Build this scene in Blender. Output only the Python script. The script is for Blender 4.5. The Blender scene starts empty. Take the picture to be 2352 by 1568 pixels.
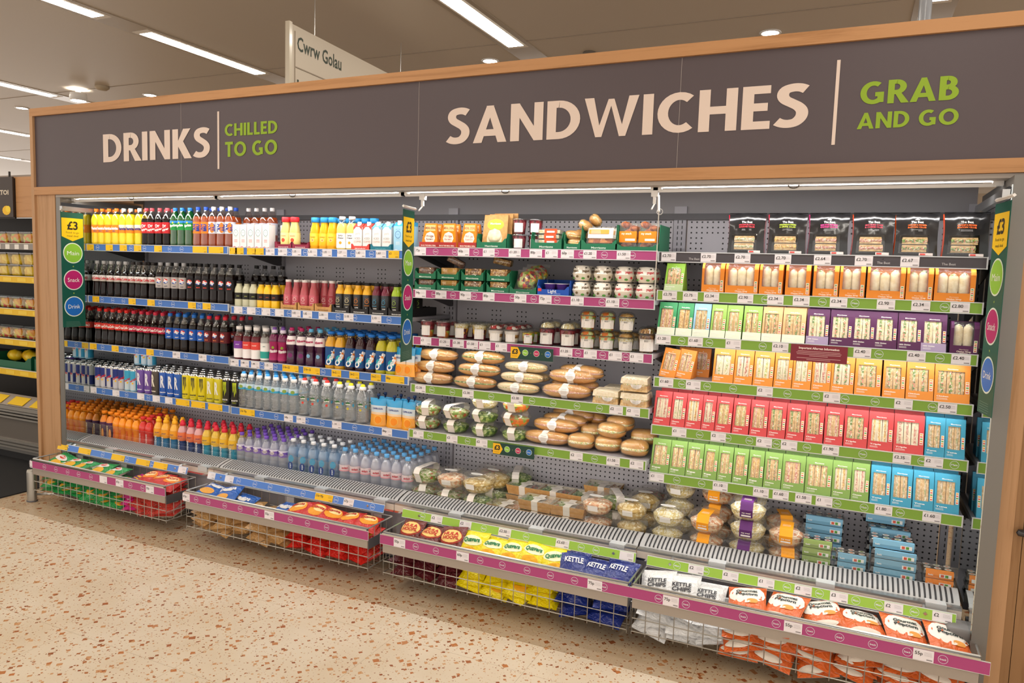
import bpy, math, random, re
from mathutils import Vector, Matrix
PI = math.pi
sc = bpy.context.scene
COL = sc.collection

# ---------------------------------------------------------------- camera
cam_d = bpy.data.cameras.new('camera')
cam = bpy.data.objects.new('camera', cam_d); COL.objects.link(cam)
cam_d.sensor_width = 36.0
cam_d.lens = 36.0 * 1690.42 / 2352.0
cam_d.clip_start = 0.05; cam_d.clip_end = 100
YAW, PIT, ROL = 0.428610, 0.092777, 0.032054
_fw = Vector((-math.sin(YAW)*math.cos(PIT), math.cos(YAW)*math.cos(PIT), -math.sin(PIT)))
_r = Vector((math.cos(YAW), math.sin(YAW), 0)); _u = _r.cross(_fw)
_r2 = _r*math.cos(ROL) + _u*math.sin(ROL); _u2 = -_r*math.sin(ROL) + _u*math.cos(ROL)
cam.matrix_world = Matrix(((_r2.x, _u2.x, -_fw.x, 4.54324), (_r2.y, _u2.y, -_fw.y, -3.14518), (_r2.z, _u2.z, -_fw.z, 1.55), (0, 0, 0, 1)))
sc.camera = cam

# ---------------------------------------------------------------- world, exposure
w = bpy.data.worlds.new('shop_air'); sc.world = w; w.use_nodes = True
w.node_tree.nodes['Background'].inputs[0].default_value = (1.0, .91, .83, 1)
w.node_tree.nodes['Background'].inputs[1].default_value = 1.75
vs = sc.view_settings
vs.view_transform = 'Standard'; vs.look = 'None'; vs.gamma = 1; vs.exposure = -0.13; vs.use_curve_mapping = False
sc.cycles.transparent_max_bounces = 24
sc.cycles.max_bounces = 6; sc.cycles.diffuse_bounces = 4; sc.cycles.glossy_bounces = 3; sc.cycles.transmission_bounces = 4
sc.cycles.sample_clamp_indirect = 4.0
CEIL_E = 27.0      # ceiling tubes
SPOT_E = 60.0      # round downlights
CAN_E = 46.0        # canopy tube of the cabinets
SHELF_E = 20.0     # tubes below the food shelves

# ---------------------------------------------------------------- materials
def lin(h):
    h = h.lstrip('#'); c = [int(h[i:i+2], 16)/255 for i in (0, 2, 4)]
    return tuple(x/12.92 if x <= .04045 else ((x+.055)/1.055)**2.4 for x in c) + (1,)
MATS = {}
def P_(name, col, rough=.5, metal=0, spec=.5, alpha=1, emit=None, estr=0, coat=0):
    m = bpy.data.materials.new(name); m.use_nodes = True
    b = m.node_tree.nodes['Principled BSDF']
    b.inputs['Base Color'].default_value = lin(col)
    b.inputs['Roughness'].default_value = rough; b.inputs['Metallic'].default_value = metal
    b.inputs['Specular IOR Level'].default_value = spec; b.inputs['Alpha'].default_value = alpha
    b.inputs['Coat Weight'].default_value = coat; b.inputs['Coat Roughness'].default_value = .08
    if emit: b.inputs['Emission Color'].default_value = lin(emit); b.inputs['Emission Strength'].default_value = estr
    MATS[name] = m; return m
def mat(name):
    if name in MATS: return MATS[name]
    if name[0] == '#':                       # '#rrggbb' matt print, '#rrggbbg' glossy
        if name[7:] == 'f':                  # crumpled glossy foil bag
            m = P_(name, name[:7], .3, coat=.35); nt = m.node_tree; b = nt.nodes['Principled BSDF']
            tc = nt.nodes.new('ShaderNodeTexCoord'); nz = nt.nodes.new('ShaderNodeTexNoise'); nz.inputs['Scale'].default_value = 34; nz.inputs['Detail'].default_value = 2; nz.inputs['Distortion'].default_value = 1.2
            bp = nt.nodes.new('ShaderNodeBump'); bp.inputs['Strength'].default_value = .8; bp.inputs['Distance'].default_value = .011
            nt.links.new(tc.outputs['Object'], nz.inputs['Vector']); nt.links.new(nz.outputs[0], bp.inputs['Height']); nt.links.new(bp.outputs[0], b.inputs['Normal']); nt.links.new(bp.outputs[0], b.inputs['Coat Normal'])
            return m
        if len(name) > 7: return P_(name, name[:7], .18, coat=.3)
        return P_(name, name, .5, spec=.35)
    raise KeyError(name)
def emis(name, col, s):
    m = bpy.data.materials.new(name); m.use_nodes = True; nt = m.node_tree; nt.nodes.clear()
    e = nt.nodes.new('ShaderNodeEmission'); o = nt.nodes.new('ShaderNodeOutputMaterial')
    e.inputs[0].default_value = col; e.inputs[1].default_value = s
    nt.links.new(e.outputs[0], o.inputs[0]); MATS[name] = m
def clearmat(name, tint, gloss, rough=.06, body=None, bodyamt=0.0, edge=.30, bump=0):
    """thin clear plastic: transparent + facing-weighted gloss (+ a little milky body colour)"""
    m = bpy.data.materials.new(name); m.use_nodes = True; nt = m.node_tree; nt.nodes.clear()
    N = nt.nodes.new; L = nt.links.new
    o = N('ShaderNodeOutputMaterial'); t = N('ShaderNodeBsdfTransparent'); g = N('ShaderNodeBsdfGlossy'); lw = N('ShaderNodeLayerWeight')
    t.inputs[0].default_value = lin(tint); g.inputs[0].default_value = (1, 1, 1, 1); g.inputs[1].default_value = rough
    lw.inputs[0].default_value = .35
    ma = N('ShaderNodeMath'); ma.operation = 'MULTIPLY_ADD'; L(lw.outputs[1], ma.inputs[0]); ma.inputs[1].default_value = edge; ma.inputs[2].default_value = gloss
    mx = N('ShaderNodeMixShader'); L(ma.outputs[0], mx.inputs[0])
    src = t.outputs[0]
    if bump:      # crinkled film
        tc = N('ShaderNodeTexCoord'); nz = N('ShaderNodeTexNoise'); nz.inputs['Scale'].default_value = 70; nz.inputs['Detail'].default_value = 2; nz.inputs['Distortion'].default_value = 1.5; L(tc.outputs['Object'], nz.inputs['Vector'])
        bp = N('ShaderNodeBump'); bp.inputs['Strength'].default_value = bump; bp.inputs['Distance'].default_value = .004; L(nz.outputs[0], bp.inputs['Height']); L(bp.outputs[0], g.inputs['Normal']); L(bp.outputs[0], lw.inputs['Normal'])
    if body:
        d = N('ShaderNodeBsdfDiffuse'); d.inputs[0].default_value = lin(body)
        tr = N('ShaderNodeBsdfTranslucent'); tr.inputs[0].default_value = lin(body)
        ad = N('ShaderNodeMixShader'); ad.inputs[0].default_value = .5; L(d.outputs[0], ad.inputs[1]); L(tr.outputs[0], ad.inputs[2])
        m2 = N('ShaderNodeMixShader'); m2.inputs[0].default_value = bodyamt; L(t.outputs[0], m2.inputs[1]); L(ad.outputs[0], m2.inputs[2]); src = m2.outputs[0]
    L(src, mx.inputs[1]); L(g.outputs[0], mx.inputs[2]); L(mx.outputs[0], o.inputs[0])
    MATS[name] = m
def nodes(name, rough=.6, spec=.4):
    m = P_(name, '#808080', rough, spec=spec); nt = m.node_tree
    return m, nt, nt.nodes['Principled BSDF']
def ramp(nt, fac, stops, interp='LINEAR'):
    r = nt.nodes.new('ShaderNodeValToRGB'); r.color_ramp.interpolation = interp
    el = r.color_ramp.elements
    while len(el) < len(stops): el.new(.5)
    for e, (p, c) in zip(el, stops): e.position = p; e.color = lin(c)
    nt.links.new(fac, r.inputs[0]); return r.outputs[0]
def food(name, cols, scale=60, rough=.45, bump=.35):
    """lumpy mixed food: voronoi cells each one colour"""
    m, nt, b = nodes(name, rough)
    tc = nt.nodes.new('ShaderNodeTexCoord'); v = nt.nodes.new('ShaderNodeTexVoronoi'); v.inputs['Scale'].default_value = scale
    nt.links.new(tc.outputs['Object'], v.inputs['Vector'])
    sp = nt.nodes.new('ShaderNodeSeparateColor'); nt.links.new(v.outputs['Color'], sp.inputs[0])
    n = len(cols)
    c = ramp(nt, sp.outputs[0], [(i/n, c) for i, c in enumerate(cols)], 'CONSTANT')
    nt.links.new(c, b.inputs['Base Color'])
    bp = nt.nodes.new('ShaderNodeBump'); bp.inputs['Strength'].default_value = bump; bp.inputs['Distance'].default_value = .004
    nt.links.new(v.outputs['Distance'], bp.inputs['Height']); bp.invert = True; nt.links.new(bp.outputs[0], b.inputs['Normal'])
def noisy(name, c1, c2, scale=30, rough=.6, stretch=(1, 1, 1), detail=3, spec=.3, bump=0, contrast=(.35, .65), coord='Object'):
    m, nt, b = nodes(name, rough, spec)
    tc = nt.nodes.new('ShaderNodeTexCoord'); mp = nt.nodes.new('ShaderNodeMapping'); mp.inputs['Scale'].default_value = stretch
    nz = nt.nodes.new('ShaderNodeTexNoise'); nz.inputs['Scale'].default_value = scale; nz.inputs['Detail'].default_value = detail
    nt.links.new(tc.outputs[coord], mp.inputs[0]); nt.links.new(mp.outputs[0], nz.inputs['Vector'])
    nt.links.new(ramp(nt, nz.outputs[0], [(contrast[0], c1), (contrast[1], c2)]), b.inputs['Base Color'])
    if bump:
        bp = nt.nodes.new('ShaderNodeBump'); bp.inputs['Strength'].default_value = bump; bp.inputs['Distance'].default_value = .003
        nt.links.new(nz.outputs[0], bp.inputs['Height']); nt.links.new(bp.outputs[0], b.inputs['Normal'])
    return m

def wood(name, base, dark, axis):
    m, nt, b = nodes(name, .5, .3)
    N = nt.nodes.new; L = nt.links.new
    tc = N('ShaderNodeTexCoord'); mp = N('ShaderNodeMapping')
    s = [26, 26, 26]; s[axis] = 1.1; mp.inputs['Scale'].default_value = s
    L(tc.outputs['Object'], mp.inputs[0])
    n1 = N('ShaderNodeTexNoise'); n1.inputs['Scale'].default_value = 1.6; n1.inputs['Detail'].default_value = 6; n1.inputs['Roughness'].default_value = .65
    n1.inputs['Distortion'].default_value = .4
    L(mp.outputs[0], n1.inputs['Vector'])
    c = ramp(nt, n1.outputs[0], [(.28, dark), (.5, base), (.75, base)])
    # small knots
    mp2 = N('ShaderNodeMapping'); s2 = [7, 7, 7]; s2[axis] = 2.2; mp2.inputs['Scale'].default_value = s2
    L(tc.outputs['Object'], mp2.inputs[0])
    v = N('ShaderNodeTexVoronoi'); v.inputs['Scale'].default_value = 1.0; L(mp2.outputs[0], v.inputs['Vector'])
    kn = ramp(nt, v.outputs['Distance'], [(.03, '#6a4424'), (.10, '#ffffff')])
    mx = N('ShaderNodeMix'); mx.data_type = 'RGBA'; mx.blend_type = 'MULTIPLY'; mx.inputs[0].default_value = .55
    L(c, mx.inputs[6]); L(kn, mx.inputs[7]); L(mx.outputs[2], b.inputs['Base Color'])
wood('wood_long', '#b98a5e', '#a07248', 0)
wood('wood_up', '#b8906a', '#a27a52', 2)
wood('wood_door', '#94704c', '#7c5836', 2)

# floor terrazzo
def terrazzo():
    m, nt, b = nodes('terrazzo', .32, .4); N = nt.nodes.new; L = nt.links.new
    tc = N('ShaderNodeTexCoord')
    nz = N('ShaderNodeTexNoise'); nz.inputs['Scale'].default_value = 35; L(tc.outputs['Object'], nz.inputs['Vector'])
    mixv = N('ShaderNodeMix'); mixv.data_type = 'VECTOR'; mixv.factor_mode = 'UNIFORM'; mixv.inputs[0].default_value = .012
    L(tc.outputs['Object'], mixv.inputs[4]); L(nz.outputs['Color'], mixv.inputs[5])
    col = None
    bg = N('ShaderNodeTexNoise'); bg.inputs['Scale'].default_value = 3; L(tc.outputs['Object'], bg.inputs['Vector'])
    col = ramp(nt, bg.outputs[0], [(.3, '#d9c9b0'), (.7, '#e2d6c2')])
    for sc_, thr, lo, cols in ((24, .47, .05, ('#c08656', '#a8653a', '#bc7844', '#c99668')), (38, .50, .05, ('#c99868', '#ac6c3e', '#cfa67c', '#985a34')), (85, .46, .15, ('#cdb08c', '#b48458', '#d4bc98', '#9c6c48'))):
        v = N('ShaderNodeTexVoronoi'); v.inputs['Scale'].default_value = sc_; v.distance = 'MANHATTAN' if sc_ != 40 else 'EUCLIDEAN'; L(mixv.outputs[1], v.inputs['Vector'])
        sp = N('ShaderNodeSeparateColor'); L(v.outputs['Color'], sp.inputs[0])
        # radius per cell: only some cells carry a chip
        mr = N('ShaderNodeMapRange'); L(sp.outputs[1], mr.inputs[0]); mr.inputs[1].default_value = lo; mr.inputs[2].default_value = 1; mr.inputs[3].default_value = .12; mr.inputs[4].default_value = thr
        lt = N('ShaderNodeMath'); lt.operation = 'LESS_THAN'; L(v.outputs['Distance'], lt.inputs[0]); L(mr.outputs[0], lt.inputs[1])
        cc = ramp(nt, sp.outputs[0], [(i/4, c) for i, c in enumerate(cols)], 'CONSTANT')
        mx = N('ShaderNodeMix'); mx.data_type = 'RGBA'; L(lt.outputs[0], mx.inputs[0]); L(col, mx.inputs[6]); L(cc, mx.inputs[7]); col = mx.outputs[2]
    # tile joints every 0.6 m
    sx = N('ShaderNodeSeparateXYZ'); L(tc.outputs['Object'], sx.inputs[0]); last = None
    for k, off in ((0, .12), (1, .02)):
        a = N('ShaderNodeMath'); a.operation = 'ADD'; L(sx.outputs[k], a.inputs[0]); a.inputs[1].default_value = 60+off
        f = N('ShaderNodeMath'); f.operation = 'MODULO'; L(a.outputs[0], f.inputs[0]); f.inputs[1].default_value = .6
        l = N('ShaderNodeMath'); l.operation = 'LESS_THAN'; L(f.outputs[0], l.inputs[0]); l.inputs[1].default_value = .0025
        if last:
            mm = N('ShaderNodeMath'); mm.operation = 'MAXIMUM'; L(last, mm.inputs[0]); L(l.outputs[0], mm.inputs[1]); last = mm.outputs[0]
        else: last = l.outputs[0]
    mf = N('ShaderNodeMath'); mf.operation = 'MULTIPLY'; L(last, mf.inputs[0]); mf.inputs[1].default_value = .45
    mx = N('ShaderNodeMix'); mx.data_type = 'RGBA'; L(mf.outputs[0], mx.inputs[0]); L(col, mx.inputs[6]); mx.inputs[7].default_value = lin('#a48d6c')
    # the floor along the cabinet is coloured darker, with a straight edge
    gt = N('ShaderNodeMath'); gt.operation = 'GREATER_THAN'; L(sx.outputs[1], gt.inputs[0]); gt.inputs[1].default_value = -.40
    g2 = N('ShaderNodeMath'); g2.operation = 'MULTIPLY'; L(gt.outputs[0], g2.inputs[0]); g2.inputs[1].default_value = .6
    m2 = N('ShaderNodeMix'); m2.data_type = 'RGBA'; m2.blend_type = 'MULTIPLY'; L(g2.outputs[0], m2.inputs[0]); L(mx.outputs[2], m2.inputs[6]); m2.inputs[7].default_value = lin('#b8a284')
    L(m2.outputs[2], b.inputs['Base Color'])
terrazzo()

def pegboard():
    """grey steel back panel with punched holes"""
    m, nt, b = nodes('pegboard', .45, .4); N = nt.nodes.new; L = nt.links.new
    tc = N('ShaderNodeTexCoord'); sx = N('ShaderNodeSeparateXYZ'); L(tc.outputs['Object'], sx.inputs[0])
    def M(op, a, bb, c=None):
        n = N('ShaderNodeMath'); n.operation = op
        for i, q in enumerate((a, bb, c)):
            if q is None: continue
            if isinstance(q, (int, float)): n.inputs[i].default_value = q
            else: L(q, n.inputs[i])
        return n.outputs[0]
    def cell(o, p): return M('SUBTRACT', M('MODULO', M('ADD', o, 60.0), p), p/2)
    cx = cell(sx.outputs[0], .0255); cz = cell(sx.outputs[2], .0255)
    d = M('SQRT', M('ADD', M('MULTIPLY', cx, cx), M('MULTIPLY', cz, cz)), 0)
    hole = M('LESS_THAN', d, .0042)
    # three columns in every six below the top rows
    grp = M('LESS_THAN', M('MODULO', M('ADD', sx.outputs[0], 60.0), .153), .0765)
    top = M('GREATER_THAN', sx.outputs[2], 1.77); low = M('LESS_THAN', sx.outputs[2], .66)
    band = M('LESS_THAN', M('MODULO', M('ADD', sx.outputs[2], 60.0), .204), .153)
    msk = M('MAXIMUM', M('MAXIMUM', top, low), M('MULTIPLY', grp, band))
    h = M('MULTIPLY', hole, msk)
    mx = N('ShaderNodeMix'); mx.data_type = 'RGBA'; L(h, mx.inputs[0]); mx.inputs[6].default_value = lin('#bab7bd'); mx.inputs[7].default_value = lin('#19181a')
    L(mx.outputs[2], b.inputs['Base Color'])
pegboard()

P_('steel', '#b9bab9', .28, .85); P_('chrome', '#d8d8d6', .15, 1); P_('brushed', '#a8a49c', .38, .8)
P_('grey_paint', '#a3a1a8', .4); P_('dark_grey', '#4d4b4e', .5); P_('black', '#121214', .5); P_('shelf_grey', '#9a989f', .35)
P_('grille_white', '#acacac', .35); P_('slot_dark', '#262628', .6); P_('rail_edge', '#d5d8da', .25, .3)
P_('beige_panel', '#a49a90', .4, .2); P_('canopy', '#a29a92', .45, .1); P_('canopy_dark', '#8c898c', .5)
P_('header_panel', '#544a4e', .42, spec=.35); P_('sign_letter', '#dccabe', .5); P_('sign_green', '#86a60c', .5)
P_('ceiling_paint', '#c6bcae', .38, spec=.4); P_('ceiling_groove', '#9d9184', .5); P_('light_box', '#e8e2d8', .4)
P_('mat_black', '#15161a', .8); P_('white_plastic', '#e9e8e6', .3); P_('grey_plastic', '#6f6c6b', .4)
P_('mirror', '#c9d0cf', .03, 1); P_('foil', '#c9c9cc', .22, .9); P_('blade_grey', '#7a7874', .4, .4)
emis('tube', (1, .93, .82, 1), CEIL_E); emis('spot', (1, .9, .76, 1), SPOT_E)
emis('led', (1, .97, .95, 1), CAN_E); emis('led2', (1, .97, .93, 1), SHELF_E); emis('led3', (1, .97, .95, 1), SHELF_E*.55)
clearmat('clear', '#f4f6f6', .07); clearmat('film', '#fafaf8', .07, .14, '#ffffff', .05, edge=.15, bump=.5); clearmat('crinkle', '#fbfaf6', .07, .16, '#ffffff', .06, edge=.3, bump=.9); clearmat('acrylic', '#fbfcfc', .025, .03, edge=.08)
clearmat('water_clear', '#f2f6f8', .10, .12, '#f0f4f8', .13, edge=.45, bump=.35); clearmat('water', '#f8faff', .10, .12, '#f2f5ff', .36, edge=.4, bump=.3); clearmat('water_blue', '#dceefa', .08, .12, '#c4e0fa', .45, edge=.3, bump=.2)
clearmat('milky', '#e8e8e4', .08, .15, '#e8e6e0', .5)
clearmat('greenpet', '#1e8a3c', .08, .07, '#12802f', .55); clearmat('amber', '#e08030', .08, .07, '#d06018', .62)
clearmat('bowl_clear', '#fbfbfa', .025, .12, '#f6f6f2', .07, edge=.2, bump=.15)
P_('cola', '#120806', .06, spec=.25, coat=.12); P_('crimson_drink', '#5c1420', .1, spec=.3, coat=.2)
noisy('bread_brown', '#e6cb9c', '#cfa46a', 90, .8, bump=.3); noisy('bread_white', '#f6edd8', '#ead9b6', 80, .8, bump=.2)
noisy('roll_crust', '#e2b062', '#c68a3a', 14, .55, bump=.15); noisy('roll_pale', '#f0dfb8', '#dcbc84', 14, .6, bump=.15)
noisy('wrap_bread', '#f6ecd2', '#e6d2a4', 40, .7, bump=.1)
noisy('kraft', '#cc9c62', '#bc8c54', 60, .75)
food('salad', ['#b4c478', '#8aa850', '#dfe2b0', '#c46a4c', '#ece6c8'], 75); food('pasta', ['#e0c88e', '#d2b067', '#efe0b6', '#c4a055'], 85)
food('slaw', ['#efe6c4', '#e2d29a', '#f4efdb', '#d9c47e'], 140); food('greens', ['#7a9c48', '#a8c068', '#56783a', '#d0dca0'], 70)
food('carrot', ['#e0762a', '#cfe0a0', '#e88c3c', '#8fae4c'], 60); food('grape', ['#6c1524', '#8b2233', '#4c0d18', '#a03a48'], 62)
food('fruit', ['#d03030', '#e8b820', '#c8d078', '#5a1a34', '#8aa838'], 60); food('mango', ['#f0b418', '#e8a010', '#f6c832', '#5a1f2a'], 62)
food('berry', ['#c02a34', '#f0e8e0', '#d8404a', '#801824'], 62); food('granola', ['#b07a3c', '#d8b070', '#8a5a28', '#c89850'], 120)
food('beetroot', ['#8c4040', '#a85a4c', '#c07c5c', '#6a8048'], 80); food('tomato_pasta', ['#e4ac84', '#f0d4b0', '#d89468', '#f4e2c8'], 80)
food('cake', ['#6a4430', '#845c40', '#54342a', '#a07c58'], 110); food('flapjack', ['#b98a54', '#8a5c34', '#d8b484', '#6e4628'], 110)
food('sushi', ['#f0ede6', '#e8884c', '#2a2e24', '#f4f0e8', '#8fb04a', '#f0a070'], 48)
food('chicken', ['#c06a30', '#a04c20', '#d88a4c', '#8a3c18'], 55); food('nuts', ['#c89858', '#e8d0a0', '#a87038'], 60)
food('lemons', ['#f2c81c', '#e8b810', '#f8da48'], 30, bump=.6); food('melon', ['#e0882c', '#c83c2c', '#b8c858', '#e8c03c'], 36)

# ---------------------------------------------------------------- mesh building
_tc = {}
def text2d(s, bold=0.0):
    k = (s, bold)
    if k not in _tc:
        cu = bpy.data.curves.new('letters', 'FONT'); cu.body = s; cu.offset = bold; cu.resolution_u = 2 if len(s) > 6 or bold == 0 else 3
        ob = bpy.data.objects.new('letters', cu); me = bpy.data.meshes.new_from_object(ob)
        v = [(p.co.x/.71, p.co.y/.71) for p in me.vertices]; f = [tuple(p.vertices) for p in me.polygons]
        bpy.data.objects.remove(ob); bpy.data.curves.remove(cu); bpy.data.meshes.remove(me)
        x0 = min(p[0] for p in v); x1 = max(p[0] for p in v)
        v = [(a-x0, b) for a, b in v]; _tc[k] = (v, f, x1-x0)
    return _tc[k]

class G:
    def __init__(s): s.v = []; s.f = []; s.m = []; s.sm = []; s.mats = []
    def mi(s, m):
        if m not in s.mats: s.mats.append(m)
        return s.mats.index(m)
    def add(s, vs, fs, m, smooth=False):
        o = len(s.v); s.v += [tuple(p) for p in vs]; i = s.mi(m)
        for f in fs: s.f.append(tuple(a+o for a in f)); s.m.append(i); s.sm.append(smooth)
        return s
    def box(s, x0, x1, y0, y1, z0, z1, m):
        v = [(x, y, z) for z in (z0, z1) for y in (y0, y1) for x in (x0, x1)]
        return s.add(v, [(0, 2, 3, 1), (4, 5, 7, 6), (0, 1, 5, 4), (2, 6, 7, 3), (0, 4, 6, 2), (1, 3, 7, 5)], m)
    def hexa(s, b, t, m):      # 4 bottom points, 4 top points
        return s.add(list(b)+list(t), [(3, 2, 1, 0), (4, 5, 6, 7), (0, 1, 5, 4), (1, 2, 6, 5), (2, 3, 7, 6), (3, 0, 4, 7)], m)
    def bar(s, a, b, t, m):    # square bar from a to b
        a = Vector(a); b = Vector(b); d = (b-a).normalized(); u = d.orthogonal().normalized()*t/2; w = d.cross(u)
        q = [u+w, u-w, -u-w, -u+w]
        return s.hexa([a+k for k in q], [b+k for k in q], m)
    def lathe(s, prof, m, seg=16, ang=(0, 2*PI), smooth=True, sx=1, sy=1, c=(0, 0)):
        n = len(prof); full = abs(ang[1]-ang[0]-2*PI) < 1e-6; k = seg if full else seg+1
        vs = [(c[0]+r*sx*math.cos(ang[0]+(ang[1]-ang[0])*j/seg), c[1]+r*sy*math.sin(ang[0]+(ang[1]-ang[0])*j/seg), z) for r, z in prof for j in range(k)]
        fs = []
        for i in range(n-1):
            for j in range(seg):
                j2 = (j+1) % k
                fs.append((i*k+j, i*k+j2, (i+1)*k+j2, (i+1)*k+j))
        return s.add(vs, fs, m, smooth)
    def quad(s, p, m): return s.add(p, [tuple(range(len(p)))], m)
    def map2(s, v2, fs, fn, m): return s.add([fn(a, b) for a, b in v2], fs, m)
    def text(s, t, cap, fn, m, u=0, v=0, width=None, al='c', bold=0.0, rot=0):
        """text centred on (u,v) of the surface fn"""
        vv, fs, wd = text2d(t, bold); k = cap; kx = cap if width is None else width/wd
        off = {'c': -wd*kx/2, 'l': 0, 'r': -wd*kx}[al]; c, q = math.cos(rot), math.sin(rot)
        pts = []
        for a, b in vv:
            X = a*kx+off; Y = b*k-k/2
            pts.append((u+X*c-Y*q, v+X*q+Y*c))
        return s.map2(pts, fs, fn, m)
    def disc(s, fn, m, u, v, r, ry=None, seg=14, a0=0, a1=2*PI, rin=0, rings=1):
        ry = ry or r; pts = []; fs = []
        for i in range(rings+1):
            k = rin/r+(1-rin/r)*i/rings if r else 0
            for j in range(seg+1):
                a = a0+(a1-a0)*j/seg; pts.append((u+r*k*math.cos(a), v+ry*k*math.sin(a)))
        for i in range(rings):
            for j in range(seg):
                a = i*(seg+1)+j; q = [a, a+seg+1, a+seg+2, a+1]
                if i == 0 and rin == 0: q = [a, a+seg+1, a+seg+2]
                fs.append(tuple(q))
        return s.map2(pts, fs, fn, m)
    def rect(s, fn, m, u0, u1, v0, v1, nu=1, nv=1):
        pts = [(u0+(u1-u0)*i/nu, v0+(v1-v0)*j/nv) for j in range(nv+1) for i in range(nu+1)]
        fs = [(j*(nu+1)+i, j*(nu+1)+i+1, (j+1)*(nu+1)+i+1, (j+1)*(nu+1)+i) for j in range(nv) for i in range(nu)]
        return s.map2(pts, fs, fn, m)
    def polyg(s, pts, fn, m): return s.map2(pts, [tuple(range(len(pts)))], fn, m)
    def ring(s, fn, m, u, v, r, t, seg=20, ry=None): return s.disc(fn, m, u, v, r, ry, seg, rin=r-t)
    def lines(s, fn, m, u, v, w, n, dv, t=.0012, al='c', rnd=None):
        rr = rnd or random.Random(5)
        for i in range(n):
            ww = w*rr.uniform(.7, 1); a = u-ww/2 if al == 'c' else u
            s.rect(fn, m, a, a+ww, v-i*dv-t/2, v-i*dv+t/2)
        return s
    def join(s, o, M=None):
        M = M or Matrix.Identity(4); b = len(s.v); s.v += [tuple(M @ Vector(p)) for p in o.v]; ix = [s.mi(k) for k in o.mats]
        for f, m, q in zip(o.f, o.m, o.sm): s.f.append(tuple(a+b for a in f)); s.m.append(ix[m]); s.sm.append(q)
        return s
    def mesh(s, name):
        me = bpy.data.meshes.new(name); me.from_pydata(s.v, [], s.f)
        for k in s.mats: me.materials.append(mat(k))
        me.polygons.foreach_set('material_index', s.m); me.polygons.foreach_set('use_smooth', s.sm); me.update(); return me

def wrap(r, e=.0006, a0=0.0, sy=1):          # surface coordinates of a cylinder, front = -Y
    return lambda u, v: ((r+e)*math.sin(u/r+a0), -(r+e)*sy*math.cos(u/r+a0), v)
def flat(o, U, V):
    o = Vector(o); U = Vector(U).normalized(); V = Vector(V).normalized(); n = U.cross(V)*.0005
    return lambda u, v: o+U*u+V*v+n
def front(y, e=.0006): return lambda u, v: (u, y-e, v)

def obj(name, g, parent=None, label=None, kind=None, loc=None):
    o = bpy.data.objects.new(name, g if not isinstance(g, G) else g.mesh(name)); COL.objects.link(o)
    if parent: o.parent = parent
    if loc: o.location = loc
    if label: o['label'] = label
    if kind: o['kind'] = kind
    return o
def tag(o, label, cat, group=None, kind=None):
    o['label'] = label; o['category'] = cat
    if group: o['group'] = group
    if kind: o['kind'] = kind
    return o
def empty(name, label, cat, loc=(0, 0, 0), rot=(0, 0, 0), group=None):
    o = bpy.data.objects.new(name, None); COL.objects.link(o); o.location = loc; o.rotation_euler = rot; o.empty_display_size = .05
    return tag(o, label, cat, group)
def struct(name, g):
    o = obj(name, g); o['kind'] = 'structure'; return o

class Kind:
    """a product: parts = [(name, G, label or None, parent part or None)]; meshes are shared by every copy"""
    def __init__(s, name, cat, parts):
        s.name = name; s.cat = cat; s.parts = [(p+(None, None))[:4] for p in parts]; s.me = None; s.one = None
    def put(s, loc, label, group=None, rot=(0, 0, 0), whole=False, scale=1):
        if whole or len(s.parts) == 1:
            if s.one is None:
                g = G()
                for p in s.parts: g.join(p[1])
                s.one = g.mesh(s.name)
            o = bpy.data.objects.new(s.name, s.one); COL.objects.link(o); o.location = loc; o.rotation_euler = rot
            tag(o, label, s.cat, group)
        else:
            if s.me is None: s.me = [p[1].mesh(p[0]) for p in s.parts]
            o = empty(s.name, label, s.cat, loc, rot, group); mk = {}
            for p, me in zip(s.parts, s.me):
                c = bpy.data.objects.new(p[0], me); COL.objects.link(c); c.parent = mk.get(p[3], o); mk[p[0]] = c
                if p[2]: c['label'] = p[2]
        if scale != 1: o.scale = (scale,)*3
        return o
ORD = 'first second third fourth fifth sixth seventh eighth ninth tenth eleventh twelfth thirteenth fourteenth fifteenth sixteenth seventeenth eighteenth nineteenth twentieth'.split()
ORD += ['twenty-'+a for a in ORD[:9]]+['thirtieth']+['thirty-'+a for a in ORD[:9]]
CNT = {}
rng = random.Random(11)
def row(kind, xs, y, z, desc, rows=1, dy=.068, jit=.003, group=None, rz=.25, back_whole=True, dx=0.0, unit='', skip=0):
    """a row of things along the shelf, and more rows behind it; each label names its place in the row"""
    for r in range(rows):
        for i, x in enumerate(xs):
            k = (desc, r); CNT[k] = CNT.get(k, 0)+1
            if r < skip: continue
            e = f'{desc}, {ORD[CNT[k]-1]} from drinks end'
            if rows > 1: e += ', front row' if r == 0 else f', {ORD[r]} row'
            kind.put((x+rng.uniform(-jit, jit)+dx*r, y+r*dy+rng.uniform(-jit, jit), z), e, group or desc, (0, 0, rng.uniform(-rz, rz)), whole=back_whole and r > 0)

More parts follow.
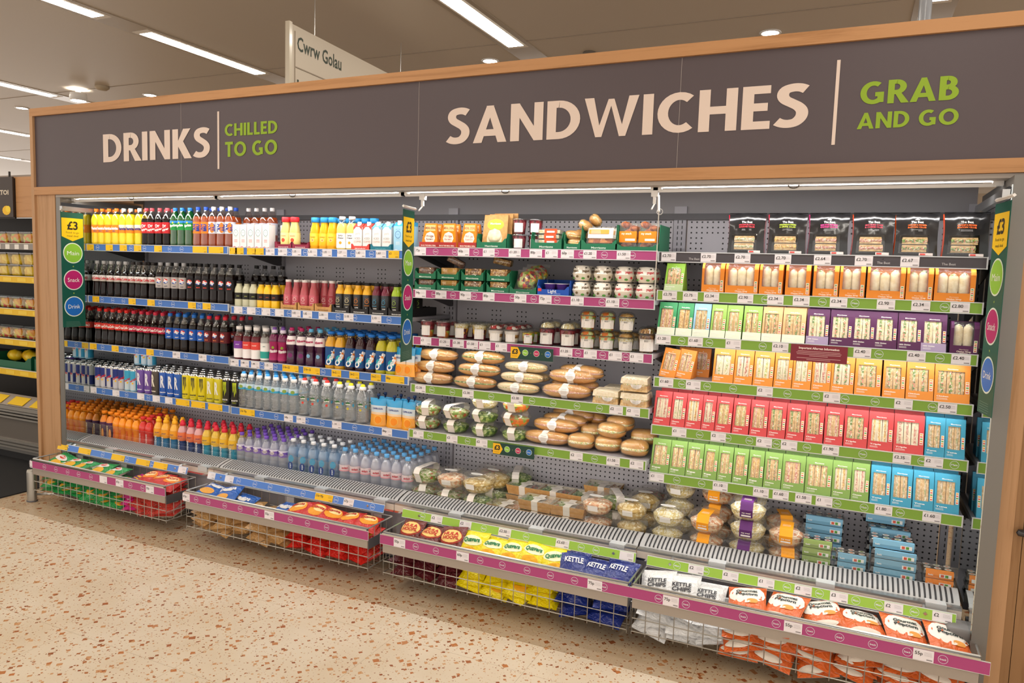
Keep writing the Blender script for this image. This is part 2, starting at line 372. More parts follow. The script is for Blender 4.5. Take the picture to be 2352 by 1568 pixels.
# ---------------------------------------------------------------- product kinds
SODA = [(0, 0), (.72, 0), (.94, .02), (1, .07), (1, .14), (.96, .3), (.97, .36), (.97, .6), (1, .64), (.97, .7), (.8, .79), (.55, .865), (.42, .9), (.40, .93)]
COKE = [(0, 0), (.7, 0), (.93, .02), (1, .08), (.98, .2), (.86, .36), (.88, .42), (1, .47), (1, .6), (.93, .68), (.72, .79), (.5, .87), (.4, .9), (.40, .93)]
JUICE = [(0, 0), (.85, 0), (.97, .02), (1, .06), (1, .62), (.95, .69), (.78, .78), (.62, .83), (.58, .86), (.58, .92)]
WATER = [(0, 0), (.8, 0), (.95, .02), (1, .05), (.96, .1), (1, .13), (.96, .18), (1, .22), (.96, .27), (1, .31), (.97, .35), (.97, .52), (1, .56), (.96, .66), (.78, .77), (.5, .86), (.42, .89), (.40, .93)]
SPORT = [(0, 0), (.8, 0), (.95, .02), (1, .08), (.96, .2), (.84, .36), (.88, .5), (1, .62), (.96, .7), (.76, .78), (.52, .83), (.5, .86)]
def cut(prof, z0, z1):
    out = []
    for (ra, za), (rb, zb) in zip(prof, prof[1:]):
        if zb < z0 or za > z1: continue
        def at(z): return ra if zb == za else ra+(rb-ra)*(z-za)/(zb-za)
        a = max(za, z0); b = min(zb, z1)
        if not out: out.append((at(a), a))
        if b > a or rb != ra: out.append((at(b) if zb > za else rb, b))
    return out
def bottle(name, prof, r, h, body, cap, label=None, fill=.84, neck='clear', decor=None, capr=.43, caph=.085, sport=None, capz=None, extra=None, seg=18):
    sc_ = lambda p: [(a*r, b*h) for a, b in p]
    g = G(); g.lathe(sc_(cut(prof, 0, fill)), body, seg)
    if fill < 1: g.lathe(sc_(cut(prof, fill, 1)), neck, seg)
    parts = [('bottle_body', g)]
    c = G(); z1 = h; z0 = h*(1-caph); cr = capr*r
    if sport:
        c.lathe([(cr*1.05, z0-h*.09), (cr*1.15, z0-h*.085), (cr*1.15, z0-h*.02), (cr*.8, z0)], sport, 14)
        c.lathe([(cr*.8, z0), (cr*.75, z1-h*.02), (cr*.45, z1), (0, z1)], cap, 14)
    else: c.lathe([(cr*.9, z0), (cr, z0+.001), (cr, z1-.0015), (cr*.9, z1), (0, z1)], cap, 14)
    parts.append(('bottle_cap', c))
    if label:
        z0, z1, lm = label; l = G()
        pr = sc_(cut(prof, z0, z1)); l.lathe([(a+.0005, b) for a, b in pr], lm, seg)
        if decor: decor(l, max(a for a, b in pr), (z0+z1)/2*h, (z1-z0)*h)
        parts.append(('bottle_label', l))
    if extra: extra(parts, r, h)
    return Kind(name, 'bottle', parts)
def word(t, cap, m, dz=0, bold=.03, rot=0, width=None, rep=2, du=0):
    def f(l, r, zc, hh):
        for k in range(rep):
            l.text(t, cap, wrap(r, .0012, k*2*PI/rep+(.35 if rep == 2 else 0)), m, u=du, v=zc+dz, bold=bold, rot=rot, width=width)
    return f
def both(*fs):
    def f(l, r, zc, hh):
        for q in fs: q(l, r, zc, hh)
    return f
def band(z0, z1, m):      # band inside the label, fractions of label height
    def f(l, r, zc, hh): l.lathe([(r+.0009, zc+hh*(z0-.5)), (r+.0009, zc+hh*(z1-.5))], m, 18)
    return f
def blob(m, rad, dz=0, du=0, ry=None, rep=2):
    def f(l, r, zc, hh):
        for k in range(rep): l.disc(wrap(r, .001, k*2*PI/rep+(.35 if rep == 2 else 0)), m, du, zc+dz, rad, ry, rings=2)
    return f
def globe(rad, dz=0):
    def f(l, r, zc, hh):
        for k in (0, 1):
            fn = wrap(r, .0011, k*PI+.3); fo = wrap(r, .0016, k*PI+.3)
            l.disc(fn, '#f2f2f2', 0, zc+dz, rad, rings=2)
            up = [(rad*.97*math.cos(a), zc+dz+rad*.97*math.sin(a)) for a in [.15+(PI-.05)*i/10 for i in range(11)]]
            l.polyg(up+[(-.3*rad, zc+dz+.02*rad), (.3*rad, zc+dz+.34*rad)], fo, '#d8302a')
            lo = [(rad*.97*math.cos(a), zc+dz+rad*.97*math.sin(a)) for a in [PI+.35+(PI-.5)*i/10 for i in range(11)]]
            l.polyg(lo+[(.3*rad, zc+dz-.1*rad), (-.3*rad, zc+dz-.42*rad)], fo, '#1f4fa8')
    return f
R5 = .0315
K = {}
K['yellow_o'] = bottle('soda_bottle', SODA, R5, .232, '#f2d01eg', '#f07a1c', (.33, .55, '#f28a1c'), decor=both(word('Fanta', .017, '#ffffff', .004, .05), word('ZERO', .006, '#20408c', -.014)))
K['yellow_w'] = bottle('soda_bottle', SODA, R5, .232, '#f0d522g', '#dfe6ea', (.33, .55, '#f28a1c'), decor=both(band(.55, 1, '#dcd8c4'), word('Fanta', .017, '#3a3f7c', .002, .05)))
K['dr'] = bottle('soda_bottle', SODA, R5, .232, 'cola', '#c4515a', (.33, .62, '#c8262c'), decor=both(word('Dr', .018, '#f4efe8', .012, .03, .2), word('Pepper', .014, '#f4efe8', -.01, .03, .25)), fill=.72)
K['green'] = bottle('soda_bottle', SODA, R5, .232, 'greenpet', '#2f7fd4', (.42, .66, '#1d8f3e'), decor=both(band(.75, 1, '#2a7fc4'), word('Sprite', .014, '#f4f4ea', 0, .05, .15), blob('#e8e23a', .005, .016)), neck='greenpet')
K['irn_b'] = bottle('soda_bottle', SODA, R5, .236, 'amber', '#2450b8', (.33, .62, '#f08420'), decor=both(word('IRN', .02, '#1d3f98', 0, .06, PI/2, du=-.012), word('BRU', .016, '#1d3f98', 0, .06, PI/2, du=.012)), fill=.76)
K['irn_w'] = bottle('soda_bottle', SODA, R5, .236, 'amber', '#e8e8ea', (.33, .62, '#d6dbe4'), decor=both(blob('#f08420', .014, 0, .004, .03), word('IRN', .02, '#1d3f98', 0, .06, PI/2, du=-.012), word('BRU', .016, '#1d3f98', 0, .06, PI/2, du=.012)), fill=.76)
def cokes(lab, txt, cap, t2='#f4f0ec'): return bottle('cola_bottle', COKE, R5, .232, 'cola', cap, (.43, .6, lab), decor=word(txt, .016, t2, 0, .04, .06, width=.058), fill=.68)
K['diet'] = cokes('#cfc9c4', 'Diet Coke', '#b9bcc0', '#cc2a34'); K['diet_k'] = cokes('#cfc9c4', 'Diet Coke', '#2a2628', '#cc2a34')
K['coke'] = cokes('#d83a30', 'Coca-Cola', '#e0302a'); K['coke_c'] = cokes('#c02244', 'Coca-Cola', '#cf2c48')
def pepsis(lab, cap, t='#f2f2f2', sub='pepsi'): return bottle('cola_bottle', SODA, R5, .234, 'cola', cap, (.33, .62, lab), decor=both(globe(.0155, .009), word(sub, .007, t, -.021, .03)), fill=.74)
K['pep_d'] = pepsis('#b9b2b0', '#a9abb0', '#5a5a66'); K['pep_m'] = pepsis('#17151a', '#1c1b1e', '#e04a34', 'MAX'); K['pep_b'] = pepsis('#1c5cba', '#2a78d6'); K['pep_c'] = pepsis('#5c141e', '#d82c44', '#e07848', 'MAX')
K['luco_o'] = bottle('energy_drink_bottle', SPORT, .030, .215, '#fb9a14g', '#f58a14', (.1, .6, '#f08a1a'), decor=word('LUCOZADE', .012, '#e8541e', -.01, .04, PI/2, rep=3), capr=.62, caph=.085, fill=1)
K['luco_d'] = bottle('energy_drink_bottle', SPORT, .030, .215, '#f08c24g', '#f58a14', (.1, .66, '#5a2f52'), decor=both(blob('#f0a050', .008, -.02, .008, .04), word('LUCOZADE', .011, '#ffd8a0', 0, .04, PI/2, rep=3)), capr=.62, caph=.085, fill=1)
K['luco_r'] = bottle('energy_drink_bottle', SPORT, .030, .215, '#d8342cg', '#d8302e', (.1, .6, '#dc3a30'), decor=word('LUCOZADE', .012, '#f4d8d0', -.01, .04, PI/2, rep=3), capr=.62, caph=.085, fill=1)
def sportb(body, cap, l1, l2): return bottle('sports_drink_bottle', SPORT, .031, .232, body, cap, (.08, .68, l2), decor=both(band(.62, 1, l1), word('LUCOZADE', .012, '#f4f4f4', -.02, .04, PI/2, rep=3), word('SPORT', .007, '#203a78', .045, .02), band(.0, .12, '#e8b022')), capr=.5, caph=.06, sport=cap, fill=1)
K['sp_y'] = sportb('#f2b03cg', '#f6b01e', '#f4a62a', '#2a78a8'); K['sp_p'] = sportb('#d8a0a0g', '#d8283c', '#e87a4c', '#23407e'); K['sp_b'] = sportb('#e0b840g', '#d8283c', '#eebb30', '#2396b4')
def juices(body, lab, cap, txt, tcol, h=.165, r=.028, lz=(.3, .55), extra=None): return bottle('juice_bottle', JUICE, r, h, body, cap, (lz[0], lz[1], lab), decor=txt, capr=.62, caph=.1, fill=1, extra=extra)
K['jc_clear'] = juices('#c9c8aag', '#1f1f1c', '#232324', word('juice', .006, '#b8c070', 0, .02), 0, .15, .0265)
K['jc_yel'] = juices('#f6c612g', '#2a1c18', '#232324', both(word('juice', .006, '#c86a3a', 0, .02)), 0, .15, .0265)
def innocent(c, s=1.0):
    def f(l, r, zc, hh):
        for k in (0, PI):
            fn = wrap(r, .0014, k+.2); zz = zc+hh*.1
            l.ring(fn, c, 0, zz, .0095*s, .0016*s, 14); l.disc(fn, c, -.003*s, zz+.001, .0011*s, seg=6); l.disc(fn, c, .003*s, zz+.001, .0011*s, seg=6)
            l.ring(fn, c, .001, zz+.0135*s, .0075*s, .0013*s, 12, ry=.0028*s)
            l.text('innocent', .0045*s, fn, c, 0, zz-.018*s, bold=.02)
    return f
PINKP = [(0, 0), (.85, 0), (.97, .02), (1, .06), (.98, .5), (.8, .68), (.6, .8), (.58, .92)]
K['pink'] = bottle('smoothie_bottle', PINKP, .0275, .168, '#b5515ag', '#f0ecec', (.12, .5, '#b24a55'), decor=innocent('#f2e4e0'), capr=.62, caph=.085, fill=1)
def supers(c, c2): return bottle('smoothie_bottle', JUICE, .0275, .165, c+'g', '#1f1e1f', (.08, .62, '#201e1e'), decor=both(innocent(c2, 1.15), word('SUPER', .005, '#eeeeee', -.026)), capr=.6, caph=.085, fill=1)
K['su_y'] = supers('#f0b82c', '#efe0b0'); K['su_o'] = supers('#f2b41c', '#e88828'); K['su_p'] = supers('#6a1832', '#3f9cc4'); K['su_g'] = supers('#9cb828', '#9cc048')
ABEL = [(0, 0), (.9, 0), (1, .03), (1, .5), (.86, .66), (.66, .78), (.66, .92)]
K['apple'] = bottle('juice_bottle', ABEL, .031, .175, '#e0cc7cg', '#e8323a', (.12, .5, '#e2cf84'), decor=both(blob('#e05038', .011, -.008), word('innocent', .006, '#d05040', .016)), capr=.8, caph=.16, fill=1)
K['orange'] = bottle('juice_bottle', ABEL, .031, .175, '#f6b40eg', '#2f96d8', (.12, .5, '#f6b614'), decor=both(blob('#f8d890', .009, -.004), blob('#f09018', .006, -.004), word('innocent', .006, '#b0861a', .014)), capr=.8, caph=.16, fill=1)
K['juicy'] = bottle('juice_bottle', JUICE, .031, .18, '#ecd070g', '#f0eeec', (.06, .5, '#f3f0ea'), decor=both(word('Juicy', .009, '#3c3a3a', .028, .02), word('Water', .009, '#3c3a3a', .014, .02), blob('#f2b040', .008, -.012)), capr=.58, caph=.1, fill=.8)
K['vit_p'] = bottle('flavoured_water_bottle', JUICE, .0325, .195, 'crimson_drink', '#eceaea', (.06, .56, '#e6e0de'), decor=both(band(.55, 1, '#7c3aa4'), word('power', .006, '#e8d8f4', .03)), capr=.6, caph=.1, fill=.72)
K['vit_r'] = bottle('flavoured_water_bottle', JUICE, .0325, .195, 'crimson_drink', '#eceaea', (.06, .56, '#e6e0de'), decor=both(band(.55, 1, '#e04840'), word('essential', .006, '#fce8e0', .03)), capr=.6, caph=.1, fill=.72)
K['vit_c'] = bottle('flavoured_water_bottle', JUICE, .0325, .195, 'milky', '#f0eeee', (.06, .56, '#e4e6e2'), decor=both(band(.1, .5, '#2aa49a'), word('zero', .006, '#3a6a66', .03)), capr=.6, caph=.1, fill=.72)
K['vimto'] = bottle('juice_drink_bottle', SPORT, .031, .205, '#6a1848g', '#7a52a8', (.08, .6, '#a0205c'), decor=both(blob('#8a9a30', .008, .02), word('Vimto', .017, '#f4eef0', 0, .05, .12, width=.048)), capr=.5, caph=.07, sport='#e0d8ec', fill=.8)
def rib(cap): return bottle('juice_drink_bottle', COKE, .031, .21, '#3c1238g', cap, (.55, .78, '#ece4e6'), decor=both(word('Ribena', .013, '#b02858', 0, .04, .1, width=.05)), capr=.43, fill=.8, extra=lambda P, r, h: P[0][1].disc(wrap(r, .0012, .3), '#7a2a6a', 0, .055, .014, rings=2) if cap[1] == 'b' else P[0][1].disc(wrap(r, .0012, .3), '#7fb4d8', 0, .06, .011, rings=2))
K['rib_p'] = rib('#b82a68'); K['rib_b'] = rib('#62b4e2')
def oasis(body): return bottle('juice_drink_bottle', JUICE, .0335, .205, body, '#1e74d2', (.1, .6, '#1b4f8c'), decor=both(blob('#22a0b4', .018, -.012, -.004, .02), blob('#f0883a', .009, .006, .015, .02), word('Oasis', .026, '#f8f8f8', -.004, .045, 1.12, width=.098)), capr=.62, caph=.075, fill=.86)
K['oa_o'] = oasis('#d8a024g'); K['oa_k'] = oasis('#2c0c14g'); K['oa_y'] = oasis('#b8b020g')
K['w_sport'] = bottle('water_bottle', WATER, .031, .215, 'water_clear', '#3f9fe6', (.52, .68, '#c4dcea'), decor=both(band(0, .35, '#3fa6cc'), blob('#8ea84a', .012, 0, 0, .01)), capr=.5, caph=.06, sport='#f2f2f0')
def volv(cap, c): return bottle('water_bottle', WATER, .037, .215, 'water_clear', cap, (.3, .56, 'clear'), decor=both(blob('#2c6a2c', .013, .012, 0, .01), word('volvic', .009, '#f4f4f0', .01, .04), blob(c, .007, -.014), blob('#4aa0c8', .006, .004, .03, .009)), capr=.45, caph=.06, sport='#f4f4f2')
K['vo_r'] = volv('#e0372c', '#d8483c'); K['vo_y'] = volv('#ece01e', '#c8b832')
K['w_purple'] = bottle('water_bottle', WATER, .031, .215, 'water', '#7a52c0', (.5, .68, '#7c5cb8'), decor=both(band(.78, 1, '#e4e0ee'), blob('#ece4ec', .015, .0, 0, .011), word('HIGHLAND', .0045, '#7a4a4a', .003), word('SPRING', .0045, '#7a4a4a', -.005)), fill=.85)
K['w_smart'] = bottle('water_bottle', JUICE, .0325, .225, 'water_blue', '#eef0f2', (.1, .6, 'clear'), decor=both(blob('#1c3f8c', .016, -.006, 0, .024), word('smart', .009, '#dfe8f4', -.006, .04, PI/2), blob('#3aa0cc', .017, .035, .004, .02)), capr=.44, caph=.075, fill=.8)
K['w_pink'] = bottle('water_bottle', WATER, .0325, .22, 'water', '#69b2ec', (.42, .58, '#ecd6dc'), decor=both(word('evian', .012, '#c84a5c', .002, .05), band(0, .18, '#f0a0ac'), blob('#3a4a74', .003, 0, .03)), fill=.86)

def can(h, r, body, decor):
    g = G(); g.lathe([(r*.78, .0), (r*.88, .003), (r, .009), (r, h-.012)], body, 18)
    t = G(); t.lathe([(r, h-.012), (r*.86, h-.003), (r*.84, h), (r*.80, h-.003), (0, h-.0035)], 'chrome', 18)
    t.ring(lambda u, v: (u, v, h-.0025), 'steel', 0, 0, r*.3, r*.1, 8)
    decor(g, r, h)
    return Kind('drink_can', 'can', [('can_body', g), ('can_top', t)])
def bulls(c1, c2):
    def d(g, r, h):
        for k in range(4):
            f = wrap(r, .0006, k*PI/2+.2); w_ = r*PI/4*.98
            g.rect(f, c1 if k % 2 else c2, -w_, w_, .012, h*.5, 4); g.rect(f, c2 if k % 2 else c1, -w_, w_, h*.5, h-.014, 4)
        for k in range(2):
            f = wrap(r, .0014, k*PI+.35); g.text('Red Bull', .011, f, '#d8282c', 0, h*.52, bold=.04, rot=.5, width=.045); g.disc(f, '#eebb2c', 0, h*.38, .006)
    return d
def bigmark(t, col, col2, sub, ht=.07):
    def d(g, r, h):
        for k in range(3):
            f = wrap(r, .0012, k*2*PI/3+.25); g.text(t, ht, f, col, 0, h*.58, bold=.05, width=.026); g.text(sub, .008, f, col2, 0, h*.16, bold=.04, width=.036)
    return d
K['c_bull'] = can(.148, .0275, '#c8c8ce', bulls('#20307c', '#c6c6cc')); K['c_bull_l'] = can(.148, .0275, '#9cc8dc', bulls('#3aa4cc', '#c4d4dc'))
K['c_pur'] = can(.162, .0325, '#7050a8g', bigmark('R', '#e6e2ee', '#e6e2ee', 'Relentless')); K['c_sil'] = can(.162, .0325, '#4a443eg', bigmark('R', '#e8e0d0', '#e8e0d0', 'Relentless')); K['c_blu'] = can(.162, .0325, '#1c5cbcg', bigmark('R', '#e4e8f0', '#e4e8f0', 'Relentless'))
def claws(c):
    def d(g, r, h):
        for k in range(3):
            f = wrap(r, .0012, k*2*PI/3+.25)
            for u, b in ((-.008, .66), (0, .5), (.008, .6)):
                g.polyg([(u-.0035, h*.86), (u+.0035, h*.86), (u+.0018, h*.7), (u+.0035, h*(b+.06)-.02), (u, h*b-.028), (u-.0015, h*.6)], f, c)
            g.text('MONSTER', .008, f, '#e8e8e0' if c[1] != '3' else '#3a3a30', 0, h*.2, bold=.04, width=.04); g.text('ENERGY', .005, f, c, 0, h*.12, width=.024)
    return d
K['c_ym'] = can(.162, .0325, '#e8d81cg', claws('#3c3c34')); K['c_yr'] = can(.162, .0325, '#dcd02ag', bigmark('R', '#e8e8e0', '#5c5a34', 'Relentless')); K['c_bm'] = can(.162, .0325, '#121314g', claws('#c8d820'))

def carton(w_, h, roof, body, dec, spout='#f4f4f4'):
    g = G(); a = w_/2; z = h*.86
    sl = .1 if spout else .85; z = h*.86 if spout else h*.97
    g.box(-a, a, -a, a, 0, z, body)
    g.hexa([(-a, -a, z), (a, -a, z), (a, a, z), (-a, a, z)], [(-a, -a*sl, h), (a, -a*sl, h), (a, a, h), (-a, a, h)], roof)
    dec(g, a, z); c = G()
    if spout: c.lathe([(.011, z+.004), (.011, h+.008), (0, h+.008)], spout, 12, c=(0, -a*.35))
    return Kind('drink_carton', 'carton', [('carton_body', g)]+([('screw_cap', c)] if spout else []))
def coco(c, c2):
    def d(g, a, z):
        f = front(-a); zz = z*.66
        g.ring(f, c, 0, zz, .017, .002, 18, ry=.019); g.disc(f, c, -.005, zz+.002, .0017, seg=6); g.disc(f, c, .004, zz+.002, .0017, seg=6); g.ring(f, c, 0, zz+.026, .012, .0017, 12, ry=.0035)
        g.text('innocent', .004, f, '#7c8c8c', 0, zz-.022); g.lines(f, c2, 0, z*.36, .026, 3, .006, .002); g.polyg([(-a, 0), (a, 0), (a, .008), (a*.3, .004), (-a*.4, .01), (-a, .005)], f, c2)
    return d
K['coco'] = carton(.050, .135, '#f0d8d8', '#f1eeee', coco('#2f8f80', '#d86a6a'), None); K['coco_b'] = carton(.052, .15, '#3aa0d8', '#9fd0ea', coco('#1c4fa4', '#e8f0f4'))
def iced(c):
    def d(g, a, z):
        f = front(-a); g.text('ICED', .010, f, '#8c7c74', 0, z*.5, width=.034); g.text('COFFEE', .010, f, '#b07c5c', 0, z*.36, width=.044); g.text('jimmy', .012, f, '#b8b4b0', 0, z*.72, rot=.15, width=.03)
        g.polyg([(-a, z), (-a*.4, z), (-a, z*.86)], f, c); g.polyg([(a, z), (a*.4, z), (a, z*.86)], f, c)
    return d
K['iced_r'] = carton(.054, .14, '#d8483e', '#eeebe8', iced('#d8483e')); K['iced_b'] = carton(.054, .14, '#6cb8d8', '#eeebe8', iced('#6cb8d8'))
def pouch():
    g = G(); W = .05; H = .15; n = 8; m = 6
    fr = lambda u, v, s: (u*W*(1-.12*math.sin(v*PI)), s*(.022*(1-v)**.6*(1-u*u)*(1.0)+.001), v*H)
    for s in (-1, 1):
        for a, b, mm in ((0, .42, '#f0a01eg'), (.42, .5, '#e8c8a0g'), (.5, .74, '#c8d4dcg'), (.74, 1, '#2c9cd4g')):
            pts = [(-1+2*i/n, a+(b-a)*j/3) for j in range(4) for i in range(n+1)]
            fs = [(j*(n+1)+i, j*(n+1)+i+1, (j+1)*(n+1)+i+1, (j+1)*(n+1)+i) for j in range(3) for i in range(n)]
            g.add([fr(u, v, s) for u, v in pts], fs, mm, True)
    f = lambda u, v: (u, fr(u/W, v/H, -1)[1]-.001, v)
    g.disc(f, '#f8c050', .008, .035, .024, rings=2); g.disc(lambda u, v: (f(u, v)[0], f(u, v)[1]-.0006, v), '#f08c14', .008, .035, .020, rings=2); g.text('CAPRI-SUN', .009, f, '#44508c', 0, .095, bold=.03, width=.06)
    c = G(); c.lathe([(.005, H-.005), (.005, H+.01), (.009, H+.01), (.009, H+.024), (0, H+.024)], '#16305c', 10)
    return Kind('drink_pouch', 'pouch', [('pouch_body', g), ('spout_cap', c)])
K['pouch'] = pouch()

def tray(w_, d, h, col, lip=.6, text=None, tcol='#f2f2ee', side=None):
    """open display box with a cut down front"""
    g = G(); t = .002; s = side or col
    g.box(-w_/2, w_/2, 0, d, 0, t, s); g.box(-w_/2, w_/2, d-t, d, t, h, s)
    for q in (-1, 1):
        x = q*w_/2; f = [(x, 0, 0), (x, 0, h*lip*1.25), (x, .012, h), (x, d, h), (x, d, 0)]
        g.add(f+[(p[0]-q*t, p[1], p[2]) for p in f], [(0, 1, 2, 3, 4), (9, 8, 7, 6, 5)]+[(i, i+5, (i+1) % 5+5, (i+1) % 5) for i in range(5)], col)
    a = w_/2; fp = [(-a, 0), (a, 0), (a, h*lip*1.25), (a*.86, h*lip*1.2), (a*.7, h*lip*.8), (-a*.7, h*lip*.8), (-a*.86, h*lip*1.2), (-a, h*lip*1.25)]
    g.add([(p, 0, q) for p, q in fp]+[(p, t, q) for p, q in fp], [tuple(range(8)), tuple(range(15, 7, -1))]+[(i, i+8, (i+1) % 8+8, (i+1) % 8) for i in range(8)], col)
    if text: g.text(text, min(h*lip*.22, .011), front(0), tcol, 0, h*lip*.35, bold=.02, width=min(w_*.6, .07))
    return g

def pillow(name, cat, w_, l, t, col, dec=None, back=None, foil='#d0d0d2g', seed=0):
    """crisp packet lying flat: centre at origin, length along Y"""
    g = G(); n = 9; m = 11; rr = random.Random(seed); bumps = [[rr.uniform(-.12, .12) for _ in range(n+1)] for _ in range(m+1)]
    def hz(u, v):
        e = max(0, 1-abs(u)**2.6)*max(0, 1-(abs(v)/.9)**3) if abs(v) < .9 else 0
        i = min(n-1, max(0, int((u+1)/2*n))); j = min(m-1, max(0, int((v+1)/2*m))); fu = (u+1)/2*n-i; fv = (v+1)/2*m-j
        b = (bumps[j][i]*(1-fu)+bumps[j][i+1]*fu)*(1-fv)+(bumps[j+1][i]*(1-fu)+bumps[j+1][i+1]*fu)*fv
        return t/2*(e**.55)*(1+b)+.0006
    us = [-1+2*i/n for i in range(n+1)]; vs_ = [-1, -.9]+[-.9+1.8*(j+1)/(m-1) for j in range(m-2)]+[.9, 1]
    vs_ = sorted(set(round(q, 5) for q in vs_)); k = len(vs_)
    wx = lambda u, v: u*w_/2*(1-.05*(1-v*v))
    for s, mm in ((1, col), (-1, back or col)):
        pts = [(wx(u, v), v*l/2, s*hz(u, v)) for v in vs_ for u in us]
        fs = [(j*(n+1)+i, j*(n+1)+i+1, (j+1)*(n+1)+i+1, (j+1)*(n+1)+i) for j in range(k-1) for i in range(n)]
        g.add(pts, fs if s > 0 else [q[::-1] for q in fs], mm, True)
    fn = lambda e: (lambda x, y: (x, y, hz(max(-1, min(1, x/(w_/2*(1-.05*(1-(2*y/l)**2))))), max(-1, min(1, 2*y/l)))+e))
    if dec: dec(g, fn, w_, l)
    return Kind(name, cat, [('packet_body', g)])
def pk(body, patches, txt, tcol, cap=.022, rot=0, tw=.1, ty=.02):
    def d(g, fn, w_, l):
        for i, (c, u, v, a, b) in enumerate(patches): g.disc(fn(.0012+.0007*i), c, u*w_, v*l, a*w_, b*l, 16, rings=4)
        if txt:
            ts = txt.split('|')
            for i, q in enumerate(ts): g.text(q, cap, fn(.0035), tcol, 0, ty+.5*cap*(len(ts)-1)-i*cap*1.25, bold=.035, rot=rot, width=tw*.92)
    return d
K['cr_green'] = pillow('crisp_packet', 'crisp packet', .13, .17, .045, '#1f9a4af', pk('', [('#f0b83a', .1, -.2, .3, .2), ('#e8e4dc', 0, .12, .36, .14), ('#d8382c', .05, .16, .16, .08)], 'Walkers', '#f4f0ea', .012, .1, .05, .03), back='#c9cac8f', seed=1)
K['cr_pink'] = pillow('crisp_packet', 'crisp packet', .12, .16, .045, '#d82a8cf', pk('', [('#f2c030', .0, .1, .3, .2), ('#f4f0ec', -.1, -.2, .2, .12)], 'Monster|Munch', '#6a1c7c', .014, .05, .07), seed=2)
K['cr_red'] = pillow('crisp_packet', 'crisp packet', .13, .17, .05, '#cc2422f', pk('', [('#f08a2c', .05, .05, .4, .22), ('#f6d8a0', .05, .08, .3, .16)], "McCoy's", '#c02020', .02, .15, .08), seed=3)
K['cr_redw'] = pillow('crisp_packet', 'crisp packet', .13, .17, .05, '#c8382cf', pk('', [('#ece6e0', 0, -.1, .4, .2)], 'McCOYS', '#8c1c1c', .016, 0, .07), back='#d9d5d2f', seed=4)
K['cr_blue'] = pillow('crisp_packet', 'crisp packet', .14, .18, .05, '#1c5fb8f', pk('', [('#e8a84a', -.1, -.22, .3, .16), ('#f0ece4', 0, .1, .2, .06)], 'Doritos', '#f4f4f4', .028, .12, .1, .03), back='kraft', seed=5)
K['cr_dor'] = pillow('crisp_packet', 'crisp packet', .13, .17, .05, '#d02a20f', pk('', [('#f0a02c', .06, .02, .36, .3), ('#f4dc9a', .08, .1, .26, .16)], 'Discos', '#b82418', .022, .15, .08, .02), seed=6)
K['cr_hula'] = pillow('crisp_packet', 'crisp packet', .13, .16, .05, '#6a1f1cf', pk('', [('#a8321c', 0, .08, .44, .26), ('#f2cc7a', 0, .1, .4, .22)], 'HULA|HOOPS', '#c0282c', .017, 0, .085, .02), seed=7)
K['cr_quav'] = pillow('crisp_packet', 'crisp packet', .135, .17, .055, '#f2df14f', pk('', [('#eef2c8', 0, .1, .38, .16), ('#f0b01e', .08, -.24, .3, .14)], 'Quavers', '#1f7a4a', .022, .12, .09, .02), seed=8)
K['cr_kett'] = pillow('crisp_packet', 'crisp packet', .15, .18, .055, '#1d2f80f', pk('', [('#5a2a8c', .05, -.2, .16, .05)], 'KETTLE', '#e8e8ee', .026, 0, .09, .03), back='#22306cf', seed=9)
K['cr_white'] = pillow('crisp_packet', 'crisp packet', .15, .18, .05, '#e4e6e8f', pk('', [], 'KETTLE|CHIPS', '#3c3c42', .017, 0, .085, .02), seed=10)
K['cr_org'] = pillow('popcorn_packet', 'popcorn packet', .15, .19, .05, '#e06a2cf', pk('', [('#f0ece4', 0, .15, .46, .3), ('#e8a050', .15, -.08, .14, .08), ('#e8e0d4', -.1, -.36, .36, .08)], 'Gourmet|Popcorn', '#1c2a2c', .015, 0, .09, .035), back='#e8e4def', seed=11)
K['cr_tan'] = pillow('crisp_packet', 'crisp packet', .14, .18, .045, '#c49a64f', None, seed=12)
K['cr_maroon'] = pillow('crisp_packet', 'crisp packet', .13, .16, .045, '#5c1c22f', pk('', [('#3a4a8c', -.2, .2, .16, .1), ('#c88a2c', .2, -.2, .16, .08)], 'HULA', '#b8a8a8', .014, .2, .05), seed=13)

# ---------------------------------------------------------------- chilled food kinds
TH = math.radians(17)
def slant(u, v, d=0.0):      # pack front plane; d = depth behind it
    return (u, v*math.sin(TH)+d*math.cos(TH), v*math.cos(TH)-d*math.sin(TH))
def star(g, fn, u, v, s, m):
    g.polyg([(u+s*(1 if i % 2 == 0 else .4)*math.sin(i*PI/4-PI/2)*1.2, v+abs(s*(1 if i % 2 == 0 else .4)*math.cos(i*PI/4-PI/2))) for i in range(9)], fn, m)
def sandwich(g, x0, x1, v0, v1, d0, d1, bread, fill, rr, bite=None):
    """one half sandwich on edge: bread, filling, bread"""
    w_ = x1-x0; a = w_*.345
    def slab(p, q, dd0, dd1, m, e=0):
        g.hexa([slant(p, v0, dd0), slant(q, v0, dd0), slant(q, v0, dd1), slant(p, v0, dd1)], [slant(p+e, v1, dd0), slant(q+e, v1, dd0), slant(q+e, v1, dd1), slant(p+e, v1, dd1)], m)
    e = rr.uniform(-.002, .002)
    slab(x0, x0+a, d0, d1, bread, e); slab(x1-a, x1, d0, d1, bread, e)
    g2 = G(); n = 9; pts = []
    for j in range(n+1):
        v = v0+(v1-v0)*j/n; q = e*j/n
        pts += [slant(x0+a*.9+q-rr.uniform(0, .0015), v, d0+rr.uniform(-.0015, .004)), slant((x0+x1)/2+q, v, d0+rr.uniform(-.003, .001)), slant(x1-a*.9+q+rr.uniform(0, .0015), v, d0+rr.uniform(-.0015, .004))]
    fs = []
    for j in range(n):
        for i in range(2): fs.append((j*3+i, j*3+i+1, j*3+i+4, j*3+i+3))
    g2.add(pts, fs, fill); return g2
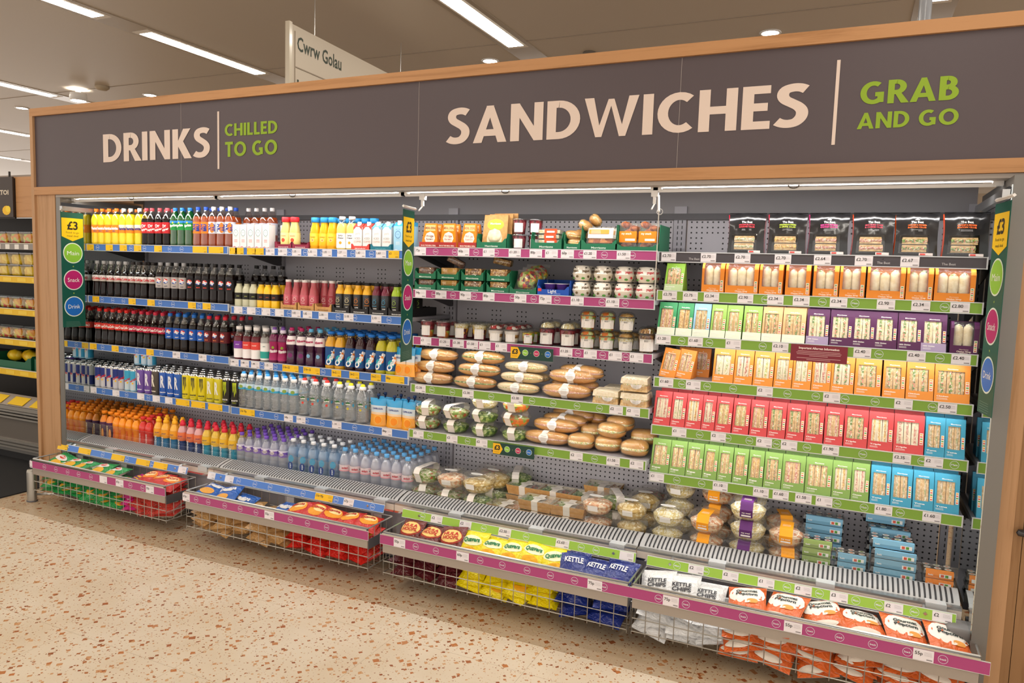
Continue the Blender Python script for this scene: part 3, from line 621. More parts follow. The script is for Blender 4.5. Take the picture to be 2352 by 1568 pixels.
food('f_chick', ['#f2e8d2', '#ead8b4', '#f8f0de', '#b0c47c'], 230, bump=.2); food('f_salad', ['#7ca050', '#a4c070', '#ece2c8', '#5c8440', '#dc8c78'], 230, bump=.2)
food('f_egg', ['#f6e8b0', '#faf4e4', '#eed88c', '#b4c878'], 230, bump=.2); food('f_ham', ['#e8b8ac', '#dca898', '#f2e4c8', '#d08070'], 230, bump=.2)
food('f_cheese', ['#f2d080', '#ecc468', '#f8e2b0', '#d09860'], 230, bump=.2); food('f_tuna', ['#dccab0', '#ccb698', '#ecdfca', '#acb880'], 230, bump=.2)
def pack(w_, col, fill='f_chick', bread='bread_brown', n=2, h=.155, lower=None, top='Morrisons', name_='Sandwich', txt='#f4f2ee', lab2=True, seed=0, win=(.17, .84)):
    rr = random.Random(seed); g = G(); a = w_/2-.0008; m = .011 if w_ < .09 else .013; v0, v1 = h*win[0]+.012, h*win[1]; L = h/math.cos(TH)*.99
    x0, x1 = -a+m*.8, a-m*(1.45 if lab2 else .9)
    S = lambda pts, mm: g.quad([slant(*p) for p in pts], mm)
    lo = lower or col
    S([(-a, 0), (a, 0), (a, v0), (-a, v0)], lo); S([(-a, v1), (a, v1), (a, L), (-a, L)], col)
    S([(-a, v0), (x0, v0), (x0, v1), (-a, v1)], col); S([(x1, v0), (a, v0), (a, v1), (x1, v1)], col)
    tp = slant(0, L); D = .088
    for s in (-a, a): g.add([(s, 0, 0), (s, tp[1], tp[2]), (s, tp[1]+.012, tp[2]), (s, D, 0)], [(0, 1, 2, 3)], col)
    g.quad([(-a, tp[1], tp[2]), (a, tp[1], tp[2]), (a, tp[1]+.012, tp[2]), (-a, tp[1]+.012, tp[2])], col)
    g.quad([(-a, D, 0), (-a, tp[1]+.012, tp[2]), (a, tp[1]+.012, tp[2]), (a, D, 0)], col); g.quad([(-a, 0, 0), (a, 0, 0), (a, D, 0), (-a, D, 0)], col)
    fn = lambda u, v: slant(u, v, -.0006)
    star(g, fn, 0, L-.0165, .0045, txt); g.text(top, .0048, fn, txt, 0, L-.021, bold=.02, width=min(.036, w_*.5))
    g.text(name_, .005, fn, txt, x0-.002, v0-.012, al='l', bold=.03, width=min(.04, w_*.5)); g.lines(fn, txt, x0-.002, v0-.020, w_*.34, 2, .0042, .0011, al='l')
    if lab2:
        g.rect(fn, '#ece8e0', a-m*1.15, a-m*.25, v0+.004, v0+.05)
        for i in range(5): g.rect(lambda u, v: slant(u, v, -.001), ['#d85a40', '#e8a040', '#5c9a40'][i % 3], a-m*1.05, a-m*.4, v0+.007+i*.0088, v0+.012+i*.0088)
    parts = [('carton', g)]; ww = (x1-x0)/n
    for i in range(n):
        b = G(); f = sandwich(b, x0+i*ww+ww*.02, x0+(i+1)*ww-ww*.05, v0-.006, v1+.004, .004+rr.uniform(0, .002), .04, bread, fill, rr)
        parts.append(('sandwich_half', b.join(f)))
    fl = G(); fl.quad([slant(x0, v0, .001), slant(x1, v0, .001), slant(x1, v1, .001), slant(x0, v1, .001)], 'film'); parts.append(('film_window', fl))
    return Kind('sandwich_pack', 'sandwich pack', parts)

def wrapbox(w_, n, seed=0, h=.13):
    rr = random.Random(seed); g = G(); a = w_/2-.001; d = .062; c = '#e88c2c'; zt = h*.8; m = .010; z0 = h*.27
    g.quad([(-a, 0, 0), (a, 0, 0), (a, 0, z0), (-a, 0, z0)], c)
    for s in (-1, 1):
        x0, x1 = (-a, -a+m) if s < 0 else (a-m*1.7, a)
        g.quad([(x0, 0, z0), (x1, 0, z0), (x1, 0, zt), (x0, 0, zt)], c)
        pr = [(0, zt), (.006, h*.9), (.018, h*.98), (.034, h)]
        for (y0, q0), (y1, q1) in zip(pr, pr[1:]): g.quad([(x0, y0, q0), (x1, y0, q0), (x1, y1, q1), (x0, y1, q1)], c)
        g.add([(s*a, 0, 0), (s*a, 0, zt), (s*a, .006, h*.9), (s*a, .018, h*.98), (s*a, .034, h), (s*a, d, h), (s*a, d, 0)], [tuple(range(7))], c)
    g.quad([(-a, .028, h*.995), (a, .028, h*.995), (a, d, h), (-a, d, h)], c); g.quad([(-a, d, 0), (a, d, 0), (a, d, h), (-a, d, h)], c); g.quad([(-a, 0, 0), (a, 0, 0), (a, d, 0), (-a, d, 0)], c)
    f = front(0); star(g, f, 0, z0-.012, .004, '#fae8d0'); g.text('Morrisons', .0042, f, '#fae8d0', 0, z0-.015, width=.03); g.text('Chicken Wrap', .006, f, '#fbeedd', 0, z0-.023, bold=.02, width=min(.05, w_*.5)); g.lines(f, '#fbe8d4', 0, z0-.029, .03, 1, .003)
    g.rect(f, '#f2ece2', a-m*1.5, a-m*.4, .01, .055)
    for i in range(6): g.rect(front(0, .001), ['#c84a30', '#e0a040', '#5c9a40'][i % 3], a-m*1.3, a-m*.6, .013+i*.007, .017+i*.007)
    parts = [('carton', g)]; x0, x1 = -a+m, a-m*1.7; ww = (x1-x0)/n
    for i in range(n):
        b = G(); r = ww*.495; cx = x0+ww*(i+.5); tz = h*rr.uniform(.76, .86)
        b.lathe([(r*.85, z0-.01), (r, z0+.01), (r, tz-.012), (r*.94, tz-.004), (r*.78, tz)], 'wrap_bread', 14, c=(cx, .03), sy=.9)
        b.lathe([(r*.78, tz-.006), (r*.6, tz+.005), (0, tz+.010)], ['f_salad', 'f_chick', 'f_ham'][rr.randrange(3)], 10, c=(cx, .03), sy=.9)
        b.lathe([(r*.5, tz-.004), (r*.45, tz+.005), (r*.3, tz+.004)], 'wrap_bread', 10, ang=(rr.uniform(0, 2), rr.uniform(4, 6)), c=(cx, .03), sy=.9)
        parts.append(('tortilla_wrap', b))
    fl = G(); pr = [(.0008, z0), (.0008, zt), (.0068, h*.9), (.0185, h*.975), (.028, h*.99)]
    for (y0, q0), (y1, q1) in zip(pr, pr[1:]): fl.quad([(x0, y0, q0), (x1, y0, q0), (x1, y1, q1), (x0, y1, q1)], 'film')
    parts.append(('film_window', fl)); return Kind('wrap_box', 'wrap box', parts)

def blackpack(acc, txts, tc, fill, seed=0):
    rr = random.Random(seed); W, H = .15, .17; g = G(); n, m = 10, 12
    def yf(u, v):  # front surface
        return -.034*max(0, 1-v**2.2)**.6*(1-.25*u*u)+.0034*math.sin(7*u+9*v+seed)*math.sin(11*v+3*u+seed)*(1 if v > .5 else .25)
    P = lambda u, v, e=0: (u*W/2*(1-.05*math.sin(v*PI)+.0*u), yf(u, v)-e, v*H+.004*math.cos(u*3)*v)
    us = [-1+2*i/n for i in range(n+1)]; vv = [j/m for j in range(m+1)]; wi = lambda i, j: 1 <= i < 8 and 1 <= j < 6
    pts = [P(u, v) for v in vv for u in us]
    g.add(pts, [(j*(n+1)+i, j*(n+1)+i+1, (j+1)*(n+1)+i+1, (j+1)*(n+1)+i) for j in range(m) for i in range(n) if not wi(i, j)], '#1a1a1cg', True)
    back = [(p[0], .034*max(0, 1-v**2.2)**.6, p[2]) for p, v in zip(pts, [v for v in vv for u in us])]
    g.add(back, [((j+1)*(n+1)+i, (j+1)*(n+1)+i+1, j*(n+1)+i+1, j*(n+1)+i) for j in range(m) for i in range(n)], '#1a1a1cg', True)
    for s in (0, n):
        q = []
        for j in range(m+1): q += [pts[j*(n+1)+s], (pts[j*(n+1)+s][0]*(1.06 if s == 0 else 1.0), 0, pts[j*(n+1)+s][2]), back[j*(n+1)+s]]
        g.add(q, [(j*3+i, j*3+i+1, j*3+i+4, j*3+i+3) for j in range(m) for i in (0, 1)], acc, True)
    g.bar((-W/2, 0, H+.001), (W/2, 0, H+.001), .003, '#1a1a1cg')
    def fn(e): return lambda x, z: P(max(-1, min(1, x/(W/2))), max(0, min(1, z/H)), e)
    f = fn(.0016); star(g, f, 0, .139, .008, '#e8e8e8'); g.text('The Best', .0085, f, '#f0f0ee', 0, .132, bold=.02)
    for i, t in enumerate(txts): g.text(t, .0055, f, tc, 0, .121-i*.0085, bold=.04, width=.066)
    g.lines(f, '#b8b8b8', 0, .103, .045, 2, .004, .001); g.rect(f, '#f0e4e0', .012, .06, .006, .016); g.rect(fn(.0022), '#d85048', .016, .034, .008, .014)
    parts = [('film_bag', g)]
    z = .03
    for k in range(2):
        b = G(); x0, x1 = -.048, .040-rr.uniform(0, .01); hh = .009; z0 = .020+k*.030
        for q in (0, 2):
            zz = z0+q*hh*.95; b.hexa([(x0, -.026, zz), (x1, -.026, zz), (x1, .02, zz), (x0, .02, zz)], [(x0+.002, -.025, zz+hh), (x1-.002, -.025, zz+hh), (x1-.002, .02, zz+hh), (x0+.002, .02, zz+hh)], 'bread_brown')
        pp = []; nn = 12
        for j in range(nn+1):
            xx = x0+(x1-x0)*j/nn; pp += [(xx, -.026+rr.uniform(-.002, .003), z0+hh*.9-rr.uniform(0, .003)), (xx, -.026-rr.uniform(0, .003), z0+hh*1.45), (xx, -.026+rr.uniform(-.002, .003), z0+hh*1.95+rr.uniform(0, .003))]
        b.add(pp, [(j*3+i, (j+1)*3+i, (j+1)*3+i+1, j*3+i+1) for j in range(nn) for i in (0, 1)], fill); parts.append(('sandwich_half', b))
    fl = G(); fp = [P(us[i], vv[j], -.0004) for j in range(1, 7) for i in range(1, 9)]
    fl.add(fp, [(j*8+i, j*8+i+1, (j+1)*8+i+1, (j+1)*8+i) for j in range(5) for i in range(7)], 'clear', True); parts.append(('film_window', fl))
    return Kind('sandwich_bag', 'sandwich pack', parts)

def ell(g, c, rx, ry, rz, m, z0=-1, z1=1, n=14, k=8, pw=1.0, noise=0, rr=None, lump=0):
    """(part of) an ellipsoid, long axis X possible; pw < 1 squarer"""
    def sp(a, p): return math.copysign(abs(a)**p, a)
    pts = []
    for j in range(k+1):
        t = z0+(z1-z0)*j/k; t = max(-1, min(1, t)); ph = math.asin(t); cr = math.cos(ph)**pw; zz = sp(math.sin(ph), pw)
        for i in range(n):
            a = 2*PI*i/n; q = 1+(rr.uniform(-noise, noise) if noise else 0)+lump*math.sin(2*a+1.3+rx*70)*math.cos(a*3+rz*99)
            pts.append((c[0]+rx*cr*sp(math.cos(a), pw)*q, c[1]+ry*cr*sp(math.sin(a), pw)*q, c[2]+rz*zz*q))
    fs = [(j*n+i, j*n+(i+1) % n, (j+1)*n+(i+1) % n, (j+1)*n+i) for j in range(k) for i in range(n)]
    return g.add(pts, fs, m, True)
def roll(L, W, H, crust, fill, seed=0, bandw=.03, pw=.8, name='filled_roll', bandlab='#ece6e0', oval=True):
    rr = random.Random(seed); b = G(); f = G()
    ell(b, (0, 0, H*.56), L/2, W/2, H*.44, crust, 0, 1, 24, 6, pw, .008, rr, .05); ell(b, (0, 0, H*.44), L/2, W/2, H*.44, crust, -1, 0, 24, 6, pw, .006, rr, .05)
    ell(f, (0, -W*.03, H*.5), L/2*.98, W/2*1.05, H*.16, fill, -.9, .9, 26, 4, pw, .05, rr)
    parts = [('bread_roll', b), ('filling', f)]
    if bandw:
        p = G(); sg = lambda a_: math.copysign(abs(a_)**pw, a_); c = [(sg(math.cos(t))*(W/2*1.04+.003), H*.5+sg(math.sin(t))*(H*.5+.003)) for t in [PI*i/8 for i in range(16)]]
        for (y0, z0), (y1, z1) in zip(c, c[1:]+c[:1]): p.quad([(-bandw/2, y0, z0), (bandw/2, y0, z0), (bandw/2, y1, z1), (-bandw/2, y1, z1)], bandlab)
        if oval:
            fn = lambda u, v: (u, -(W/2+.006)+v*.0, v) ; p.disc(lambda u, v: (u, -(W/2+.0085)+(v-H*.6)*.55 if v > H*.6 else -(W/2+.0085), v), bandlab, 0, H*.6, .026, .022, rings=2)
            p.lines(lambda u, v: (u, -(W/2+.0095)+(v-H*.6)*.55 if v > H*.6 else -(W/2+.0095), v), '#8c8884', 0, H*.72, .03, 4, .007, .0012)
        parts.append(('paper_band', p))
    w_ = G(); ell(w_, (0, 0, H*.5), L/2*1.06, W/2*1.12, H*.55, 'crinkle', -1, 1, 18, 9, pw, .035, rr); parts.append(('film_wrap', w_))
    return Kind(name, 'filled roll', parts)
def squaresw(seed=0, w_=.125, h=.062, top='bread_white'):
    rr = random.Random(seed); g = G(); d = .11
    for q, m in ((0, 'bread_brown'), (1, top)): g.hexa([(-w_/2, 0, q*h*.56), (w_/2, 0, q*h*.56), (w_/2, d, q*h*.56), (-w_/2, d, q*h*.56)], [(-w_/2*.95, .004, q*h*.56+h*.42), (w_/2*.95, .004, q*h*.56+h*.42), (w_/2*.93, d, q*h*.56+h*.44), (-w_/2*.93, d, q*h*.56+h*.44)], m)
    f = G(); ell(f, (0, d/2, h*.48), w_/2*.99, d/2*1.03, h*.1, 'f_egg', -.9, .9, 22, 3, .5, .04, rr)
    l = G(); l.disc(lambda u, v: (u, -.003, v), '#eeeae6', .012, h*.5, .026, .018, 16, PI*.93, 2.07*PI, rings=1); l.lines(lambda u, v: (u, -.0036, v), '#8c8884', .012, h*.44, .03, 3, .005, .001)
    w2 = G(); ell(w2, (0, d/2, h*.5), w_/2*1.06, d/2*1.07, h*.56, 'crinkle', -1, 1, 16, 8, .45, .03, rr)
    return Kind('wrapped_sandwich', 'sandwich', [('bread', g), ('filling', f), ('sticker', l), ('film_wrap', w2)])
def bowl(cont, r=.082, h=.052, dome=.03, sleeve='#ece4dc', stype='band', name='salad_bowl', cat='salad bowl', lift=.5, seed=0, srot=0):
    rr = random.Random(seed); b = G(); b.lathe([(0, .001), (r*.66, 0), (r*.72, .004), (r*.97, h), (r*1.05, h+.001), (r*1.06, h+.004)], 'bowl_clear', 26)
    li = G(); li.lathe([(r*1.05, h+.004), (r*.97, h+.006), (r*.93, h+dome*.7), (r*.8, h+dome), (0, h+dome)], 'bowl_clear', 26)
    c = G(); n = 22; pts = []; k = 6
    for j in range(k+1):
        q = 1-j/k
        for i in range(n): pts.append((r*.9*q*math.cos(2*PI*i/n), r*.9*q*math.sin(2*PI*i/n), h*.82+(dome*lift)*(1-q*q)+rr.uniform(-.003, .004)*(q < .98)))
    c.add(pts, [(j*n+i, j*n+(i+1) % n, (j+1)*n+(i+1) % n, (j+1)*n+i) for j in range(k) for i in range(n)], cont, True); c.lathe([(0, .004), (r*.68, .005), (r*.84, h*.45), (r*.91, h*.82)], cont, n)
    parts = [('bowl', b), ('contents', c), ('lid', li)]
    if sleeve:
        s = G(); e = .002; w_ = .019
        if stype == 'band':
            pr = [(-r*.74-e, .006), (-r*1.0-e, h*.96), (-r*1.07-e, h+.004), (-r*.97-e, h+dome*.72), (-r*.82, h+dome+e), (0, h+dome+e+.001), (r*.82, h+dome+e), (r*.97+e, h+dome*.72), (r*1.07+e, h+.004), (r*.74+e, .006)]
            for (y0, z0), (y1, z1) in zip(pr, pr[1:]): s.quad([(-w_, y0, z0), (w_, y0, z0), (w_, y1, z1), (-w_, y1, z1)], sleeve)
            s.lines(lambda u, v: (u, v, h+dome+e+.002), '#9c9490', 0, -.01, .026, 4, .006, .0012)
        elif stype == 'card':
            s.quad([(-w_*1.4, -r*.99-e, h*.45), (w_*1.4, -r*.99-e, h*.45), (w_*1.4, -r*1.09-e, h+.004), (-w_*1.4, -r*1.09-e, h+.004)], sleeve)
            s.quad([(-w_*1.4, -r*1.09-e, h+.004), (w_*1.4, -r*1.09-e, h+.004), (w_*1.4, -r*.82, h+dome+e), (-w_*1.4, -r*.82, h+dome+e)], sleeve)
            s.quad([(-w_*1.4, -r*.82, h+dome+e), (w_*1.4, -r*.82, h+dome+e), (w_*1.4, r*.3, h+dome+e), (-w_*1.4, r*.3, h+dome+e)], sleeve)
            ff = flat((0, -r*1.05-e*2, h*.75), (1, 0, 0), (0, -.12*r, h*.6)); s.text('my meal', .007, ff, '#f6f0e6', 0, .006, bold=.03, width=.036); s.rect(ff, '#efece8', -.02, .02, -.012, -.004)
            s.lines(lambda u, v: (u, v, h+dome+e+.001), '#f6ecd8', 0, -r*.3, .036, 3, .01, .0025)
        else:
            s.disc(lambda u, v: (u, v, h+dome+.0012), sleeve, .0, -.02, .036, .018, rings=1); s.lines(lambda u, v: (u, v, h+dome+.002), '#8c8c88', 0, -.013, .05, 4, .005, .001)
            s.quad([(-w_*1.3, -r*.93, h*.45), (w_*1.3, -r*.93, h*.45), (w_*1.3, -r*1.02, h*.95), (-w_*1.3, -r*1.02, h*.95)], sleeve)
        parts.append(('paper_sleeve' if stype != 'spot' else 'label_sticker', s))
    return Kind(name, cat, parts)
def kraftbox(cont, c2, seed=0):
    g = G(); a, b_, h = .092, .062, .05
    lo = [(-a*.88, -b_*.86, 0), (a*.88, -b_*.86, 0), (a*.88, b_*.86, 0), (-a*.88, b_*.86, 0)]; up = [(-a, -b_, h), (a, -b_, h), (a, b_, h), (-a, b_, h)]
    g.add(lo+up, [(3, 2, 1, 0), (0, 1, 5, 4), (1, 2, 6, 5), (2, 3, 7, 6), (3, 0, 4, 7)], 'kraft')
    inn = [(p[0]*.97, p[1]*.97, p[2]) for p in up]; il = [(p[0]*.9, p[1]*.9, h*.5) for p in up]
    g.add(up+inn, [(0, 1, 5, 4), (1, 2, 6, 5), (2, 3, 7, 6), (3, 0, 4, 7)], '#d8c6aa'); g.add(inn+il, [(0, 1, 5, 4), (1, 2, 6, 5), (2, 3, 7, 6), (3, 0, 4, 7)], '#ded2bc')
    rr = random.Random(seed); c = G(); n, m = 12, 8
    pts = [(-a*.93+2*a*.93*i/n, -b_*.93+2*b_*.93*j/m, h*.72+rr.uniform(-.004, .008)) for j in range(m+1) for i in range(n+1)]
    for i0, i1, mm in ((0, 5, cont), (5, 8, '#efe8dc'), (8, n, c2)): c.add(pts, [(j*(n+1)+i, j*(n+1)+i+1, (j+1)*(n+1)+i+1, (j+1)*(n+1)+i) for j in range(m) for i in range(i0, i1)], mm, True)
    s = G(); z = h+.0012; w_ = .017
    pr = [(-b_*.86-.001, .002), (-b_-.001, h), (-b_, z), (b_, z), (b_+.001, h), (b_*.86, .002)]
    for (y0, z0), (y1, z1) in zip(pr, pr[1:]): s.quad([(-w_, y0, z0), (w_, y0, z0), (w_, y1, z1), (-w_, y1, z1)], '#ece5da')
    s.disc(lambda u, v: (u, v, z+.0006), '#eee7dc', 0, 0, .034, .024, rings=1); s.lines(lambda u, v: (u, v, z+.0012), '#8f8a84', 0, .01, .036, 4, .006, .0012)
    fl = G(); fl.quad([(-a, -b_, h+.0004), (a, -b_, h+.0004), (a, b_, h+.0004), (-a, b_, h+.0004)], 'clear')
    return Kind('salad_tray', 'salad tray', [('tray', g), ('contents', c), ('film_lid', fl), ('paper_sleeve', s)])
def sushipack(sl, w_=.17, d=.11, h=.038, seed=0):
    rr = random.Random(seed); g = G(); g.hexa([(-w_/2*.94, -d/2*.92, 0), (w_/2*.94, -d/2*.92, 0), (w_/2*.94, d/2*.92, 0), (-w_/2*.94, d/2*.92, 0)], [(-w_/2, -d/2, h*.5), (w_/2, -d/2, h*.5), (w_/2, d/2, h*.5), (-w_/2, d/2, h*.5)], '#17171ag')
    c = G(); nx = int(w_/.036)
    for i in range(nx):
        for j in range(3):
            x = -w_/2+w_*(i+.5)/nx; y = -d/2+d*(j+.5)/3; r = .0145
            c.lathe([(r, h*.45), (r, h*.78), (r*.9, h*.84)], '#20241e', 10, c=(x, y)); c.disc(lambda u, v: (u, v, h*.84), '#f2efe8', x, y, r*.9, seg=10); c.disc(lambda u, v: (u, v, h*.86), ['#f08a50', '#8fb04a', '#f4d0b0', '#e8704c'][rr.randrange(4)], x, y, r*.45, seg=8)
    l = G(); l.hexa([(-w_/2, -d/2, h*.5), (w_/2, -d/2, h*.5), (w_/2, d/2, h*.5), (-w_/2, d/2, h*.5)], [(-w_/2*.95, -d/2*.93, h), (w_/2*.95, -d/2*.93, h), (w_/2*.95, d/2*.93, h), (-w_/2*.95, d/2*.93, h)], 'clear')
    s = G(); q = .0012; pr = [(-d/2*.93-q, .002), (-d/2-q*1.5, h*.5), (-d/2*.95-q, h+q)]; xa, xb = -w_*.42, w_*.46
    for (y0, z0), (y1, z1) in zip(pr, pr[1:]): s.quad([(xa, y0, z0), (xb, y0, z0), (xb, y1, z1), (xa, y1, z1)], sl)
    s.quad([(xa, -d/2*.95-q, h+q), (xb, -d/2*.95-q, h+q), (xb, -d/2*.72, h+q), (xa, -d/2*.72, h+q)], sl)
    ff = front(-d/2-q*2.2); s.text('Sushi', .006, ff, '#f6f6f4', xa+.008, h*.5, al='l', bold=.03); s.rect(ff, '#f2f2ee', xb-.05, xb-.008, h*.3, h*.72); s.rect(front(-d/2-q*3), '#d85a40', xb-.045, xb-.034, h*.36, h*.66); s.rect(front(-d/2-q*3), '#5c9a40', xb-.03, xb-.019, h*.36, h*.66)
    return Kind('sushi_tray', 'sushi tray', [('base_tray', g), ('sushi_pieces', c), ('lid', l), ('card_sleeve', s)])
def pot(bands, r=.038, h=.082, dome=0, label=None, lid='clear', topc=None, name='fruit_pot', taper=.72, lw=.6):
    """clear tapered cup; bands = [(z0, z1, material)] as fractions"""
    R = lambda q: r*(taper+(1-taper)*q)
    g = G(); g.lathe([(0, .001), (r*taper, 0)]+[(R(q), h*q) for q in (.03, .5, .96)]+[(r*1.07, h*.97), (r*1.07, h)], 'clear', 20)
    c = G()
    for z0, z1, m in bands: c.lathe([(0, h*z0)]+[(R(z0)*.95, h*z0), (R((z0+z1)/2)*.955, h*(z0+z1)/2), (R(z1)*.95, h*z1), (0, h*z1+.002)], m, 18)
    parts = [('cup', g), ('contents', c)]
    l = G()
    if dome: l.lathe([(r*1.07, h), (r*1.0, h+.002), (r*.9, h+dome*.6), (r*.55, h+dome), (0, h+dome)], lid, 18)
    else: l.lathe([(r*1.09, h-.004), (r*1.09, h+.002), (0, h+.002)], lid, 18)
    parts.append(('lid', l))
    if topc: t = G(); ell(t, (0, 0, h), r*.8, r*.8, dome*.75, topc, 0, 1, 14, 4); parts.append(('topping', t))
    if label:
        s = G(); f = wrap(R(.45)+.0015, .001, .25); s.rect(f, '#ece9e6', -r*lw, r*lw, h*.12, h*.72, 4); f2 = wrap(R(.45)+.0015, .0018, .25)
        if label == 'code':
            for i in range(6): s.rect(f2, '#5c5a58', -r*.3+i*.003, -r*.3+i*.003+.0012, h*.58, h*.68)
            s.lines(f2, '#8c8a88', 0, h*.5, r*.9, 6, h*.06, .001)
        else: s.lines(f2, '#8c8a88', 0, h*.6, r*.8, 4, h*.09, .001)
        parts.append(('label', s))
    return Kind(name, 'food pot', parts)
def yog(acc, seed=0):
    g = G(); r = .044; g.lathe([(0, 0), (r*.72, 0), (r*.86, .012), (r*1.0, .030), (r*1.04, .034)], '#efe6d4', 22)
    t = G(); t.lathe([(r*1.04, .034), (r*.98, .038), (r*.9, .058), (r*.72, .070), (0, .073)], '#f1ece2g', 22)
    for q in (-.5, .75):
        f = wrap(r*.96, .002, q); t.text('yogurt', .011, f, acc, 0, .047, bold=.04, width=.036); t.disc(f, '#2a2624', 0, .061, .005, .003)
        f = wrap(r*.93, .003, q); g.disc(f, '#4c8c34', -.012, .012, .008, .005); g.disc(wrap(r*.93, .0036, q), acc, .012, .020, .006)
    return Kind('yogurt_pot', 'yogurt pot', [('cup', g), ('domed_lid', t)])

# ---------------------------------------------------------------- shop shell
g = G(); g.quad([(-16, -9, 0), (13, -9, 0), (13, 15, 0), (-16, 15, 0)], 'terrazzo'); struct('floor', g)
ZC = 3.6
g = G(); X0, X1, Y0, Y1 = -20, 14, -9, 16
g.quad([(X0, Y1, ZC), (X1, Y1, ZC), (X1, Y0, ZC), (X0, Y0, ZC)], 'ceiling_paint')
for i in range(9): g.box(-20, 14, -9+3*i-.004, -9+3*i+.004, ZC-.004, ZC, 'ceiling_groove')
struct('ceiling', g)
LX = [-11.6, -8.25, -4.8, -1.38, 1.64, 4.96, 8.2]
for x in LX:
    g = G(); g.box(x-.14, x+.14, -9, 16, ZC-.006, ZC, '#a89c8cg'); struct('trim_1', g)
def lamp_strip(x, y0, i, lab):
    t = empty('ceiling_light', lab, 'ceiling light', (x, y0, ZC-.006), group='long ceiling lights')
    h = G(); a, b = .098, .074
    for q in (-1, 1): h.quad([(q*a, 0, 0), (q*b, .06, -.004), (q*b, 1.48, -.004), (q*a, 1.54, 0)], 'light_box')
    h.quad([(-a, 0, 0), (a, 0, 0), (b, .06, -.004), (-b, .06, -.004)], 'light_box'); h.quad([(-a, 1.54, 0), (a, 1.54, 0), (b, 1.48, -.004), (-b, 1.48, -.004)], 'light_box')
    h.box(-a, a, 0, 1.54, -.002, 0, 'light_box')
    obj('lamp_housing', h, t); d = G(); d.quad([(-b, .06, -.005), (-b, 1.48, -.005), (b, 1.48, -.005), (b, .06, -.005)], 'tube'); obj('diffuser', d, t)
rowname = {-2: 'third light forward of the fascia', -1: 'second light forward of the fascia', 0: 'light above the fascia', 1: 'first light behind the fascia', 2: 'second light behind the fascia', 3: 'third light behind the fascia'}
for i, x in enumerate(LX):
    for j in range(-3, 4):
        y = 1.61+1.88*(j-1)
        if j > 1 and x > -6: continue
        lamp_strip(x, y, i, f'long glowing ceiling light, {ORD[i]} line from the drinks end, {ORD[j+3]} along it')
def downlight(x, y, lab):
    t = empty('downlight', lab, 'downlight', (x, y, ZC), group='round downlights')
    h = G(); h.lathe([(.085, 0), (.09, -.006), (.07, -.010), (.068, -.006)], 'white_plastic', 20); obj('bezel', h, t)
    d = G(); d.lathe([(.066, -.007), (0, -.0075)], 'spot', 20); obj('lens', d, t)
for i, x in enumerate((-6.01, -3.5, 1.2, 3.79)): downlight(x, 3.45, f'round ceiling spotlight behind the fascia, {ORD[i]} from drinks end')
downlight(-6.9, 5.3, 'round ceiling spotlight farthest back above the produce counter')
# gimbal spot hanging below the ceiling
t = empty('spotlight', 'round drop-down spotlight tilted below the ceiling above the drinks corner', 'spotlight', (-4.14, 2.96, ZC-.02))
h = G(); h.lathe([(.03, .02), (.03, -.03)], 'white_plastic', 12); obj('mount', h, t)
h = G(); h.lathe([(.09, -.03), (.1, -.11), (.085, -.12)], 'white_plastic', 20); obj('housing', h, t)
h = G(); h.lathe([(.084, -.119), (0, -.125)], 'spot', 20); obj('lens', h, t)
h = G(); h.lathe([(.075, 0), (.08, -.02), (.05, -.045), (0, -.05)], '#b5a68e', 16); o = obj('smoke_detector', h, loc=(-3.7, 2.95, ZC)); tag(o, 'small beige smoke detector on the ceiling beside the tilted spotlight', 'smoke detector')
h = G(); h.lathe([(.06, 0), (.065, -.015), (.03, -.04), (0, -.045)], '#6c6258', 14); o = obj('ceiling_sensor', h, loc=(2.2, 3.5, ZC)); tag(o, 'small dark ceiling sensor just above the wooden fascia edge', 'sensor')
h = G(); ell(h, (0, 0, -.04), .07, .07, .06, '#2c2724', -1, 1, 14, 6); h.lathe([(.06, 0), (.06, -.03)], '#d8d0c4', 14); o = obj('security_camera', h, loc=(-7.4, 3.9, ZC)); tag(o, 'dark dome security camera on the ceiling above the produce counter', 'security camera')
# walls far behind
g = G(); g.box(-20, 14, 15.9, 16, 0, ZC, '#b5a48e'); struct('wall_back', g)
# dark door mat
g = G(); g.box(-4.5, -.34, -3.2, .42, .0005, .008, 'mat_black'); o = obj('door_mat', g); tag(o, 'large black entrance mat on the floor beside the produce counter', 'mat')
g = G(); g.box(-1.6, -.30, -.14, .22, 0, .001, 'terrazzo')

# ---------------------------------------------------------------- hanging aisle sign behind
t = empty('aisle_sign', 'cream hanging aisle sign with dark Welsh beer lettering above the fascia', 'sign', (.78, 1.1, 3.27), (0, 0, .07))
g = G(); g.box(-.012, .012, 0, 1.9, -1.0, 0, '#b9ad9c'); g.box(.012, .016, .05, 1.9, -.292, -.285, '#8a7c6a'); g.box(.0125, .0155, .045, .052, -1, -.04, '#8a7c6a'); obj('board', g, t)
g = G(); g.box(-.018, .018, -.02, .012, -1.05, .01, '#c4baa8g'); obj('edge_post', g, t)
g = G(); f = flat((.0125, 0, 0), (0, 1, 0), (0, 0, 1)); g.text('Cwrw Golau', .10, f, '#26301f', .075, -.115, al='l', bold=.018, width=.56); g.text('Lager', .10, f, '#26301f', .075, -.42, al='l', bold=.018, width=.32); obj('lettering', g, t)
g = G(); g.bar((0, .3, 0), (0, .3, ZC-3.27), .004, 'steel'); g.bar((0, 1.6, 0), (0, 1.6, ZC-3.27), .004, 'steel'); obj('hanging_wire', g, t)
g = G(); g.lathe([(.024, 2.40), (.024, ZC)], '#8c9096g', 18); o = obj('support_pole', g, loc=(4.735, .3, 0)); tag(o, 'grey round pole rising from the cabinet top to the ceiling', 'pole')

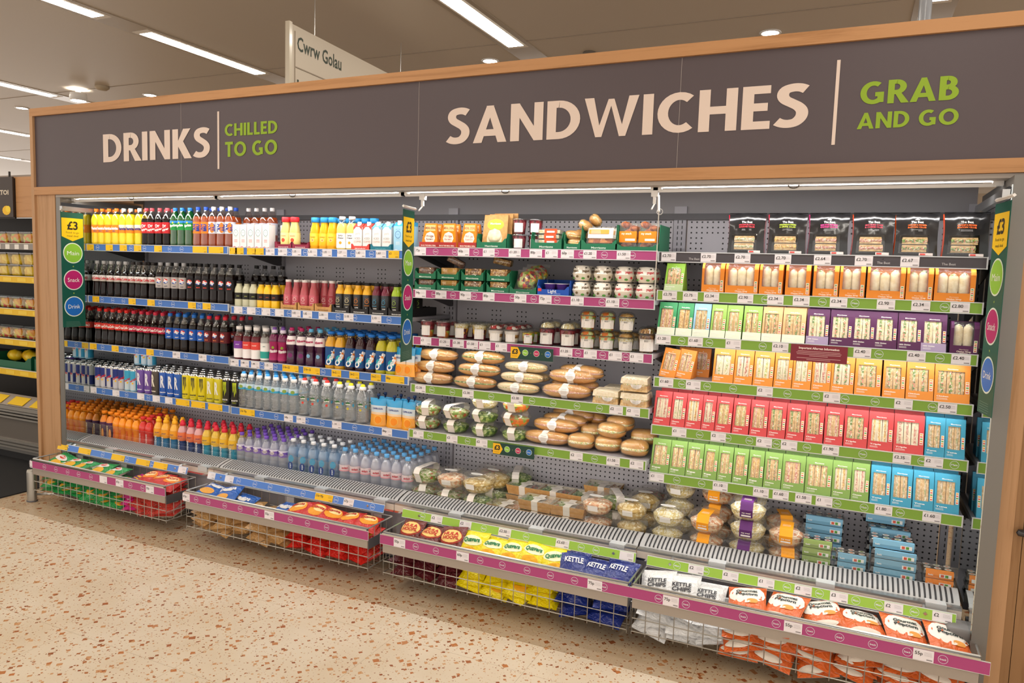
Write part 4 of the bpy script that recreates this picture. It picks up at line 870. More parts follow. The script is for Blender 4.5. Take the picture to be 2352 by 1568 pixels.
# ---------------------------------------------------------------- timber surround and fascia
t = empty('timber_surround', 'oak-look timber surround framing the fascia and the wide chilled cabinet', 'surround', (0, -.1, 0))
def part(name, g, p, **k):
    o = obj(name, g, p, **k); o.matrix_parent_inverse = Matrix.Translation(-p.location); return o
g = G(); g.box(-.26, 5.6, -.1, .0, 2.438, 2.486, 'wood_long'); part('top_board', g, t)
g = G(); g.box(-.232, 5.6, -.1, -.0, 1.948, 1.997, 'wood_long'); part('bottom_board', g, t)
g = G(); g.box(-.26, -.232, -.1, .62, 0, 2.438, 'wood_up'); part('end_panel', g, t)
g = G(); g.box(-.232, -.05, -.088, .55, 0, 1.948, 'wood_up'); part('end_post', g, t)
g = G(); g.box(-.26, 5.6, .0, .62, 2.40, 2.44, '#8a8480'); part('top_cover', g, t)
t = empty('fascia_sign', 'long dark grey-brown fascia sign with cream and green lettering', 'sign', (0, -.085, 2.2))
g = G(); g.box(-.232, 5.6, -.085, -.05, 1.997, 2.438, 'header_panel'); part('sign_panel', g, t)
for x in (1.055, 2.62, 3.86): g = G(); g.box(x-.0008, x+.0008, -.0862, -.085, 2.0, 2.436, '#a39a96'); part('panel_joint', g, t)
f = front(-.0865)
def arc(cx, cy, rx, ry, a0, a1, n=14): return [(cx+rx*math.cos(math.radians(a0+(a1-a0)*i/n)), cy+ry*math.sin(math.radians(a0+(a1-a0)*i/n))) for i in range(n+1)]
def spl(p, n=4):
    out = []
    for i in range(len(p)-1):
        a, b, c, d = p[max(0, i-1)], p[i], p[i+1], p[min(len(p)-1, i+2)]
        for k in range(n):
            t_ = k/n; out.append(tuple(.5*(2*b[j]+(c[j]-a[j])*t_+(2*a[j]-5*b[j]+4*c[j]-d[j])*t_*t_+(3*b[j]-a[j]-3*c[j]+d[j])*t_**3) for j in (0, 1)))
    return out+[p[-1]]
T_ = .205; h_ = T_/2
GL = {  # stroke centre lines of a heavy humanist capital alphabet; a tuple = filled polygon
 'S': (.56, [spl([(.50, .855), (.41, .90), (.29, .91), (.16, .865), (.115, .755), (.155, .645), (.27, .56), (.385, .475), (.45, .37), (.44, .235), (.355, .125), (.235, .09), (.12, .105), (.03, .155)])]), 'C': (.70, [arc(.42, .5, .32, .40, 52, 308, 20)]), 'O': (.88, [arc(.44, .5, .335, .40, 0, 360, 24)]),
 'G': (.80, [arc(.42, .5, .32, .40, 55, 315, 20), [(.66, .08), (.66, .50)], [(.48, .43), (.76, .43)]]), 'D': (.72, [[(h_, 0), (h_, 1)], [(h_, 1-h_*.9), (.26, 1-h_*.9)]+arc(.26, .5, .36, .5-h_*.9, 90, -90, 16)+[(h_, h_*.9)]]),
 'R': (.62, [[(h_, 0), (h_, 1)], [(h_, .91), (.27, .91)]+arc(.27, .69, .21, .22, 90, -90, 12)+[(h_, .47)], ((.20, .48), (.42, .44), (.68, 0), (.43, 0))]), 'B': (.60, [[(h_, 0), (h_, 1)], [(h_, .91), (.25, .91)]+arc(.25, .73, .18, .18, 90, -90, 12)+[(h_, .55)], [(h_, .53), (.27, .53)]+arc(.27, .31, .22, .22, 90, -90, 12)+[(h_, .09)]]),
 'I': (T_, [[(h_, 0), (h_, 1)]]), 'H': (.70, [[(h_, 0), (h_, 1)], [(.70-h_, 0), (.70-h_, 1)], [(0, .5), (.7, .5)]]), 'E': (.50, [[(h_, 0), (h_, 1)], [(0, .91), (.49, .91)], [(0, .51), (.45, .51)], [(0, .09), (.5, .09)]]), 'L': (.46, [[(h_, 0), (h_, 1)], [(0, .09), (.46, .09)]]),
 'T': (.58, [[(.29, 0), (.29, 1)], [(0, .91), (.58, .91)]]), 'N': (.74, [[(h_, 0), (h_, 1)], [(.74-h_, 0), (.74-h_, 1)], ((0, 1), (.2, 1), (.74, 0), (.54, 0))]), 'K': (.66, [[(h_, 0), (h_, 1)], ((.16, .50), (.38, .58), (.64, 1), (.38, 1)), ((.16, .50), (.36, .62), (.68, 0), (.42, 0))]),
 'A': (.80, [((0, 0), (.21, 0), (.49, 1), (.32, 1)), ((.80, 0), (.59, 0), (.31, 1), (.48, 1)), ((.18, .18), (.62, .18), (.56, .36), (.24, .36))]), 'W': (1.12, [((0, 1), (.2, 1), (.38, 0), (.25, 0)), ((.25, 0), (.38, 0), (.60, .95), (.50, .95)), ((.52, .95), (.62, .95), (.87, 0), (.74, 0)), ((.74, 0), (.87, 0), (1.12, 1), (.92, 1))]), ' ': (.26, [])}
def letters(tx, x0, x1, z0, z1, m, bold=0):
    e_ = [0.0]
    def fz(a, b): return (a, -.0865-.0006-e_[0], b)
    g = G(); gap = .085; tot = sum(GL[c][0] for c in tx)+gap*(len(tx)-1); kx = (x1-x0)/tot; kz = z1-z0; u = 0
    for c in tx:
        for s_ in GL[c][1]:
            e_[0] = (e_[0]+.00004) % .0003
            if isinstance(s_, tuple): g.quad([fz(x0+(u+a)*kx, z0+b*kz) for a, b in s_], m); continue
            L_, R_ = [], []
            for i, (a, b) in enumerate(s_):
                p, q = s_[max(0, i-1)], s_[min(len(s_)-1, i+1)]
                if s_[0] == s_[-1] or math.dist(s_[0], s_[-1]) < 1e-6: p, q = s_[(i-1) % (len(s_)-1)], s_[(i+1) % (len(s_)-1)]
                d = math.hypot(q[0]-p[0], q[1]-p[1]) or 1; nx, ny = -(q[1]-p[1])/d*h_, (q[0]-p[0])/d*h_*.9
                L_.append((a+nx, b+ny)); R_.append((a-nx, b-ny))
            for i in range(len(s_)-1): g.quad([fz(x0+(u+a)*kx, z0+b*kz) for a, b in (L_[i], L_[i+1], R_[i+1], R_[i])], m)
        u += GL[c][0]+gap
    part('lettering', g, t)
letters('DRINKS', .407, 1.276, 2.133, 2.297, 'sign_letter'); letters('CHILLED', 1.386, 1.755, 2.240, 2.306, 'sign_green'); letters('TO GO', 1.388, 1.755, 2.130, 2.210, 'sign_green')
letters('SANDWICHES', 2.778, 4.35, 2.138, 2.302, 'sign_letter'); letters('GRAB', 4.525, 4.84, 2.207, 2.290, 'sign_green'); letters('AND GO', 4.521, 4.845, 2.120, 2.178, 'sign_green')
for x in (1.338, 4.444): g = G(); g.box(x-.006, x+.006, -.0875, -.0852, 2.067, 2.376, 'sign_letter'); part('divider_line', g, t)
# right-hand timber cupboard
t = empty('timber_cupboard', 'oak cupboard with dark handle standing at the sandwich end of the cabinet', 'cupboard', (5.3, -.1, 0))
g = G(); g.box(5.068, 6.2, -.118, .55, 0, 1.93, 'wood_up'); part('carcass', g, t)
g = G(); g.box(5.144, 5.99, -.132, -.119, .02, 1.92, 'wood_door'); part('door', g, t)
g = G(); g.box(5.068, 5.114, -.134, -.119, .0, 1.93, 'wood_up'); part('corner_strip', g, t)
g = G(); g.box(5.1145, 5.142, -.131, -.119, .0, 1.93, 'wood_door'); part('door_frame', g, t)
g = G(); g.lathe([(0, 0), (.012, .006), (.014, .03), (.012, .11), (0, .12)], '#2b2a2eg', 12); o = obj('handle', g, t); o.matrix_parent_inverse = Matrix.Translation(-t.location); o.location = (5.118, -.152, .712); o.rotation_euler = (0, PI/2, 0)

# ---------------------------------------------------------------- chilled cabinet
XB = [0, 1.2375, 2.4873, 3.7589, 5.0]; YW = .52; ZD = .328
t = empty('chilled_cabinet', 'long open-front chilled display cabinet with grey interior and slotted air grille', 'display cabinet', (2.5, .3, 0))
CAB = t
def cp(name, g, label=None, parent=None):
    o = obj(name, g, parent or t, label)
    if parent is None: o.matrix_parent_inverse = Matrix.Translation(-t.location)
    return o
for i in range(4):
    a, b = XB[i], XB[i+1]
    g = G(); g.box(a+.035, b-.035, YW, YW+.02, .3, 1.86, 'pegboard'); cp('back_panel', g)
    g = G(); g.box(a+.003, b-.003, .125, YW, ZD-.03, ZD, 'shelf_grey'); cp('base_deck', g)
    # air grille
    g = G(); pr = [(.0, .356), (.012, .366), (.05, .378), (.092, .386), (.108, .384), (.118, .372), (.122, ZD)]
    for (y0, z0), (y1, z1) in zip(pr, pr[1:]): g.quad([(a+.004, y0, z0), (b-.004, y0, z0), (b-.004, y1, z1), (a+.004, y1, z1)], 'grille_white')
    n = 66; e = .0008
    for k in range(n):
        x = a+.02+(b-a-.04)*(k+.5)/n; w_ = .0036
        for s0, s1 in (((.004, .3595), (.012, .366)), ((.012, .366), (.05, .378)), ((.05, .378), (.094, .3862))):
            g.quad([(x-w_, s0[0], s0[1]+e), (x+w_, s0[0], s0[1]+e), (x+w_, s1[0], s1[1]+e), (x-w_, s1[0], s1[1]+e)], 'slot_dark')
    cp('air_grille', g)
    g = G(); g.box(a+.004, b-.004, .113, .116, .385, .458, 'acrylic'); g.box(a+.004, b-.004, .1128, .1162, .458, .4595, 'film'); cp('acrylic_riser', g, 'clear acrylic front riser')
    g = G(); g.box(b-.012, b-.009, .085, .116, .375, .47, 'acrylic'); cp('riser_clip', g)
    g = G(); g.box(a+.002, b-.002, -.035, .0, .348, .357, 'steel'); g.box(a+.002, b-.002, -.035, -.03, .318, .348, '#d8cec4g'); g.box(a+.002, b-.002, -.037, -.03, .308, .318, 'chrome'); cp('front_trim', g)
    for q in (.28, .62, .93):
        g = G(); x = a+(b-a)*q; g.box(x-.035, x+.035, -.04, .004, .3572, .361, '#c3c7c9g'); g.box(x-.035, x+.035, -.042, -.038, .33, .361, '#c3c7c9g'); cp('basket_hook', g)
g = G(); g.box(-.0, 5.0, .0, .03, .06, .31, 'grey_paint'); cp('lower_front', g)
g = G(); g.box(.0, 5.0, .1, .14, .0, .06, 'black'); cp('kick_plate', g)
for x in XB:
    x0, x1 = max(x-.03, .004), min(x+.03, 5.0)
    g = G(); g.box(x0, x1, YW-.012, YW+.02, .33, 1.9, 'grey_paint')
    for k in range(56):
        z = .36+k*.027
        for q in (-.012, .009):
            if 0 < x+q < 5: g.box(x+q, x+q+.004, YW-.0135, YW-.012, z, z+.015, 'black')
    cp('slotted_upright', g)
g = G(); g.box(0, 5.0, YW, YW+.02, 1.86, 2.0, 'canopy_dark'); g.box(.02, 4.98, YW-.02, YW, 1.835, 1.865, 'dark_grey'); cp('upper_back', g)
g = G(); g.box(-.045, 5.092, -.086, .03, 1.931, 1.947, 'canopy'); g.box(-.0, 5.0, .03, YW, 1.975, 1.99, 'canopy_dark'); g.quad([(0, .03, 1.931), (5, .03, 1.931), (5, .13, 1.975), (0, .13, 1.975)], 'canopy'); cp('canopy', g)
g = G(); g.box(-.045, -.004, -.085, .5, 0, 1.93, 'blade_grey'); g.box(-.004, 0, -.082, .5, .30, 1.90, 'mirror'); cp('mirrored_end_panel', g)
g = G(); g.box(5.014, 5.062, -.17, .5, 0, 1.93, 'blade_grey'); g.box(5.01, 5.014, -.165, .5, .30, 1.90, 'mirror'); cp('mirrored_end_panel', g)
g = G(); g.box(5.062, 5.068, -.10, .5, 0, 1.93, 'black'); cp('end_gap_filler', g)
for i in range(4):
    a, b = XB[i], XB[i+1]; g = G()
    g.box(a+.012, b-.012, -.004, .012, 1.917, 1.924, 'white_plastic'); g.box(a+.012, b-.012, -.004, .002, 1.911, 1.917, 'white_plastic'); g.quad([(a+.014, .004, 1.9165), (b-.014, .004, 1.9165), (b-.014, .028, 1.922), (a+.014, .028, 1.922)][::-1], 'led'); o = cp('light_tube', g, 'glowing tube light')
    for x in (a+.006, b-.006):
        g = G(); g.box(x-.016, x+.016, -.01, .02, 1.915, 1.931, 'white_plastic'); cp('tube_socket', g)
    g = G(); x = (a+b)/2-.07
    for k in range(8):
        c0, c1 = PI+k*PI/8, PI+(k+1)*PI/8; g.bar((x+.02*math.cos(c0), -.012, 1.93+.012*math.sin(c0)), (x+.02*math.cos(c1), -.012, 1.93+.012*math.sin(c1)), .004, '#6c6862')
    cp('cable_loop', g)
g = G(); ell(g, (5.0, -.09, .292), .06, .05, .035, 'grey_plastic', -1, 1, 14, 8, .5); cp('corner_bumper', g)

# ---------------------------------------------------------------- price rails
C_RAIL = {'D': ('#4877c4', 'Drink'), 'S': ('#ab477c', 'Snack'), 'M': ('#7fa640', 'Main'), 'B': ('#4a464b', '')}
RL = {
 'b1r1': '0.04Y_ 0.11O 0.22Y_ 0.35Y_ 0.42O 0.48Y_ 0.54O 0.66Y_ 0.76O 0.86O 1.01V_ 1.14V_',
 'b1r2': '0.08Y_ 0.14O 0.24O 0.34O 0.42Y_ 0.59Y_ 0.67O 0.78O 0.94Y_ 1.0O 1.06Y_ 1.11O',
 'b1r3': '0.04Y_ 0.13O 0.25Y_ 0.34O 0.45O 0.57Y_ 0.67O 0.8W1.25 0.88O 1.02W1.25 1.1O',
 'b1r4': '0.03W_ 0.13O 0.25W_ 0.35O 0.48W_ 0.55O 0.62W_ 0.73W_ 0.85V1 0.98V1 1.12V1',
 'b2r1': '1.27Y1 1.32Y1 1.41Y1 1.47Y1 1.55W1.35 1.64W1.35 1.69O 1.74W1.35 1.8O 1.85W1.35 1.92O 1.95W1.35 2.05W1.37 2.12O 2.17W1.60 2.24O 2.3W1.60 2.38Y£1',
 'b2r2': '1.3W1 1.35O 1.4W_ 1.45O 1.51W1 1.56O 1.61W_ 1.68O 1.73W1.82 1.81W1.82 1.92W2.30 2.02O 2.09W2.10 2.13O 2.27W2.10 2.35O',
 'b2r3': '1.28W1.44 1.36W1.44 1.44W1.44 1.49O 1.54W1.15 1.59O 1.7V2~£2 1.85V2~£2 1.93O 2.02Y2~£2 2.14Y2~£2 2.28Y2~£2 2.4V86p',
 'b2r4': '1.37V2~95p 1.48O 1.59O 1.68W64p 1.77W1.14 1.81O 1.92O 2.02W1.14 2.14O 2.25O 2.35W86p',
 'b3r1': '2.53W75p 2.62O 2.73O 2.78W60p 2.85O 2.92W£1 2.96O 3.06W£1.20 3.17W80p 3.25W£1 3.33W60p 3.4O 3.44W£1.20 3.51O 3.6W£1.50 3.64O',
 'b3r2': '2.54W94p 2.62O 2.66W80p 2.73O 2.8W90p 2.85O 2.93W80p 3.06O 3.1W50p 3.17O 3.23W72p 3.29O 3.39W£1.10 3.51O 3.56W£1.10 3.62O',
 'b3r3': '2.57W£1 2.68W£1.25 2.76W£1.30 2.84W£1.50 2.91W£1 3.0W£1 3.34W£1.25 3.4O 3.46W£1 3.52O 3.58W£1 3.63O 3.68W£1',
 'b3r4': '2.55W£2.30 2.62O 2.74O 2.83W£2.30 2.96O 3.1W£2.30 3.18O 3.29O 3.41O 3.52O 3.6W£2 3.68W£2',
 'b3r5': '2.55W£2 2.62O 2.75W£2 2.84O 2.92W£2 3.29O 3.42W£2 3.51O 3.6W£1.50 3.71W£2',
 'b4r1': '3.81W£2.70 3.92B 3.98W£2.70 4.12W£2.70 4.28W£2.70 4.43W£2.64 4.58W£2.70 4.65B 4.74W£2.67 4.87B',
 'b4r2': '3.82W£2.75 3.91W£2.75 4.0W£2.34 4.14W£2.90 4.22O 4.26W£2.34 4.36W£2.34 4.44O 4.5W£2.34 4.56O 4.67W£2.90 4.79W£2.34 4.87O 4.92W£2.80',
 'b4r3': '3.8W£1.20 3.88O 3.94W£1.60 4.0O 4.1W£1 4.22O 4.29W£2.10 4.6W£2.40 4.66O 4.79W£2.40 4.87O 4.94W£2.40',
 'b4r4': '3.82W£1.60 3.89O 3.94W£2 4.0O 4.11O 4.24W£2 4.33O 4.44O 4.5W£2 4.55O 4.66O 4.76W£2 4.86O 4.91W£2.50',
 'b4r5': '3.89W£1 3.98O 4.06W£2 4.1O 4.19O 4.25W£2 4.3O 4.35W£2 4.42O 4.51W£1.90 4.63O 4.77W£2.35 4.84O 4.88W£2 4.95O',
 'b4r6': '3.8W£1 3.89O 4.0O 4.08W£1.10 4.25W£1.10 4.33W£1.60 4.42W£1.50 4.5W£1 4.55O 4.65O 4.72W£1.80 4.78O 4.89W£1.60',
 't1': '-0.04V_ 0.18V_ 0.35O 0.49V_ 0.57O 0.71V_ 0.79O 0.86V_ 1.04W_',
 't2': '1.27W_ 1.41W_ 1.48O 1.6O 1.71O 1.83O 1.94O 2.08V2~95p 2.16O 2.24W67p 2.39O',
 't3': '2.69O 2.77W£2 2.93W£2 3.03O 3.14W£2.50 3.25O 3.43W£2.60 3.52O 3.59O 3.73W_',
 't4': '3.95O 4.03W£2 4.07O 4.17W£2 4.31W£1 4.39O 4.45W£2 4.51O 4.58W£3 4.64O 4.72O 4.77W£2 4.84O 4.93W£2',
 'k1': '-0.08W_ 0.07O 0.18O 0.29O 0.39O 0.5O 0.61W_ 0.75W67p 0.84O 0.94O 1.0W55p',
 'k2': '1.28W67p 1.36O 1.45O 1.57O 1.68O 1.79O 1.88W55p 2.02O 2.13O 2.25O 2.36O',
 'k3': '2.68W55p 2.77O 2.88O 3.02W60p 3.11O 3.22O 3.34O 3.45O 3.56O 3.65W75p 3.69O',
 'k4': '3.92O 3.97W75p 4.03O 4.14O 4.25O 4.37O 4.43W55p 4.49O 4.59O 4.7O 4.81O 4.86W55p 4.92O',
}
def ring_words(g, fn, x, v, word_, r=.0155):
    g.ring(fn, '#dfe6ee', x, v, r, .0013, 20); g.text(word_, .0068, fn, '#e8edf2', x, v, bold=.015, width=.021)
def price_rail(rail, spec, fn, v0, v1, cat, xmin, xmax, parent_inv=None):
    """adds roundels to the rail mesh; returns the price labels to hang on it"""
    g = rail; tags = []; vm = (v0+v1)/2; hh = v1-v0
    for q in spec.split():
        m_ = re.match(r'(-?[\d.]+)([WYVOB])(.*)', q); x = float(m_[1])
        ty, tx = m_[2], m_[3].replace('~', ' for ').strip('_')
        if ty == 'O': ring_words(g, fn(.0008), x, vm, C_RAIL[cat][1]); continue
        if ty == 'B': star(g, fn(.0008), x, vm+.006, .005, '#b8b6b8'); g.text('The Best', .009, fn(.0008), '#b8b6b8', x, vm-.006, bold=.01); continue
        w_ = .064 if ty != 'V' else .115; x0, x1 = max(x-w_/2, xmin), min(x+w_/2, xmax); l = G(); m = '#e9e5ea' if ty == 'W' else '#f3c320'
        e = .0016+(.0004 if ty != 'W' else 0)
        fr, bk = fn(e), fn(.0002); P0 = [(x0, v0+.001), (x1, v0+.001), (x1, v1-.001), (x0, v1-.001)]
        l.hexa([bk(*P0[0]), bk(*P0[1]), fr(*P0[1]), fr(*P0[0])], [bk(*P0[3]), bk(*P0[2]), fr(*P0[2]), fr(*P0[3])], m)
        fe = fn(e+.0006)
        if tx: l.text(tx, .012, fe, '#3a3634', x0+.005, vm+hh*.14, al='l', bold=.015, width=None if len(tx) < 6 else w_*.42)
        c = '#b4aeb2' if ty == 'W' else '#b08c28'
        l.lines(fe, c, x1-.030, vm+hh*.27, .026, 4, hh*.09, .0007, al='l'); l.rect(fe, '#8c878a' if ty == 'W' else '#8c7020', x1-.022, x1-.004, v0+hh*.13, v0+hh*.22)
        tags.append((l, 'white price label' if ty == 'W' else 'yellow offer label'))
    return tags
def shelf(key, x0, x1, yf, z, cat, label, led=False):
    t = empty('shelf', label, 'shelf', ((x0+x1)/2, yf, z)); inv = Matrix.Translation(-t.location)
    def sp(name, g, p=None, lab=None):
        o = obj(name, g, p or t, lab); 
        if p is None: o.matrix_parent_inverse = inv
        return o
    g = G(); g.box(x0, x1, yf, YW-.01, z-.024, z-.004, 'shelf_grey'); sp('deck', g)
    g = G(); col = C_RAIL[cat][0]; a, b = x0+.001, x1-.001
    g.box(a, b, yf-.006, yf, z-.044, z, 'rail_edge'); g.box(a, b, yf-.008, yf-.006, z-.003, z, 'rail_edge'); g.box(a, b, yf-.008, yf-.006, z-.045, z-.042, 'rail_edge')
    fn = lambda e: front(yf-.0065, e); g.rect(fn(.0), col, a+.004, b-.004, z-.042, z-.003)
    g.box(a-.001, a+.003, yf-.009, yf, z-.046, z+.0005, '#c8ccd0g'); g.box(b-.003, b+.001, yf-.009, yf, z-.046, z+.0005, '#c8ccd0g')
    tags = price_rail(g, RL[key], fn, z-.042, z-.003, cat, a+.003, b-.003)
    r = sp('price_rail', g)
    for l, lab in tags: sp('price_label', l, r, lab)
    for x in (x0+.004, x1-.008):
        g = G(); g.add([(x+d, *p) for d in (0, .004) for p in ((yf+.05, z-.024), (YW-.012, z-.024), (YW-.012, z-.1), (YW-.05, z-.1))], [(0, 1, 2, 3), (7, 6, 5, 4), (0, 4, 5, 1), (1, 5, 6, 2), (2, 6, 7, 3), (3, 7, 4, 0)], 'dark_grey'); sp('bracket', g)
    if led:
        g = G(); g.box(x0+.03, x1-.03, yf+.006, yf+.026, z-.030, z-.024, 'white_plastic'); g.quad([(x0+.03, yf+.008, z-.0303), (x1-.03, yf+.008, z-.0303), (x1-.03, yf+.024, z-.0303), (x0+.03, yf+.024, z-.0303)], led if isinstance(led, str) else 'led2'); sp('light_strip', g)
    return z-.004
SH = {}
def S(key, i, yf, z, cat, label, led=False): SH[key] = (yf, shelf(key, XB[i]+.004, XB[i+1]-.004, yf, z, cat, label, led))
S('b1r1', 0, .088, 1.651, 'D', 'shelf with blue price rail holding yellow, cola, green and orange sodas'); S('b1r2', 0, .09, 1.316, 'D', 'shelf with blue price rail holding silver-labelled and black-labelled cola bottles')
S('b1r3', 0, .094, 1.004, 'D', 'shelf with blue price rail holding red-capped and blue-capped cola bottles', 'led3'); S('b1r4', 0, .094, .713, 'D', 'shelf with blue and yellow price rail holding energy drink cans', 'led3')
S('b2r1', 1, .09, 1.648, 'D', 'shelf with blue and yellow price rail holding cartons and juices'); S('b2r2', 1, .10, 1.306, 'D', 'shelf with blue price rail holding smoothie bottles in cardboard trays')
S('b2r3', 1, .09, .996, 'D', 'shelf with blue and yellow price rail holding flavoured waters and squash bottles', 'led3'); S('b2r4', 1, .098, .708, 'D', 'shelf with blue price rail holding sports-cap water bottles and pouches', 'led3')
S('b3r1', 2, .107, 1.668, 'S', 'shelf with pink price rail holding snack pouches and green trays'); S('b3r2', 2, .1, 1.452, 'S', 'shelf with pink price rail holding cake trays and domed yogurts')
S('b3r3', 2, .113, 1.208, 'S', 'shelf with pink price rail holding fruit pots', True); S('b3r4', 2, .1, .961, 'M', 'shelf with green price rail holding filled baguettes', True)
S('b3r5', 2, .09, .723, 'M', 'shelf with green price rail holding small salad bowls and rolls', True)
S('b4r1', 3, .083, 1.664, 'B', 'shelf with black price rail holding black sandwich bags', True); S('b4r2', 3, .095, 1.496, 'M', 'shelf with green price rail holding orange wrap boxes', True)
S('b4r3', 3, .11, 1.299, 'M', 'shelf with green price rail holding green, peach and purple sandwich packs', True); S('b4r4', 3, .115, 1.107, 'M', 'shelf with green price rail holding orange sandwich packs', True)
S('b4r5', 3, .113, .89, 'M', 'shelf with green price rail holding red sandwich packs', True); S('b4r6', 3, .118, .671, 'M', 'shelf with green price rail holding green and blue sandwich packs', True)

# rails along the cabinet front above the baskets (parts of the cabinet)
t = CAB
for key, x0, x1, cat in (('t1', -.08, 1.08, 'D'), ('t2', 1.245, 2.46, 'D'), ('t3', 2.57, 3.77, 'M'), ('t4', 3.82, 4.975, 'M')):
    g = G(); o_ = Vector((0, -.092, .314)); U = Vector((1, 0, 0)); V = Vector((0, .012, .038)).normalized(); nn = U.cross(V)
    fn = lambda e: (lambda u, v: o_+U*u+V*v+nn*(e+.0005))
    g.hexa([fn(-.003)(x0, 0), fn(-.003)(x1, 0), fn(0)(x1, 0), fn(0)(x0, 0)], [fn(-.003)(x0, .042), fn(-.003)(x1, .042), fn(0)(x1, .042), fn(0)(x0, .042)], 'rail_edge')
    g.rect(fn(.0006), {'D': '#5584d4', 'M': '#9cc74a'}[cat], x0+.001, x1-.001, .002, .039)
    tags = price_rail(g, RL[key], lambda e: fn(e+.0008), .002, .039, cat, x0, x1)
    for x in (x0+.1, x1-.1): g.bar((x, -.09, .335), (x, -.035, .345), .01, 'steel')
    r = cp('ticket_rail', g)
    for l, lab in tags: obj('price_label', l, r, lab)

# ---------------------------------------------------------------- wire baskets
def basket(key, x0, x1, label, n_):
    YF, YB, ZT, ZB = -.262, -.055, .292, .09
    t = empty('wire_basket', label, 'basket', ((x0+x1)/2, -.16, ZB)); inv = Matrix.Translation(-t.location)
    def bp(name, g, p=None, lab=None):
        o = obj(name, g, p or t, lab)
        if p is None: o.matrix_parent_inverse = inv
        return o
    th = .0035; W = 'brushed'
    n = round((x1-x0)/.058)
    g = G()
    for i in range(n+1):
        x = x0+(x1-x0)*i/n; g.bar((x, YF, ZB-.012), (x, YF, ZT), th*.8, W)
    for z in (ZB, (ZB+.195)/2+.005): g.bar((x0, YF, z), (x1, YF, z), th, W)
    bp('front_wires', g); g = G()
    for i in range(n+1):
        x = x0+(x1-x0)*i/n; g.bar((x, YB, ZB), (x, YB, ZT), th*.7, W)
    for z in (ZB, .15, .22): g.bar((x0, YB, z), (x1, YB, z), th*.8, W)
    bp('back_wires', g); g = G()
    for i in range(n+1):
        x = x0+(x1-x0)*i/n; g.bar((x, YF, ZB), (x, YB, ZB), th*.7, W)
    for k in range(5): y = YF+(YB-YF)*k/4; g.bar((x0, y, ZB), (x1, y, ZB), th*.7, W)
    bp('floor_wires', g)
    for x in (x0, x1):
        g = G()
        for k in range(5): y = YF+(YB-YF)*k/4; g.bar((x, y, ZB), (x, y, ZT), th*.8, W)
        for z in (ZB, .14): g.bar((x, YF, z), (x, YB, z), th, W)
        bp('side_wires', g)
    g = G(); 
    for p, q in (((x0, YF), (x1, YF)), ((x1, YF), (x1, YB)), ((x1, YB), (x0, YB)), ((x0, YB), (x0, YF))): g.bar((*p, ZT), (*q, ZT), .006, 'steel')
    bp('rim', g)
    g = G(); g.box(x0, x1, YF-.006, YF-.003, .193, .284, 'beige_panel'); bp('front_panel', g)
    g = G(); g.box(x1-.001, x1+.002, YF, YB, .186, .236, 'dark_grey'); bp('side_panel', g)
    g = G(); g.box(x0, x1, YF-.016, YF+.004, .283, .2905, 'chrome'); fn = lambda e: front(YF-.0135, e); a, b = x0-.012, x1+.01
    if key == 'k4': b = x1+.03
    g.box(a, b, YF-.0135, YF-.0105, .236, .284, 'rail_edge'); g.rect(fn(.0004), C_RAIL['S'][0], a+.001, b-.001, .238, .281)
    tags = price_rail(g, RL[key], lambda e: fn(e+.0004), .238, .281, 'S', a, b); r = bp('price_rail', g)
    for l, lab in tags: obj('price_label', l, r, lab)
    for x in (x0+.2, x1-.2): g = G(); g.bar((x, YB, ZT), (x, -.03, .33), .006, 'steel'); bp('hanger', g)
    for x in (x0+.14, x0+.55, x1-.10): g = G(); g.box(x-.033, x+.033, YB+.001, YB+.004, .14, .29, '#bfbfc0g'); bp('rear_tab', g)
basket('k1', -.06, 1.11, 'wire snack basket nearest the wooden post, green and red crisps inside', 1); basket('k2', 1.27, 2.49, 'wire snack basket with blue and tan packets beside red packets', 2)
basket('k3', 2.58, 3.79, 'wire snack basket with yellow packets between maroon and navy packets', 3); basket('k4', 3.81, 5.03, 'wire snack basket with white packets and orange popcorn packets', 4)
# bumper post foot
t = empty('bumper_post', 'short curved brushed-steel bumper post on the floor below the wooden end post', 'bumper', (-.125, -.235, 0))
g = G(); n = 10; pts = []
prf = [(-.17, -.02), (-.17, -.10), (-.15, -.125), (-.12, -.13)]
g.lathe([(.026, 0), (.026, .19), (.022, .205), (0, .208)], 'brushed', 18, sx=1.2, sy=1.0, c=(-.125, -.235)); part('upright', g, t)
g = G(); g.lathe([(.03, 0), (.03, .006), (.026, .008)], 'dark_grey', 18, sx=1.2, c=(-.125, -.235)); part('foot', g, t)
g = G(); g.bar((-.10, -.22, .045), (.3, .02, .045), .01, 'steel'); part('cross_bar', g, t)
g = G(); g.box(-.22, -.13, -.05, .05, 0, .07, 'wood_up')

